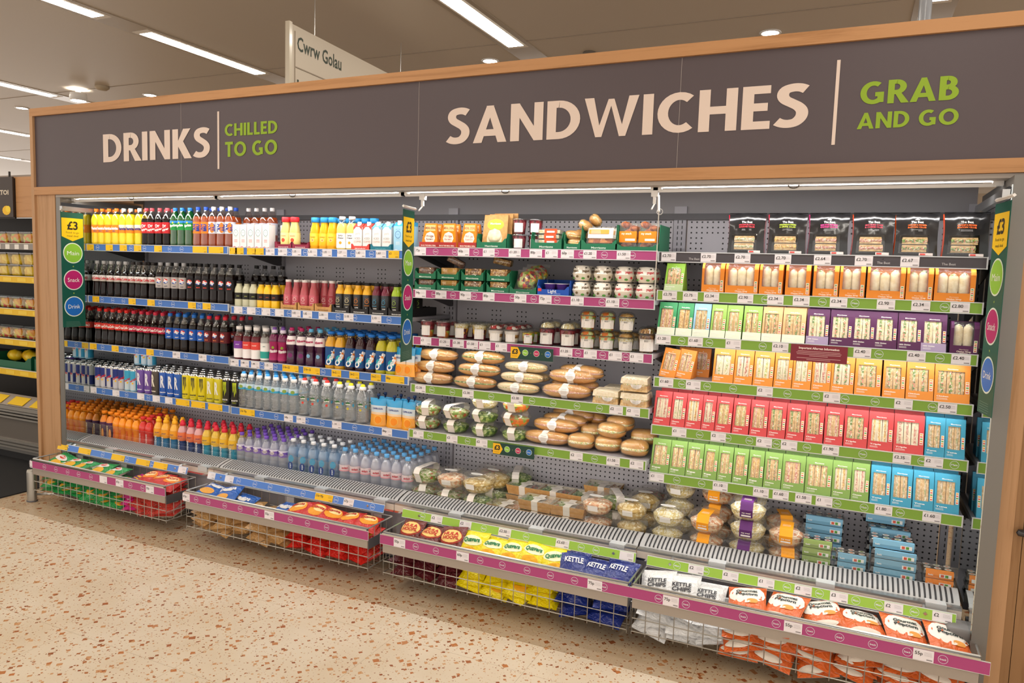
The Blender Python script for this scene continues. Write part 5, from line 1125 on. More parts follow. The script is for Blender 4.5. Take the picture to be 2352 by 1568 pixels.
# ---------------------------------------------------------------- flag signs
def flag(name, c, ang, w_, z0, z1, lab, bracket):
    """vertical meal-deal flag; ang = direction of its face"""
    t = empty('flag_sign', lab, 'hanging sign', (c[0], c[1], z1), (0, 0, ang))
    H = z1-z0; g = G(); a = w_/2; g.box(-a, a, -.001, .001, -H, 0, '#0f5546'); obj('board', g, t)
    for s in (-1, 1):
        f = lambda u, v, s=s: (s*u, -s*.0018, v) ; f2 = lambda u, v, s=s: (s*u, -s*.0024, v); f3 = lambda u, v, s=s: (s*u, -s*.0030, v)
        if s == -1: f, f2, f3 = [(lambda q: (lambda u, v: q(u, v)))(q) for q in (f, f2, f3)]
        g = G(); k = w_/.15; g.polyg([(-a*.94, -.035*k), (a*.94, -.035*k), (a*.94, -.15*k), (0, -.178*k), (-a*.94, -.15*k)], f, '#f8cc18')
        g.text('£3', .05*k, f2, '#2a2a1c', 0, -.080*k, bold=.03, width=.07*k); g.text('Food to go', .011*k, f2, '#4a4420', 0, -.124*k, width=.085*k); g.text('meal deal', .011*k, f2, '#4a4420', 0, -.145*k, width=.075*k)
        for i, (cc, w2) in enumerate((('#8cc63c', 'Main'), ('#b8206c', 'Snack'), ('#1c6cc4', 'Drink'))):
            z = -.252*k-i*.168*k; g.disc(f, '#e4f0e0', 0, z, a*.86, seg=28); g.disc(f2, cc, 0, z, a*.78, seg=28); g.text(w2, .026*k, f3, '#f2f6ee', 0, z, width=.078*k)
            if i < 2: g.text('+', .012*k, f, '#b0c83c', 0, z-.084*k, bold=.03)
        g.lines(f, '#7fa898', -.055*k, -.685*k, .1*k, 5, .008*k, .001, al='l'); obj('print', g, t)
    for q in (-.7, .7):
        g = G(); g.ring(lambda u, v: (u, 0, v), 'steel', a*q, .004, .012, .002, 14); obj('ring', g, t)
    g = G(); g.bar((-a, 0, .014), (a+.02, 0, .014), .009, 'white_plastic'); obj('hanging_bar', g, t)
    return t
PA = math.atan2
flag('l', (.012, -.02), PI/2-.0, .152, 1.115, 1.842, 'dark green hanging meal-deal flag in front of the yellow soda bottles', None)
flag('m', (2.581, -.095), 1.774, .15, 1.105, 1.835, 'dark green hanging meal-deal flag between the drinks and the snacks', None)
flag('r', (4.990, -.172), -1.427, .15, 1.115, 1.84, 'dark green hanging meal-deal flag at the mirrored sandwich end', None)
t = empty('edge_on_sign', 'thin pale hanging sign strip seen from its edge beside chicken snack packs', 'hanging sign', (3.775, 0, 1.83))
g = G(); d = Vector((3.775-4.543, 3.145, 0)).normalized()*.06; q = [(-d.x, -d.y), (d.x, d.y)]
g.hexa([(q[0][0]-.002, q[0][1], -.38), (q[0][0]+.002, q[0][1], -.38), (q[1][0]+.002, q[1][1], -.38), (q[1][0]-.002, q[1][1], -.38)], [(q[0][0]-.002, q[0][1], 0), (q[0][0]+.002, q[0][1], 0), (q[1][0]+.002, q[1][1], 0), (q[1][0]-.002, q[1][1], 0)], '#d8d4cc'); obj('board', g, t)
g = G(); g.bar((0, 0, 0), (-.006, .005, .07), .008, 'white_plastic'); g.ring(lambda u, v: (u, 0, v), 'white_plastic', .004, .0, .014, .003, 14); obj('hanging_hook', g, t)
for x in (2.60, 3.755):
    g = G(); g.box(-.014, .014, -.012, .012, -.02, .006, 'white_plastic'); g.box(-.006, .006, -.008, .004, -.05, -.02, 'white_plastic'); g.bar((0, -.002, -.05), (-.004, -.03, -.075), .006, 'white_plastic')
    o = obj('sign_clip', g, loc=(x, .0, 1.913)); tag(o, 'white plastic sign clip under the light tube, '+('between drinks and snacks' if x < 3 else 'beside the black sandwich bags'), 'clip')
for x0, ang in ((-.0, 1), (5.0, 2)):
    g = G()
    if ang == 1: g.box(-.002, .022, -.09, .42, 1.852, 1.878, 'steel')
    else: g.box(4.985, 5.008, -.16, .45, 1.852, 1.885, 'steel')
    o = obj('hanging_bracket', g); tag(o, 'bright steel sign arm along the '+('drinks end mirror' if ang == 1 else 'sandwich end mirror'), 'bracket')
# small horizontal meal-deal signs and the allergen notice clipped on the rails
def minisign(x0, x1, z0, z1, yf, lab):
    t = empty('rail_sign', lab, 'sign', ((x0+x1)/2, yf-.012, (z0+z1)/2)); a = (x1-x0)/2; b = (z1-z0)/2
    g = G(); g.box(-a, a, -.001, .001, -b, b, '#1c4038'); obj('board', g, t); g = G(); f = front(-.001); f2 = front(-.001, .0014); f3 = front(-.001, .002)
    g.polyg([(-a, -b*.9), (-a*.66, -b*.9), (-a*.52, 0), (-a*.66, b*.9), (-a, b*.9)], f, '#f2b81c'); g.text('£3', .022, f2, '#2a2a1c', -a*.79, b*.2, bold=.04); g.text('food to go meal deal', .004, f2, '#4a4420', -a*.8, -b*.55, width=.026)
    for i, (c, w2) in enumerate((('#8cc63c', 'Main'), ('#c03060', 'Snack'), ('#1c6cc4', 'Drink'))):
        x = a*(-.30+.53*i); g.disc(f, '#dce8d8', x, b*.1, b*.52, seg=22); g.disc(f2, c, x, b*.1, b*.46, seg=22); g.text(w2, .008, f3, '#f0f4ee', x, b*.1, width=.018)
        if i < 2: g.text('+', .006, f, '#b0c83c', x+a*.26, b*.1)
    obj('print', g, t); g = G(); g.box(-a-.002, a+.002, .0012, .002, -b-.010, b+.002, 'acrylic'); obj('clear_holder', g, t)
minisign(3.061, 3.282, 1.137, 1.197, .10, 'small dark green meal-deal sign on the fruit pot shelf rail'); minisign(2.992, 3.212, .66, .718, .078, 'small dark green meal-deal sign on the salad bowl shelf rail')
t = empty('allergen_notice', 'maroon allergen information notice clipped to the green price rail', 'notice', (4.44, .088, 1.262))
g = G(); g.box(-.107, .107, -.001, .001, -.034, .034, '#7c2434'); obj('board', g, t); g = G(); f = front(-.001); g.text('Important Allergen Information', .0085, f, '#f0dcd8', 0, .021, bold=.03, width=.152)
for i, w_ in enumerate((.16, .17, .165, .07)): g.rect(f, '#d0a8a8', -w_/2, w_/2, .007-i*.0062, .0088-i*.0062)
for i, w_ in enumerate((.165, .09)): g.rect(f, '#d0a8a8', -w_/2, w_/2, -.021-i*.0062, -.0192-i*.0062)
obj('print', g, t)

# ---------------------------------------------------------------- produce counter beyond the end post
YP = .3; t = empty('produce_counter', 'produce counter with yellow price rails and wood fascia beyond the end post', 'display counter', (-1.9, .6, 0))
g = G(); g.box(-4.0, -.42, YP+.1, YP+.16, 1.85, 2.15, 'wood_long'); part('fascia_board', g, t)
g = G(); g.box(-4.0, -.42, YP+.14, YP+.9, 2.15, 2.17, '#8c8278'); part('top_cover', g, t)
g = G(); g.box(-4.0, -.42, YP+.8, YP+.85, .2, 1.9, '#2a2522'); part('back_panel', g, t)
g = G(); g.box(-.46, -.42, YP+.0, YP+.85, 0, 2.15, '#3a302a'); part('end_panel', g, t)
g = G(); g.box(-4, -.46, YP-.0, YP+.85, .07, .12, 'blade_grey'); g.box(-4, -.46, YP, YP+.03, .12, .34, '#6a645eg')
for z in (.10, .125, .15, .33, .355, .38): g.box(-4, -.46, YP-.02, YP+.01, z, z+.013, 'brushed')
g.box(-4, -.46, YP-.03, YP+.2, .4, .43, 'brushed'); g.box(-4, -.46, YP+.03, YP+.85, 0, .07, 'black'); part('base', g, t)
g = G(); g.quad([(-4, YP-.035, .435), (-.46, YP-.035, .435), (-.46, YP+.06, .50), (-4, YP+.06, .50)], 'beige_panel'); part('slanted_trim', g, t)
for i in range(5):
    g = G(); x = -.85-.26*i; g.hexa([(x-.09, YP-.03, .4425), (x+.09, YP-.03, .4425), (x+.09, YP+.04, .488), (x-.09, YP+.04, .488)], [(x-.09, YP-.032, .445), (x+.09, YP-.032, .445), (x+.09, YP+.038, .491), (x-.09, YP+.038, .491)], '#eec41e'); part('price_card', g, t)
PZ = [1.65, 1.405, 1.16, .93, .70]
for i, z in enumerate(PZ):
    g = G(); g.box(-4, -.465, YP+.03, YP+.8, z-.02, z-.004, 'dark_grey'); part('tier', g, t)
    g = G(); c = '#8f8a86' if i == 0 else '#e8bc20'; g.box(-4, -.465, YP+.018, YP+.03, z-.045, z, c); g.box(-4, -.465, YP+.016, YP+.031, z, z+.004, '#e4dccc')
    if i == 0:
        for k in range(12): g.box(-.58-.11*k, -.53-.11*k, YP+.016, YP+.018, z-.042, z-.006, '#e6e2dc')
    else:
        for k in range(8): g.box(-.6-.17*k, -.5-.17*k, YP+.0165, YP+.018, z-.036, z-.01, '#f0cc40')
    part('tier_rail', g, t)
t = empty('produce_sign', 'dark brown hanging sign with pale lettering and yellow fruit on wood fascia', 'sign', (-1.585, YP+.09, 2.0))
g = G(); g.box(-.35, .35, -.012, .0, -.15, .15, '#3a302c'); g.box(-.35, .35, -.0, .012, -.16, .14, '#1c1816'); obj('board', g, t); g = G(); f = front(-.012); g.text('POTATOI', .034, f, '#d8ccb8', .30, .035, al='r', bold=.03, width=.26)
g.disc(f, '#e8b81c', .27, -.1, .05, .035, 12); g.disc(front(-.0125), '#f0d030', .29, -.09, .03, .024, 10); obj('print', g, t); g = G(); g.bar((.3, 0, .15), (.3, 0, .19), .012, '#2a2522'); obj('hook', g, t)
food('mixfruit', ['#e8982c', '#d0402c', '#c8cc50', '#e8c040', '#f0dcb0'], 30)
def deli(m, w_=.136, h=.088): 
    g = G(); g.hexa([(-w_*.42, -w_*.3, 0), (w_*.42, -w_*.3, 0), (w_*.42, w_*.3, 0), (-w_*.42, w_*.3, 0)], [(-w_/2, -w_*.4, h), (w_/2, -w_*.4, h), (w_/2, w_*.4, h), (-w_/2, w_*.4, h)], 'clear')
    c = G(); ell(c, (0, 0, h*.47), w_*.41, w_*.31, h*.46, m, -1, 1, 12, 7, .5, .06, random.Random(3)); l = G(); l.box(-w_/2-.003, w_/2+.003, -w_*.42, w_*.42, h, h+.004, 'clear')
    return Kind('fruit_tub', 'fruit tub', [('tub', g), ('fruit', c), ('lid', l)])
pd = [('melon', 'mixed melon'), ('lemons', 'pineapple'), ('mixfruit', 'mixed fruit'), ('lemons', 'pineapple'), ('carrot', 'carrot and vegetable')]
tubs = {m: deli(m) for m, _ in pd}
for i, (z, yo) in enumerate(((1.65, 0), (1.405, 0), (1.405, .0), (1.16, .0), (.93, 0))):
    m, nm = [('melon', 'mixed melon'), ('lemons', 'yellow pineapple'), ('lemons', 'yellow pineapple'), ('mixfruit', 'mixed fruit'), ('mixfruit', 'small fruit')][i]
    for k in range(9):
        x = -.62-.15*k; zz = z-.004+(.09 if i == 2 else 0)
        tubs[m].put((x, YP+.11, zz), f'clear tub of {nm}, {"upper layer of " if i == 2 else ""}{ORD[i if i < 2 else i-1]} counter tier, {ORD[k]} from wooden post', 'fruit tubs on the produce counter')
L_ = G(); ell(L_, (0, 0, .04), .055, .04, .04, 'lemons', -1, 1, 14, 8); LM = Kind('melon_fruit', 'fruit', [('melon_fruit', L_)])
g = tray(.5, .42, .11, '#0f5c40', .7); GT = Kind('produce_crate', 'crate', [('produce_crate', g)])
for k, x in enumerate((-.74, -1.28)):
    GT.put((x, YP+.05, .696), 'dark green produce crate with pale melons, '+('beside the wooden end post' if k == 0 else 'farther from the wooden end post'), 'produce crates')
    for j in range(4): LM.put((x-.15+.1*j, YP+.18+.05*(j % 2), .70+.03), f'pale yellow-green fruit in the {"nearer" if k == 0 else "farther"} green produce crate, {ORD[j]} along', 'fruit in the green crates', scale=1.2)
B_ = pillow('produce_bag', 'produce bag', .16, .13, .05, 'mixfruit', seed=22)
for k in range(9): B_.put((-.62-.16*k, YP+.16, .955-.93+.93+.0), f'loose bag of orange and red produce on counter, {ORD[k]} from wooden post', 'produce bags', (.3, .1, k))

# ---------------------------------------------------------------- stock: drinks end, bay 1
def Zs(k): return SH[k][1]
A = 'top drinks shelf'; z = Zs('b1r1'); y = .088+.036
row(K['yellow_o'], [.045, .105, .172, .24], y, z, f'yellow soda bottle with orange cap, {A}'); row(K['yellow_w'], [.305, .368, .448], y, z, f'yellow soda bottle with white cap, {A}')
row(K['yellow_o'], [.06, .13, .2, .27, .335, .41], y+.07, z, 'orange-capped yellow soda bottle behind the front ones, top shelf', back_whole=True)
row(K['dr'], [.512, .565, .627, .69], y, z, f'dark soda bottle with red label, {A}'); row(K['green'], [.760, .818, .882], y, z, f'green lemonade bottle with blue cap, {A}', 2)
row(K['irn_b'], [.954, 1.017], y, z, f'orange soda bottle with blue cap, {A}'); row(K['irn_w'], [1.08, 1.146, 1.208], y, z, f'orange soda bottle with white cap, {A}')
row(K['irn_b'], [.99, 1.055, 1.12, 1.185], y+.07, z, 'orange soda bottle behind the white-capped ones, top drinks shelf')
row(K['irn_w'], [1.255+.06*k for k in range(4)], y+.10, z, 'orange soda bottle standing behind the coconut cartons'); row(K['dr'], [.54, .6, .66], y+.07, z, 'red-labelled dark soda bottle in the row behind, top shelf')
z = Zs('b1r2')
row(K['diet'], [.045, .108, .18, .25, .316], y, z, 'silver-labelled cola bottle with grey cap, second drinks shelf', 2); row(K['diet_k'], [.377, .438, .497, .56], y, z, 'silver-labelled cola bottle with black cap, second drinks shelf', 2)
row(K['pep_d'], [.628, .69, .76, .829], y, z, 'grey-labelled cola bottle with globe roundel, second shelf', 1); row(K['pep_m'], [.895, .957, 1.019, 1.085, 1.15, 1.212], y, z, 'black-labelled cola bottle with globe roundel, second shelf', 2)
row(K['pep_m'], [.64, .71, .78, .845], y+.068, z, 'black-capped cola bottle behind the grey-labelled ones'); row(K['pep_m'], [1.27, 1.335, 1.4, 1.465], y+.15, z, 'black-capped cola bottle behind the small juice bottles')
z = Zs('b1r3'); y = .13
row(K['coke'], [.048, .113, .178, .248, .311], y, z, 'cola bottle with bright red cap, third shelf', 3); row(K['coke_c'], [.374, .441, .506, .568, .634], y, z, 'cola bottle with crimson label, third shelf', 3)
row(K['pep_b'], [.703, .768, .832, .9, .967], y, z, 'blue-labelled cola bottle, third shelf', 3); row(K['pep_c'], [1.032, 1.096, 1.16], y, z, 'maroon-labelled cola bottle with red cap, third shelf', 3)
row(K['pep_c'], [1.222], y+.07, z, 'maroon-labelled cola bottle behind the flavoured waters', 2)
z = Zs('b1r4')
row(K['c_bull'], [.035, .092, .15, .208, .265], y, z, 'blue and silver energy drink can', 4, .058); row(K['c_bull_l'], [.323, .38], y-.005, z, 'pale blue energy drink can', 2, .058)
row(K['c_bull_l'], [.245, .31, .37], y+.13, z+.151, 'pale blue can stacked on a lower can at the back')
for i, (k, n_) in enumerate(zip(['c_pur', 'c_pur', 'c_sil', 'c_blu', 'c_blu', 'c_blu', 'c_ym', 'c_ym', 'c_ym', 'c_yr', 'c_yr', 'c_bm', 'c_bm'], ['purple']*2+['bronze']+['blue']*3+['yellow clawed']*3+['yellow lettered']*2+['black clawed']*2)):
    row(K[k], [.445+.0665*i+(.004 if i > 8 else 0)], y, z, f'tall {n_} energy can', 4, .068, .001)
z = ZD; y = .158
row(K['luco_d'], [.04, .105], y, z, 'purple-labelled orange energy bottle', 1); row(K['luco_o'], [.165, .228, .29, .352], y, z, 'orange energy bottle, base deck', 1, .066); row(K['luco_r'], [.414, .472], y, z, 'red energy bottle, base deck', 3, .066)
row(K['luco_o'], [.04+.066*i for i in range(6)], y+.066, z, 'orange energy bottle behind the front row', 4, .066)
row(K['sp_y'], [.556, .626, .695], y, z, 'sports bottle with yellow cap, base deck', 2, .066); row(K['sp_p'], [.768, .84, .908], y, z, 'pink-orange sports bottle with red cap, base deck', 2, .066); row(K['sp_b'], [.978, 1.05, 1.125, 1.192], y, z, 'teal sports bottle with red cap, base deck', 3, .066)

# ---------------------------------------------------------------- bay 2
z = Zs('b2r1'); y = .12; A = 'top drinks shelf'
row(K['coco'], [1.279, 1.335, 1.392, 1.45, 1.508], y, z, 'white coconut drink carton, top drinks shelf', rz=.03); row(K['coco'], [1.585], y+.06, z, 'white coconut drink carton set back beside the apple juices', rz=.05)
TK = {}
def trayk(key, *a, name='display_tray', **k):
    TK[key] = Kind(name, 'display tray', [(name, tray(*a, **k))])
trayk('crim', .125, .30, .04, '#8c2440', .8, 'innocent', '#e8c8cc'); trayk('kraft1', .118, .30, .045, 'kraft', .8, 'innocent', '#6a4a2c'); trayk('blk', .118, .3, .045, '#211f20', .8, 'innocent', '#e8e6e2')
trayk('skin', .118, .25, .035, '#d8463c', .8, 'SKINNY', '#f6e8e4'); trayk('orig', .135, .25, .035, '#1f7486', .8, 'ORIGINAL', '#5fb0bc')
row(TK['crim'], [1.635, 1.755], .094, z, 'crimson cardboard display tray', jit=0, rz=0); row(K['apple'], [1.622, 1.686], .13, z+.003, 'pale apple juice bottle with red cap'); 
row(K['orange'], [1.834, 1.893, 1.952], .128, z, 'orange juice bottle with blue cap'); row(K['orange'], [1.87, 1.935, 2.0, 2.06, 2.12, 2.18], .196, z, 'blue-capped juice bottle behind the front bottles'); row(K['juicy'], [2.016, 2.078], .128, z, 'pale juice water bottle with white cap')
row(TK['skin'], [2.158], .096, z, 'red cardboard tray under the iced coffee cartons', jit=0, rz=0); row(TK['orig'], [2.288], .096, z, 'teal cardboard tray under the iced coffee cartons', jit=0, rz=0)
row(K['iced_r'], [2.135, 2.193], .130, z+.003, 'iced coffee carton with red corners', rz=.04); row(K['iced_b'], [2.258, 2.318], .130, z+.003, 'iced coffee carton with blue corners', rz=.04); row(K['iced_b'], [2.15, 2.21, 2.27, 2.33], .19, z+.003, 'iced coffee carton in the back row', rz=.04)
row(K['coco_b'], [2.385, 2.445], .135, z, 'pale blue coconut drink carton', rz=.1)
z = Zs('b2r2')
row(K['jc_clear'], [1.272, 1.327, 1.382], .132, z, 'pale green juice bottle with black cap', 3, .056); row(K['jc_yel'], [1.437, 1.492, 1.547], .132, z, 'yellow juice bottle with black cap', 3, .056)
row(TK['kraft1'], [1.665, 1.788, 1.907-.0], .104, z, 'brown cardboard display tray', jit=0, rz=0); row(K['pink'], [1.638, 1.695, 1.755, 1.815], .137, z+.003, 'pink smoothie bottle with white cap'); row(K['pink'], [1.665, 1.725, 1.785, 1.845, 1.9], .197, z+.003, 'pink smoothie bottle in the row behind', 2, .058)
row(TK['blk'], [2.028, 2.15, 2.272, 2.394], .104, z, 'black cardboard display tray', jit=0, rz=0)
for k, n_, xs in (('su_y', 'pale yellow', [1.999, 2.056]), ('su_o', 'amber', [2.121, 2.179]), ('su_p', 'dark purple', [2.243, 2.3]), ('su_g', 'green', [2.365, 2.423])):
    row(K[k], xs, .137, z+.003, f'{n_} smoothie bottle with black label', 3, .058)
z = Zs('b2r3'); y = .126
row(K['vit_p'], [1.278], y, z, 'flavoured water bottle with purple label', 3); row(K['vit_r'], [1.345, 1.412], y, z, 'flavoured water bottle with red label', 3); row(K['vit_c'], [1.479], y, z, 'clear flavoured water bottle with teal label', 3)
row(K['vimto'], [1.545, 1.610], y, z, 'magenta squash bottle with lilac sports cap', 2); row(K['rib_p'], [1.675, 1.742], y, z, 'purple squash bottle with pink cap', 3); row(K['rib_b'], [1.81, 1.878], y, z, 'purple squash bottle with sky blue cap', 4)
row(K['oa_o'], [1.948, 2.016], y+.002, z, 'orange squash bottle with blue cap', 4, .07); row(K['oa_k'], [2.084, 2.152, 2.22], y+.002, z, 'dark berry squash bottle with blue cap', 4, .07); row(K['oa_y'], [2.288, 2.352], y+.002, z, 'yellow-green squash bottle with blue cap', 4, .07)
row(K['pouch'], [2.405, 2.46], .125, z, 'orange drink pouch, third drinks shelf', 2, .05, rz=.3)
z = Zs('b2r4'); y = .134
row(K['w_sport'], [1.30, 1.362, 1.425, 1.49, 1.553, 1.617, 1.68], y, z, 'clear water bottle with blue sports cap', 3, .066); row(K['vo_r'], [1.755, 1.835, 1.915], y+.004, z, 'wide clear bottle with red cap', 2, .08); row(K['vo_y'], [1.998, 2.078, 2.158], y+.004, z, 'wide clear bottle with yellow cap', 2, .08)
row(K['pouch'], [2.265, 2.365, 2.45], .135, z, 'orange drink pouch, fourth drinks shelf', 2, .06, rz=.3)
z = ZD; y = .158
row(K['w_purple'], [1.262+.0655*i for i in range(6)], y, z, 'water bottle with purple cap', 5, .066, dx=-.004); row(K['w_smart'], [1.662, 1.735, 1.808, 1.881, 1.954], y, z, 'tall blue-tinted water bottle with white cap', 3, .072)
row(K['w_pink'], [2.033+.068*i for i in range(7)], y, z, 'water bottle with pink label and blue cap', 5, .068)

# ---------------------------------------------------------------- bay 3
z = Zs('b3r1'); y0 = .115
def meal(): 
    g = G(); a, b, h = .047, .02, .125
    g.hexa([(-a, -b, 0), (a, -b, 0), (a, b, 0), (-a, b, 0)], [(-a*.72, -.004, h), (a*.72, -.004, h), (a*.72, .004, h), (-a*.72, .004, h)], '#e0821eg'); f = flat((0, -b, 0), (1, 0, 0), (0, .016, h))
    g.rect(f, '#e2b878', -a*.6, a*.6, .088, .118); g.text('MEAL DEAL', .012, f, '#9c3a2c', 0, .103, bold=.04, width=.06); g.disc(f, '#f0e2d0', 0, .05, .03, .034, 8); g.text('Fridge|Raiders'.split('|')[0], .012, f, '#b82c24', 0, .062, bold=.03, width=.04); g.text('Raiders', .010, f, '#b82c24', 0, .046, bold=.03, width=.04); g.lines(f, '#a87858', 0, .034, .04, 3, .005, .0012)
    t_ = G(); t_.box(-.052, .052, -.028, -.026, 0, .03, '#a8302c'); t_.text("I'M IN THE MEAL DEAL", .007, front(-.028), '#f0dcd0', 0, .012, bold=.03, width=.085)
    return Kind('snack_pouch', 'snack pouch', [('pouch_body', g), ('red_card', t_)])
ML = meal(); row(ML, [2.562, 2.672, 2.788], y0+.032, z, 'orange meal-deal snack pouch', 2, .05, rz=.06)
GR = '#1b6b4a'
def tr(w_, h, lip=.55, d=.2, text='Morrisons', name='green_display_tray'): return Kind(name, 'display tray', [(name, tray(w_, d, h, GR, lip, text, '#d8e8dc'))])
tr(.165, .075, .55).put((2.925, y0, z), 'green display tray holding the brown paper wrap bag', 'green display trays')
g = G(); a = .068
for k in range(3): g.hexa([(-a+.012*k, .02+.03*k, 0), (a+.012*k, .02+.03*k, 0), (a+.012*k, .035+.03*k, 0), (-a+.012*k, .035+.03*k, 0)], [(-a+.004+.012*k, .045+.03*k, .165+.006*k), (a-.004+.012*k, .045+.03*k, .165+.006*k), (a-.004+.012*k, .055+.03*k, .165+.006*k), (-a+.004+.012*k, .055+.03*k, .165+.006*k)], 'kraft')
f = flat((0, .02, 0), (1, 0, 0), (0, .025, .165)); g.disc(f, '#a8cc3c', 0, .118, .045, .028, 20); g.text('Morrisons', .010, lambda u, v: Vector(f(u, v))+Vector((0, -.001, 0)), '#f0f4e8', 0, .124, bold=.02); g.disc(f, '#e4d6b4', 0, .05, .042, .045, 18, rings=2); c = G(); ell(c, (0, .028, .06), .036, .012, .036, 'wrap_bread', -1, 1, 12, 6, .8, .08, random.Random(2))
Kind('wrap_bag', 'wrap bag', [('paper_bag', g), ('flatbread', c)]).put((2.925, y0+.006, z+.004), 'brown paper bag with green patch and window in green tray')
GP = pot([(0, .92, 'grape')], .036, .072, 0, 'plain', name='grape_tub', taper=.8)
for i, x in enumerate((3.052, 3.125)):
    for j in (0, 1): GP.put((x, y0+.05+.03*i, z+.076*j), f'tub of dark red grapes, {["lower", "upper"][j]} layer, {["beside the brown bag", "beside the orange tray"][i]}', 'grape tubs')
tr(.16, .085, .5).put((3.215, y0, z), 'green display tray holding flat orange-sleeved packs', 'green display trays'); tr(.085, .075, .5).put((3.345, y0, z), 'narrow green display tray holding wrapped bread rolls', 'green display trays')
g = tray(.175, .2, .115, GR, .35, 'Morrisons', '#d8e8dc'); Kind('green_display_tray', 'display tray', [('green_display_tray', g)]).put((3.475, y0, z), 'tall green display tray holding clear-fronted sausage roll packs', 'green display trays')
def flatpack(c1, c2, w_=.11, d=.07, h=.022):
    g = G(); g.box(-w_/2, w_/2, -d/2, d/2, 0, h, 'clear'); c = G(); c.box(-w_/2+.004, w_/2-.004, -d/2+.004, d/2-.004, .002, h-.004, c1); s = G(); s.box(-w_*.2, w_*.35, -d/2-.001, d/2+.001, h, h+.001, c2); s.box(-w_*.2, w_*.35, -d/2-.0015, -d/2-.0005, 0, h+.001, c2); s.rect(front(-d/2-.0015), '#f2ece4', -w_*.1, w_*.25, h*.2, h*.6)
    return Kind('snack_pack', 'snack pack', [('tray_pack', g), ('contents', c), ('sleeve', s)])
FP = flatpack('slaw', '#e8542c')
for k in range(4): FP.put((3.215, y0+.06, z+.006+.024*k), f'flat snack pack with orange-red sleeve, {ORD[k]} from the bottom', 'flat packs in the green tray', (0, 0, .1*(k % 2)))
RO = roll(.085, .06, .045, 'roll_crust', 'f_cheese', 3, 0, name='wrapped_bun'); 
for k, (x, yy, zz) in enumerate(((3.345, .05, .01), (3.33, .06, .05), (3.36, .09, .055), (3.375, .06, .10), (3.41, .09, .13))): RO.put((x, y0+yy, z+zz), f'wrapped snack bun in the narrow green tray, {ORD[k]} from the bottom', 'wrapped snack buns', (.2*k, .1, .5*k))
g = G(); g.box(-.065, .065, 0, .05, 0, .085, 'film'); c = G(); c.box(-.058, .058, .006, .045, .01, .03, 'chicken'); s = G(); s.box(-.06, .06, -.001, .003, .03, .078, '#f0e6da'); s.box(-.055, .04, -.003, -.001, .05, .07, '#eea040'); s.lines(front(-.003), '#fdf6ec', -.045, .064, .05, 3, .006, .0015, al='l'); SR = Kind('sausage_roll_pack', 'snack pack', [('film_tray', g), ('contents', c), ('sleeve', s)])
SR.put((3.47, y0+.03, z+.03), 'clear snack pack with orange and white sleeve, in front', rot=(-.2, 0, .04)); SR.put((3.48, y0+.095, z+.03), 'clear snack pack with orange and white sleeve, behind', rot=(-.2, 0, -.04))
g = tray(.2, .2, .12, GR, .22); Kind('green_display_tray', 'display tray', [('green_display_tray', g)]).put((3.655, y0, z), 'green display tray holding two chicken packs', 'green display trays')
g = G(); g.box(-.04, .04, 0, .04, 0, .125, 'film'); c = G(); 
for k in range(7): ell(c, (-.02+.02*(k % 3), .02, .022+.016*k), .02, .015, .016, 'chicken', -1, 1, 9, 5, 1, .1, random.Random(k))
s = G(); s.box(-.0405, .0405, -.001, .002, .038, .088, '#ee8a1c'); s.text('my snack', .009, front(-.001), '#fbeedd', -.03, .078, al='l', bold=.03); s.rect(front(-.001), '#f4efe6', -.012, .034, .045, .055); CH = Kind('chicken_pack', 'chicken pack', [('clear_pack', g), ('contents', c), ('sleeve', s)])
row(CH, [3.605, 3.698], y0+.02, z+.003, 'clear chicken pack with orange band', 2, .05, rz=.03)
z = Zs('b3r2'); y0 = .108
CT = tr(.128, .056, .62, .3); CK = {}
for nm, m in (('cake', 'cake'), ('shortbread', 'roll_crust'), ('flapjack', 'flapjack'), ('nut', 'granola')):
    g = G(); g.box(-.045, .045, 0, .05, 0, .03, m); f = G(); ell(f, (0, .025, .015), .052, .03, .02, 'clear', -1, 1, 14, 6, .5); CK[nm] = Kind('cake_bar', 'cake bar', [('cake', g), ('film_wrap', f)])
for i, (nm, x) in enumerate((('cake', 2.556), ('shortbread', 2.688), ('flapjack', 2.826), ('nut', 2.968))):
    for j in (0, 1):
        CT.put((x, y0+.002*i, z+.057*j), f'small green tray of {nm} bars, {["bottom", "top"][j]} layer', 'small green cake trays')
        for k in (0, 1): CK[nm].put((x, y0+.012, z+.057*j+.004+.026*k*(1 if j else .8)), f'wrapped {nm} bar in {["bottom", "top"][j]} green tray, {["lower", "upper"][k]} one', 'wrapped cake bars', (0, 0, rng.uniform(-.06, .06)))
CK['cake'].put((2.70, y0+.05, z+.135), 'chocolate cake bar lying tilted on top of the shortbread tray', rot=(.1, .45, .5)); CK['nut'].put((2.93, y0+.12, z+.14), 'cake bar lying at the back on the nut trays', rot=(.1, .2, .2))
tr(.145, .06, .5, .22).put((3.105, y0, z), 'green display tray holding bagged apple slices', 'green display trays')
FB = pillow('fruit_bag', 'fruit bag', .12, .11, .06, 'film', seed=31); c = G(); ell(c, (0, 0, 0), .05, .045, .022, 'fruit', -1, 1, 14, 6, .8, .1, random.Random(8)); FB = Kind('fruit_bag', 'fruit bag', [('film_bag', FB.parts[0][1]), ('contents', c)])
for k in range(3): FB.put((3.105+.01*k, y0+.05+.04*k, z+.07+.015*k), f'clear bag of sliced fruit in the green tray, {ORD[k]} from the front', 'bags of sliced fruit', (1.1, 0, .1*k))
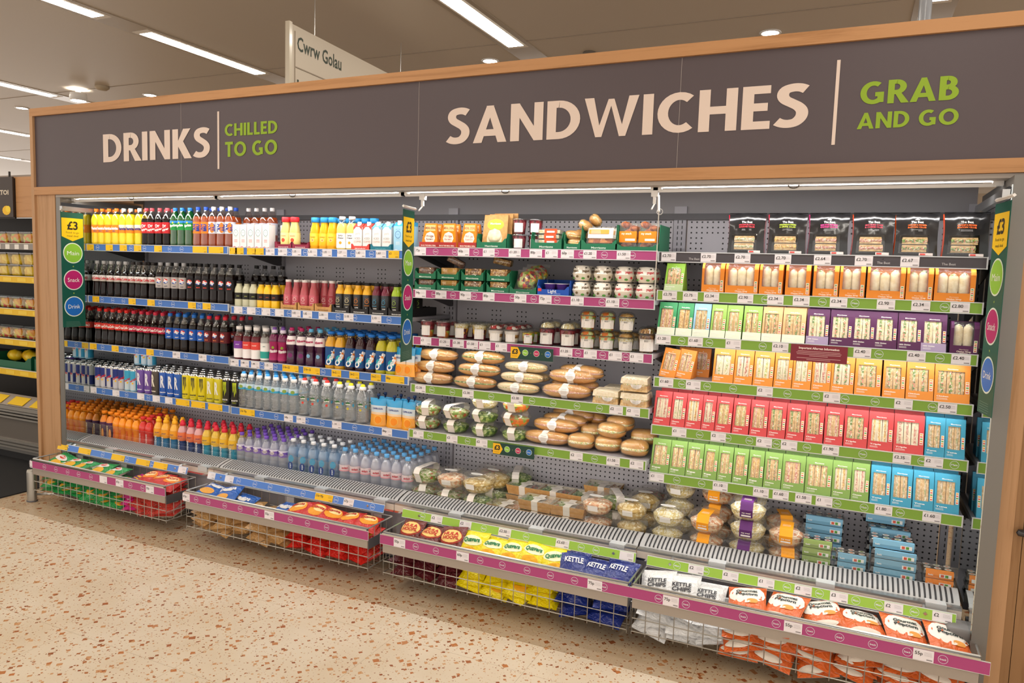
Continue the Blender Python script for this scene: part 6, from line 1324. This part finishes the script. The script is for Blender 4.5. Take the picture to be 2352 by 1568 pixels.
g = tray(.165, .22, .075, '#1a50b0', .5, None); f = front(0); g.text('Light', .016, f, '#e8ecf4', -.005, .022, bold=.01, rot=.05); g.lines(f, '#e0e8f4', .02, .01, .04, 1, .01); g.rect(f, '#d83c34', -.078, -.06, .02, .034); Kind('blue_display_tray', 'display tray', [('blue_display_tray', g)]).put((3.262, y0, z), 'blue display tray printed Light holding small yogurt cups')
g = G(); g.lathe([(0, 0), (.022, 0), (.028, .05), (.03, .052), (0, .053)], '#5c3a8cg', 16); c = G(); c.lathe([(.031, .052), (.031, .054), (0, .0545)], '#e8e4f0', 16); CY = Kind('small_yogurt_cup', 'yogurt cup', [('cup', g), ('foil_lid', c)]); row(CY, [3.225, 3.29], y0+.05, z+.004, 'small purple yogurt cup in the blue tray', 2, .07)
YG = {'#6a5638': yog('#6a5638'), '#c83c44': yog('#c83c44')}
for i, (x, c) in enumerate(zip((3.388, 3.492, 3.594, 3.694), ('#6a5638', '#6a5638', '#c83c44', '#c83c44'))):
    for j in (0, 1): 
        for k in (0, 1): YG[c].put((x, y0+.045+.098*k, z+.076*j), f'domed yogurt pot with {"brown" if c[1] == "6" else "red"} lettering, {["lower", "upper"][j]} layer, {["front", "back"][k]}, {["outer", "inner"][i % 2]} column', 'domed yogurt pots')
z = Zs('b3r3'); y = .16
PK = {'red': pot([(0, .45, 'melon'), (.45, .92, 'grape')], .04, .086, 0, 'plain'), 'mang': pot([(0, .3, 'grape'), (.3, .68, 'mango'), (.68, .92, 'slaw')], .041, .084, 0, 'plain'), 'parf': pot([(0, .38, '#f2ead8'), (.38, .62, 'granola'), (.62, .86, '#f4ece4')], .042, .068, .024, 'plain', topc='berry'),
      'sm': pot([(0, .85, 'fruit')], .034, .066, .01, 'code'), 'grp': pot([(0, .9, 'grape')], .042, .09, .035, 'code', lw=.8, topc='slaw'), 'car': pot([(0, .92, 'carrot')], .040, .068, .024, 'code', topc='carrot', lw=.85), 'pta': pot([(0, .9, 'slaw')], .040, .068, .022, 'code', topc='granola', lw=.85), 'dk': pot([(0, .88, 'cake')], .041, .092, .03, 'code', topc='flapjack', lw=.85)}
row(PK['red'], [2.548, 2.64], y, z, 'clear pot of dark fruit and melon', 2, .09, back_whole=False); row(PK['mang'], [2.748, 2.848], y, z, 'clear pot of mango and berries', 3, .088, back_whole=False); row(PK['parf'], [2.942, 3.032], y, z, 'berry and granola dessert pot', 3, .088, back_whole=False)
row(PK['sm'], [3.118], y, z, 'small clear fruit pot with white label', 2, .08, back_whole=False); row(PK['grp'], [3.222, 3.325], y, z, 'tall clear pot of red fruit with domed lid', 2, .09, back_whole=False)
for i, (x, nm) in enumerate(((3.425, 'car'), (3.52, 'car'), (3.612, 'pta'))):
    for j in (0, 1):
        PK[nm].put((x, y, z+.094*j), f'{["carrot stick pot nearest the tall fruit pots", "carrot and lettuce pot between its neighbours", "pale dip pot beside the dark pot"][i]}, {["lower", "upper"][j]} layer', 'stacked dip pots')
    PK['pta'].put((x+.01, y+.09, z), f'dip pot standing behind the stacked pots, {ORD[i]} from drinks end', 'dip pots behind')
row(PK['dk'], [3.708], y, z, 'dark brown granola pot with domed lid', 2, .09)
z = Zs('b3r4'); y = .165
RB = {'a': roll(.235, .075, .06, 'roll_crust', 'f_cheese', 1), 'b': roll(.235, .08, .062, 'roll_crust', 'greens', 2), 'c': roll(.225, .07, .05, 'roll_pale', 'f_egg', 3), 'd': roll(.235, .085, .066, 'roll_crust', 'f_ham', 4)}
for nm, x, n_, hh, lab in (('a', 2.575, 3, .060, 'cheese baguette'), ('b', 2.83, 3, .063, 'lettuce-filled baguette'), ('c', 3.072, 3, .051, 'pale egg baguette'), ('d', 3.328, 2, .067, 'golden soft baguette')):
    for j in range(n_): RB[nm].put((x+.012*j*(1 if nm != 'a' else .4), y+.018*j+(.03 if nm == 'd' and j else 0), z+.002+hh*j), f'wrapped {lab} with white paper band, {["bottom", "middle", "top"][j]} of its stack', 'wrapped baguettes', (0, 0, rng.uniform(-.08, .08)))
RB['d'].put((3.37, y+.085, z+.09), 'golden soft baguette lying behind the front stack', 'wrapped baguettes', (0, 0, -.2)); RB['d'].put((3.34, y+.085, z+.02), 'golden soft baguette lowest in the row behind', 'wrapped baguettes', (0, 0, .1)); RB['c'].put((3.09, y+.09, z+.05), 'pale egg baguette in the row behind its stack', 'wrapped baguettes')
SQ = squaresw(1); SQ.put((3.535, .125, z), 'wrapped square white sandwich at the front of the rail end', 'wrapped square sandwiches', (0, 0, .05), scale=.98); SQ.put((3.55, .245, z), 'wrapped square sandwich behind the single one', 'wrapped square sandwiches', (0, 0, .05)); SQ.put((3.67, .122, z), 'wrapped square sandwich at the bottom of the stack of two', 'wrapped square sandwiches'); SQ.put((3.668, .126, z+.07), 'wrapped square sandwich on top of the stack of two', 'wrapped square sandwiches', (0, 0, .06))
z = Zs('b3r5'); y = .175
BW = {'s1': bowl('salad', .078, .046, .026, seed=1), 's2': bowl('greens', .076, .044, .024, seed=2), 's3': bowl('slaw', .076, .044, .024, seed=3), 's4': bowl('carrot', .076, .044, .026, seed=4)}
for x, ks, nm in ((2.552, ('s1', 's1'), 'tomato salad bowl'), (2.722, ('s2', 's1'), 'mixed salad bowl'), (2.888, ('s2', 's2', 's3'), 'green salad bowl'), (3.062, ('s2', 's4', 's4'), 'prawn salad bowl')):
    for j, k in enumerate(ks): BW[k].put((x, y, z+.0715*j), f'small {nm} with paper sleeve, {["bottom", "second", "top"][j]} of its stack', 'small salad bowls', (0, 0, [.1, -.2, .05][j]+(.5 if (x < 2.6 and j == 1) else 0)))
RC = roll(.235, .085, .062, 'roll_crust', 'f_ham', 8)
for k, (x, yy, zz) in enumerate(((3.232, 0, 0), (3.262, .035, .058), (3.285, .10, .075), (3.305, .17, .095), (3.36, .2, .085))): RC.put((x, y+yy, z+.002+zz), f'golden wrapped baguette, {ORD[k]} up the slanting pile beside the salad bowls', 'slanting pile of baguettes', (0, 0, -.05*k))
BU = roll(.125, .11, .07, 'roll_crust', 'f_egg', 9, 0, .7, 'burger_roll')
for k, (x, yy, zz, r3) in enumerate(((3.412, 0, 0, 0), (3.43, .11, .03, .3), (3.54, .02, .0, .2), (3.552, .03, .065, -.3), (3.575, .09, .09, -.3), (3.675, .0, .0, 0), (3.69, .10, .035, .2))):
    BU.put((x, y+yy, z+.002+zz), f'wrapped round filled roll, {ORD[k]} counting from the baguette pile', 'wrapped round rolls', (0, 0, r3))
# base deck, bay 3
z = ZD; y = .215
BB = {'pc': bowl('slaw', .088, .055, .032, seed=5), 'tom': bowl('tomato_pasta', .088, .055, .034, sleeve='#eeeae4', stype='spot', seed=6), 'pas': bowl('pasta', .09, .058, .034, stype='spot', sleeve='#eeeae4', seed=7), 'gr': bowl('greens', .088, .055, .032, seed=8), 'beet': bowl('beetroot', .088, .055, .030, stype='spot', sleeve='#e6e2de', seed=9), 'sal': bowl('salad', .088, .055, .03, seed=10)}
B3 = [('sal', 2.525, 0, 0, 'mixed salad bowl with paper sleeve, bottom of front corner stack'), ('sal', 2.525, 0, .09, 'mixed salad bowl with paper sleeve, top of front corner stack'), ('gr', 2.60, .17, .02, 'green salad bowl with paper sleeve behind the corner stack'),
      ('sal', 2.69, -.01, 0, 'bean salad bowl under the red and white salad'), ('tom', 2.69, -.01, .09, 'bowl of red and white salad with tomato, upper layer'), ('tom', 2.745, .16, .03, 'prawn and tomato salad bowl standing behind'), ('beet', 2.80, .25, .07, 'bowl of dark red salad at the back panel'),
      ('gr', 2.855, -.02, 0, 'green pasta salad bowl under the yellow pasta bowl'), ('pas', 2.852, -.02, .09, 'yellow pasta salad bowl on the front stack'), ('gr', 2.89, .10, .01, 'olive salad bowl with band, lower, second row'), ('pas', 2.89, .10, .09, 'yellow salad bowl with paper band, second row'), ('gr', 2.97, .21, .08, 'green salad bowl with tall paper band at the back')]
for k, x, yy, zz, lab in B3: BB[k].put((x, y+yy, z+zz), lab, 'salad bowls on the base deck', (0, 0, rng.uniform(-.3, .3)))
KB = {'a': kraftbox('slaw', 'f_ham', 1), 'b': kraftbox('greens', 'tomato_pasta', 2), 'c': kraftbox('greens', 'beetroot', 3), 'd': kraftbox('salad', 'granola', 4)}
for i, (k, x, yy, zz, lab) in enumerate((('a', 3.02, -.02, 0, 'kraft tray with egg and ham nearest the pasta bowls'), ('b', 3.195, -.02, 0, 'lower kraft tray of the middle front stack'), ('b', 3.195, -.02, .053, 'upper kraft tray of the middle front stack, tomato inside'), ('d', 3.36, -.02, 0, 'lower kraft tray of the front stack by noodle bowl'), ('d', 3.36, -.02, .053, 'upper kraft tray of the front stack by noodle bowl'), ('c', 3.065, .12, .02, 'kraft tray lower in the second row, first column'), ('c', 3.065, .12, .072, 'kraft tray with egg and beetroot, second row'), ('c', 3.235, .12, .072, 'kraft tray with greens in the middle, second row'), ('c', 3.235, .12, .02, 'kraft tray lower in the second row, middle'), ('b', 3.405, .12, .072, 'kraft tray with prawns, second row'), ('b', 3.405, .12, .02, 'kraft tray lower in the second row, last column'), ('d', 3.45, .235, .10, 'kraft tray raised at the back panel'))):
    KB[k].put((x, y+yy, z+zz), lab, 'kraft salad trays', (0, 0, rng.uniform(-.05, .05)))
BB['noo'] = bowl('tomato_pasta', .08, .055, .03, sleeve='#eeebe6', stype='spot', seed=12); NO = BB['noo']
NO.put((3.505, y-.03, z), 'noodle bowl with white label, lower one'); NO.put((3.503, y-.03, z+.088), 'noodle bowl with carrot and peppers, upper one'); BW['s2'].put((3.56, y+.10, z+.085), 'small dark green salad bowl with white sleeve', rot=(0, 0, .5), scale=1.1); BW['s2'].put((3.56, y+.10, z), 'small dark green salad bowl below its twin', rot=(0, 0, .3), scale=1.1)
PS = bowl('pasta', .078, .055, .034, sleeve='#f0ede8', stype='spot', name='pasta_bowl', cat='pasta bowl', lift=.9, seed=14); CO = bowl('slaw', .078, .055, .034, sleeve='#f0ede8', stype='spot', name='pasta_bowl', cat='pasta bowl', lift=.9, seed=15)
def stack(kind, x, y, n_, dz, desc, grp, s=1, z0=0, jr=.3):
    for j in range(n_): kind.put((x+rng.uniform(-.003, .003), y, z+z0+dz*j), f'{desc}, {"only one" if n_ == 1 else ["bottom", "second", "third", "top"][j] if n_ > 2 or j == 0 else "top"} of its stack', grp, (0, 0, rng.uniform(-jr, jr)), scale=s)
stack(PS, 3.672, y-.02, 2, .088, 'pasta bowl on the base deck just before the divider', 'pasta bowls'); stack(PS, 3.69, y+.14, 2, .088, 'pasta bowl in the row behind the divider', 'pasta bowls'); stack(BB['beet'], 3.70, y+.25, 2, .088, 'grain salad bowl at the back by the divider', 'pasta bowls', .9)

# ---------------------------------------------------------------- bay 4
stack(CO, 3.845, y-.02, 2, .088, 'coleslaw pasta bowl just past the divider', 'coleslaw bowls'); stack(CO, 3.86, y+.15, 3, .088, 'coleslaw bowl in the row behind the divider', 'coleslaw bowls')
OM = bowl('tomato_pasta', .082, .055, .032, sleeve='#f0a01c', stype='card', name='pasta_bowl', cat='pasta bowl', lift=.8, seed=16); PM = bowl('slaw', .084, .055, .034, sleeve='#5c2a6c', stype='card', name='pasta_bowl', cat='pasta bowl', lift=.8, seed=17)
stack(OM, 4.02, y-.02, 2, .088, 'pasta bowl with orange card sleeve, front row', 'sleeved bowls', jr=.08); stack(OM, 4.035, y+.15, 3, .088, 'pasta bowl with orange card sleeve, second row', 'sleeved bowls', jr=.1); stack(PM, 4.195, y-.02, 3, .088, 'rice bowl with purple card sleeve, front row', 'sleeved bowls', jr=.08); stack(PM, 4.185, y+.16, 3, .088, 'rice bowl with purple sleeve at the back', 'sleeved bowls', jr=.2)
stack(OM, 4.362, y-.015, 2, .088, 'pasta bowl with orange sleeve beside the sushi', 'sleeved bowls', jr=.3); stack(OM, 4.33, y+.16, 2, .088, 'pasta bowl with orange sleeve behind the sushi side', 'sleeved bowls', jr=.3)
SU = {'g': sushipack('#94ac64', .125, .10, .034, 1), 'b': sushipack('#7cb0cc', .17, .11, .036, 2), 'b2': sushipack('#7cb0cc', .12, .10, .034, 3), 'o': sushipack('#ee8a2c', .11, .10, .034, 4)}
stack(SU['g'], 4.485, y-.03, 4, .0355, 'sushi tray with green card sleeve', 'sushi trays', jr=.04); stack(SU['b2'], 4.615, y-.03, 3, .0355, 'small sushi tray with blue sleeve', 'sushi trays', jr=.04)
stack(SU['b'], 4.775, y-.03, 4, .038, 'large sushi tray with blue sleeve, front row', 'sushi trays', jr=.04)
SU['b'].put((4.765, y-.015, z+.038*4), 'large open sushi tray with blue sleeve resting on the front stack', 'sushi trays')
for j in range(5): SU['b'].put((4.76, y+.13, z+.038*j), f'large sushi tray with blue sleeve, second row stack, {ORD[j]} from bottom', 'sushi trays'); SU['b'].put((4.50, y+.17, z+.038*j), f'large sushi tray in the dark back stack, {ORD[j]} from bottom', 'sushi trays')
for j in range(2): SU['b'].put((4.74, y+.20, z+.038*(j+5)), f'large sushi tray raised at the back panel, {["lower", "upper"][j]} one', 'sushi trays')
stack(SU['o'], 4.935, y-.04, 3, .0355, 'small sushi tray with orange sleeve beside the mirror', 'sushi trays', jr=.04)
z = Zs('b4r1'); y = .083+.042
for i, (x, acc, tx, tc, fl) in enumerate(((4.127, '#c83048g', ('PROSCIUTTO', 'CAESAR CLUB'), '#d8404c', 'f_chick'), (4.288, '#c83048g', ('CORONATION CHICKEN', '& LENTIL SALAD'), '#b8d040', 'f_cheese'), (4.445, '#e03888g', ('HAM HOCK, CHEDDAR', 'CHUTNEY & SALAD'), '#e83c8c', 'f_ham'), (4.607, '#e0582cg', ('SMOKED HAM', '& CHEESE CLUB'), '#c8485c', 'f_ham'), (4.757, '#ee7a20g', ('CHICKEN & SMOKED', 'BACON CLUB'), '#ee6a28', 'f_salad'), (4.922, '#e0582cg', ('CHICKEN & SMOKED', 'BACON CLUB'), '#ee6a28', 'f_salad'))):
    blackpack(acc, tx, tc, fl, i).put((x, y, z), f'black sandwich bag with {["red", "lime", "pink", "dull red", "orange", "orange-red"][i]} lettering, {ORD[i]} from drinks end', 'black sandwich bags', (0, 0, 0))
z = Zs('b4r2'); y = .100
pack(.085, '#8ab83c', 'f_salad', 'bread_brown', 2, .125, '#b8cc98', seed=50).put((3.826, y+.02, z), 'lone green sandwich pack at the divider beside the wrap boxes', rot=(0, 0, -.05))
for i, (x0, x1) in enumerate(((3.952, 4.048), (4.051, 4.187), (4.19, 4.284), (4.293, 4.39), (4.399, 4.496), (4.498, 4.592), (4.597, 4.733), (4.735, 4.828), (4.831, 4.967))):
    KW = wrapbox(x1-x0, 3 if x1-x0 > .12 else 2, i); KW.put(((x0+x1)/2, y, z), f'orange wrap box with window, {ORD[i]} from drinks end', 'orange wrap boxes', (0, 0, rng.uniform(-.015, .015)))
    if i > 1: KW.put(((x0+x1)/2, y+.07, z), f'orange wrap box standing behind, {ORD[i-2]} from drinks end', 'orange wrap boxes behind', whole=True)
def packs(key, z, y, specs, h, desc, back=()):
    KK = {}
    for i, (x0, x1, col, lo, fill, bread, n_, top, nm) in enumerate(specs):
        k = (round(x1-x0, 2), col, fill)
        if k not in KK: KK[k] = pack(round(x1-x0, 3), col, fill, bread, n_, h, lo, top, nm, seed=i+len(key))
        CNT[desc(col)] = CNT.get(desc(col), 0)+1
        KK[k].put(((x0+x1)/2, y, z), f'{desc(col)}, {ORD[CNT[desc(col)]-1]} from drinks end', desc(col), (0, 0, rng.uniform(-.012, .012)))
        if i in back: KK[k].put(((x0+x1)/2+.004, y+.092, z+.002), f'{desc(col)} in the row behind, {ORD[CNT[desc(col)]-1]} along', desc(col)+' behind', whole=True)
br, bw = 'bread_brown', 'bread_white'
CN = {'#3f9460': 'dark green', '#90bcd8': 'pale blue', '#92b858': 'lime green', '#e8b07c': 'peach', '#54244f': 'purple', '#e4903a': 'orange', '#cc4a4c': 'red', '#80a254': 'green', '#3f98b8': 'blue'}
dsc = lambda shelf_: (lambda c: f'{CN[c]} sandwich pack on the {shelf_} sandwich shelf')
F = ['f_chick', 'f_ham', 'f_egg', 'f_tuna', 'f_salad', 'f_cheese']
sp = []
for i, (a, b, c, f_) in enumerate(((3.763, 3.844, '#3f9460', 'f_ham'), (3.846, 3.918, '#3f9460', 'f_cheese'), (3.919, 3.993, '#90bcd8', 'f_tuna'), (3.995, 4.06, '#92b858', 'f_chick'), (4.061, 4.128, '#92b858', 'f_chick'), (4.132, 4.208, '#92b858', 'f_egg'), (4.209, 4.289, '#e8b07c', 'f_salad'), (4.291, 4.382, '#e8b07c', 'f_salad'))): sp.append((a, b, c, '#e4ecd8', f_, br, 2, 'NuMe', 'Sandwich'))
for i, (a, b, n_) in enumerate(((4.385, 4.472, 2), (4.474, 4.558, 2), (4.56, 4.636, 2), (4.636, 4.72, 2), (4.724, 4.802, 2), (4.802, 4.892, 2))): sp.append((a, b, '#54244f', '#a898b8' if i == 0 else None, 'f_salad', 'wrap_bread' if i < 4 else 'roll_crust', n_, 'Morrisons', '100% Chicken'))
packs('r3', Zs('b4r3'), .114, sp, .148, dsc('third'), back=range(6, 14))
KW = wrapbox(.095, 2, 77, .125)
g = KW.parts[0][1]; g.mats = ['#54244f' if m == '#e88c2c' else m for m in g.mats]; KW.put((4.948, .116, Zs('b4r3')), 'purple wrap box at the mirror end of the sandwich shelf')
OR = '#e4903a'; sp = [(a, b, OR, None, F[i % 4] if i < 6 else 'f_salad', bw if i < 7 else br, n_, 'Morrisons', 'Chicken') for i, (a, b, n_) in enumerate(((4.016, 4.105, 2), (4.106, 4.184, 2), (4.186, 4.268, 2), (4.27, 4.342, 2), (4.343, 4.417, 2), (4.418, 4.491, 2), (4.491, 4.578, 2), (4.58, 4.677, 2), (4.682, 4.763, 2), (4.764, 4.863, 3), (4.863, 4.984, 3)))]
packs('r4', Zs('b4r4'), .119, sp, .15, dsc('fourth'), back=range(0, 11))
OP = pack(.075, OR, 'f_ham', br, 2, .13, seed=91)
for k, x in enumerate((3.81, 3.882)): OP.put((x, .15, Zs('b4r4')), f'orange sandwich pack leaning askew near the divider, {["outer", "inner"][k]} one', 'leaning orange packs', (0, .10, -.12)); OP.put((x+.06, .26, Zs('b4r4')), f'orange sandwich pack at the back near the divider, {["outer", "inner"][k]} one', 'leaning orange packs')
RE = '#cc4a4c'; BL = '#3f98b8'; GN = '#80a254'
xs = [3.764, 3.843, 3.909, 3.98, 4.039, 4.11, 4.185, 4.258, 4.331, 4.405, 4.479, 4.555, 4.644, 4.736, 4.845]
sp = [(a, b-.001, RE, None, ['f_ham', 'f_chick', 'f_cheese', 'f_ham', 'f_egg', 'f_egg', 'f_ham', 'f_salad', 'f_salad', 'f_salad', 'f_ham', 'f_salad', 'f_cheese', 'f_ham'][i], bw if i in (0, 1, 2, 3, 12, 13) else br, 3 if i > 11 else 2, 'Morrisons', 'Cheese' if i < 8 else 'Triple') for i, (a, b) in enumerate(zip(xs, xs[1:]))]
sp += [(a, b, BL, None, 'f_tuna', br, 2, 'Morrisons', 'Tuna') for a, b in ((4.846, 4.915), (4.917, 4.982))]
packs('r5', Zs('b4r5'), .117, sp, .152, dsc('fifth'), back=range(0, 16))
xs = [3.762, 3.848, 3.922, 3.996, 4.06, 4.124, 4.189, 4.254, 4.327, 4.42, 4.524, 4.597, 4.665]
sp = [(a, b-.001, GN, None, ['f_egg', 'f_egg', 'f_egg', 'f_cheese', 'f_egg', 'f_cheese', 'f_cheese', 'f_salad', 'f_ham', 'f_egg', 'f_cheese', 'f_ham'][i], br if i < 10 else bw, 3 if i == 9 else 2, 'Morrisons', 'Egg' if i < 4 else 'Cheese') for i, (a, b) in enumerate(zip(xs, xs[1:]))]
sp += [(a, b, BL, None, 'f_tuna', br, 2, 'Morrisons', 'Tuna') for a, b in ((4.667, 4.741), (4.742, 4.818), (4.821, 4.893), (4.894, 4.982))]
packs('r6', Zs('b4r6'), .122, sp, .150, dsc('lowest'), back=range(0, 16))

# ---------------------------------------------------------------- crisps in the baskets
def heap(kname, x0, x1, n_, layer, desc, z0, tilt=.0, cols=None, seed=0, upr=False):
    rr = random.Random(seed); k = K[kname]
    for i in range(n_):
        x = x0+(x1-x0)*(i+.5)/n_; q = f'{desc}, {ORD[CNT.get(desc, 0)]} from drinks end'; CNT[desc] = CNT.get(desc, 0)+1
        if upr: k.put((x, -.155+rr.uniform(-.01, .01), z0+rr.uniform(-.006, .012)), q, desc, (.55+rr.uniform(-.15, .2), rr.uniform(-.15, .15), rr.uniform(-.35, .35)))
        else: k.put((x, -.158+rr.uniform(-.012, .006), z0+rr.uniform(-.004, .004)), q, desc, (rr.uniform(.05, .4) if layer < 9 else rr.uniform(.08, .38), rr.uniform(-.25, .25), rr.uniform(-.3, .3)))
LW = [.108, .142, .176, .208, .238]
for li, zz in enumerate(LW[:4]):
    ln = ['lowest', 'second', 'third', 'fourth'][li]
    heap('cr_green', -.03, .70, 6, li, f'green crisp packet, {ln} layer', zz, seed=li); heap('cr_pink', .70, .80, 1, li, f'pink crisp packet, {ln} layer', zz, seed=li+10) if li < 3 else None; heap('cr_redw', .78, 1.09, 3, li, f'red and white crisp packet, {ln} layer', zz, seed=li+20)
    heap('cr_tan', 1.30, 1.95, 5, li, f'tan crisp packet, {ln} layer', zz, seed=li+30); heap('cr_dor', 1.95, 2.47, 4, li, f'red and yellow crisp packet, {ln} layer', zz, seed=li+40)
    heap('cr_maroon', 2.60, 2.98, 3, li, f'maroon crisp packet, {ln} layer', zz, seed=li+50); heap('cr_quav', 2.98, 3.45, 4, li, f'yellow crisp packet, {ln} layer', zz, seed=li+60); heap('cr_kett', 3.45, 3.77, 2, li, f'navy crisp packet, {ln} layer', zz, seed=li+70)
    heap('cr_white', 3.83, 4.18, 3, li, f'white crisp packet, {ln} layer', zz, seed=li+80); heap('cr_org', 4.16, 5.01, 6, li, f'orange popcorn packet, {ln} layer', zz, seed=li+90)
heap('cr_green', -.03, .62, 5, 9, 'green crisp packet on top of the pile', .262, seed=101); heap('cr_green', .0, .60, 4, 9, 'green crisp packet just under the top ones', .24, seed=102); heap('cr_pink', .66, .78, 1, 9, 'pink crisp packet on top beside green ones', .225, seed=103)
heap('cr_red', .80, 1.08, 3, 9, 'red crisp packet on top in first basket', .268, seed=104); heap('cr_red', .82, 1.08, 2, 9, 'red crisp packet just under the top ones', .238, seed=105)
heap('cr_blue', 1.30, 1.54, 2, 9, 'blue tortilla chip packet on top of the pile', .268, seed=106); heap('cr_blue', 1.50, 1.64, 1, 9, 'blue tortilla chip packet lower beside the two', .232, seed=107); heap('cr_blue', 1.82, 1.92, 1, 9, 'blue tortilla chip packet among the tan ones', .235, seed=108)
heap('cr_dor', 1.92, 2.46, 5, 9, 'red and yellow crisp packet on top of pile', .268, seed=109)
heap('cr_hula', 2.60, 2.96, 3, 9, 'maroon crisp packet with cream oval on top', .262, seed=110, upr=True); heap('cr_quav', 2.95, 3.47, 5, 9, 'yellow crisp packet on top of the pile', .265, seed=111, upr=True); heap('cr_kett', 3.46, 3.76, 3, 9, 'navy crisp packet on top of the pile', .250, seed=112, upr=True)
heap('cr_white', 3.84, 4.14, 3, 9, 'white crisp packet on top of the pile', .238, seed=113, upr=True); heap('cr_org', 4.18, 5.02, 6, 9, 'orange popcorn packet on top of the pile', .272, seed=114)
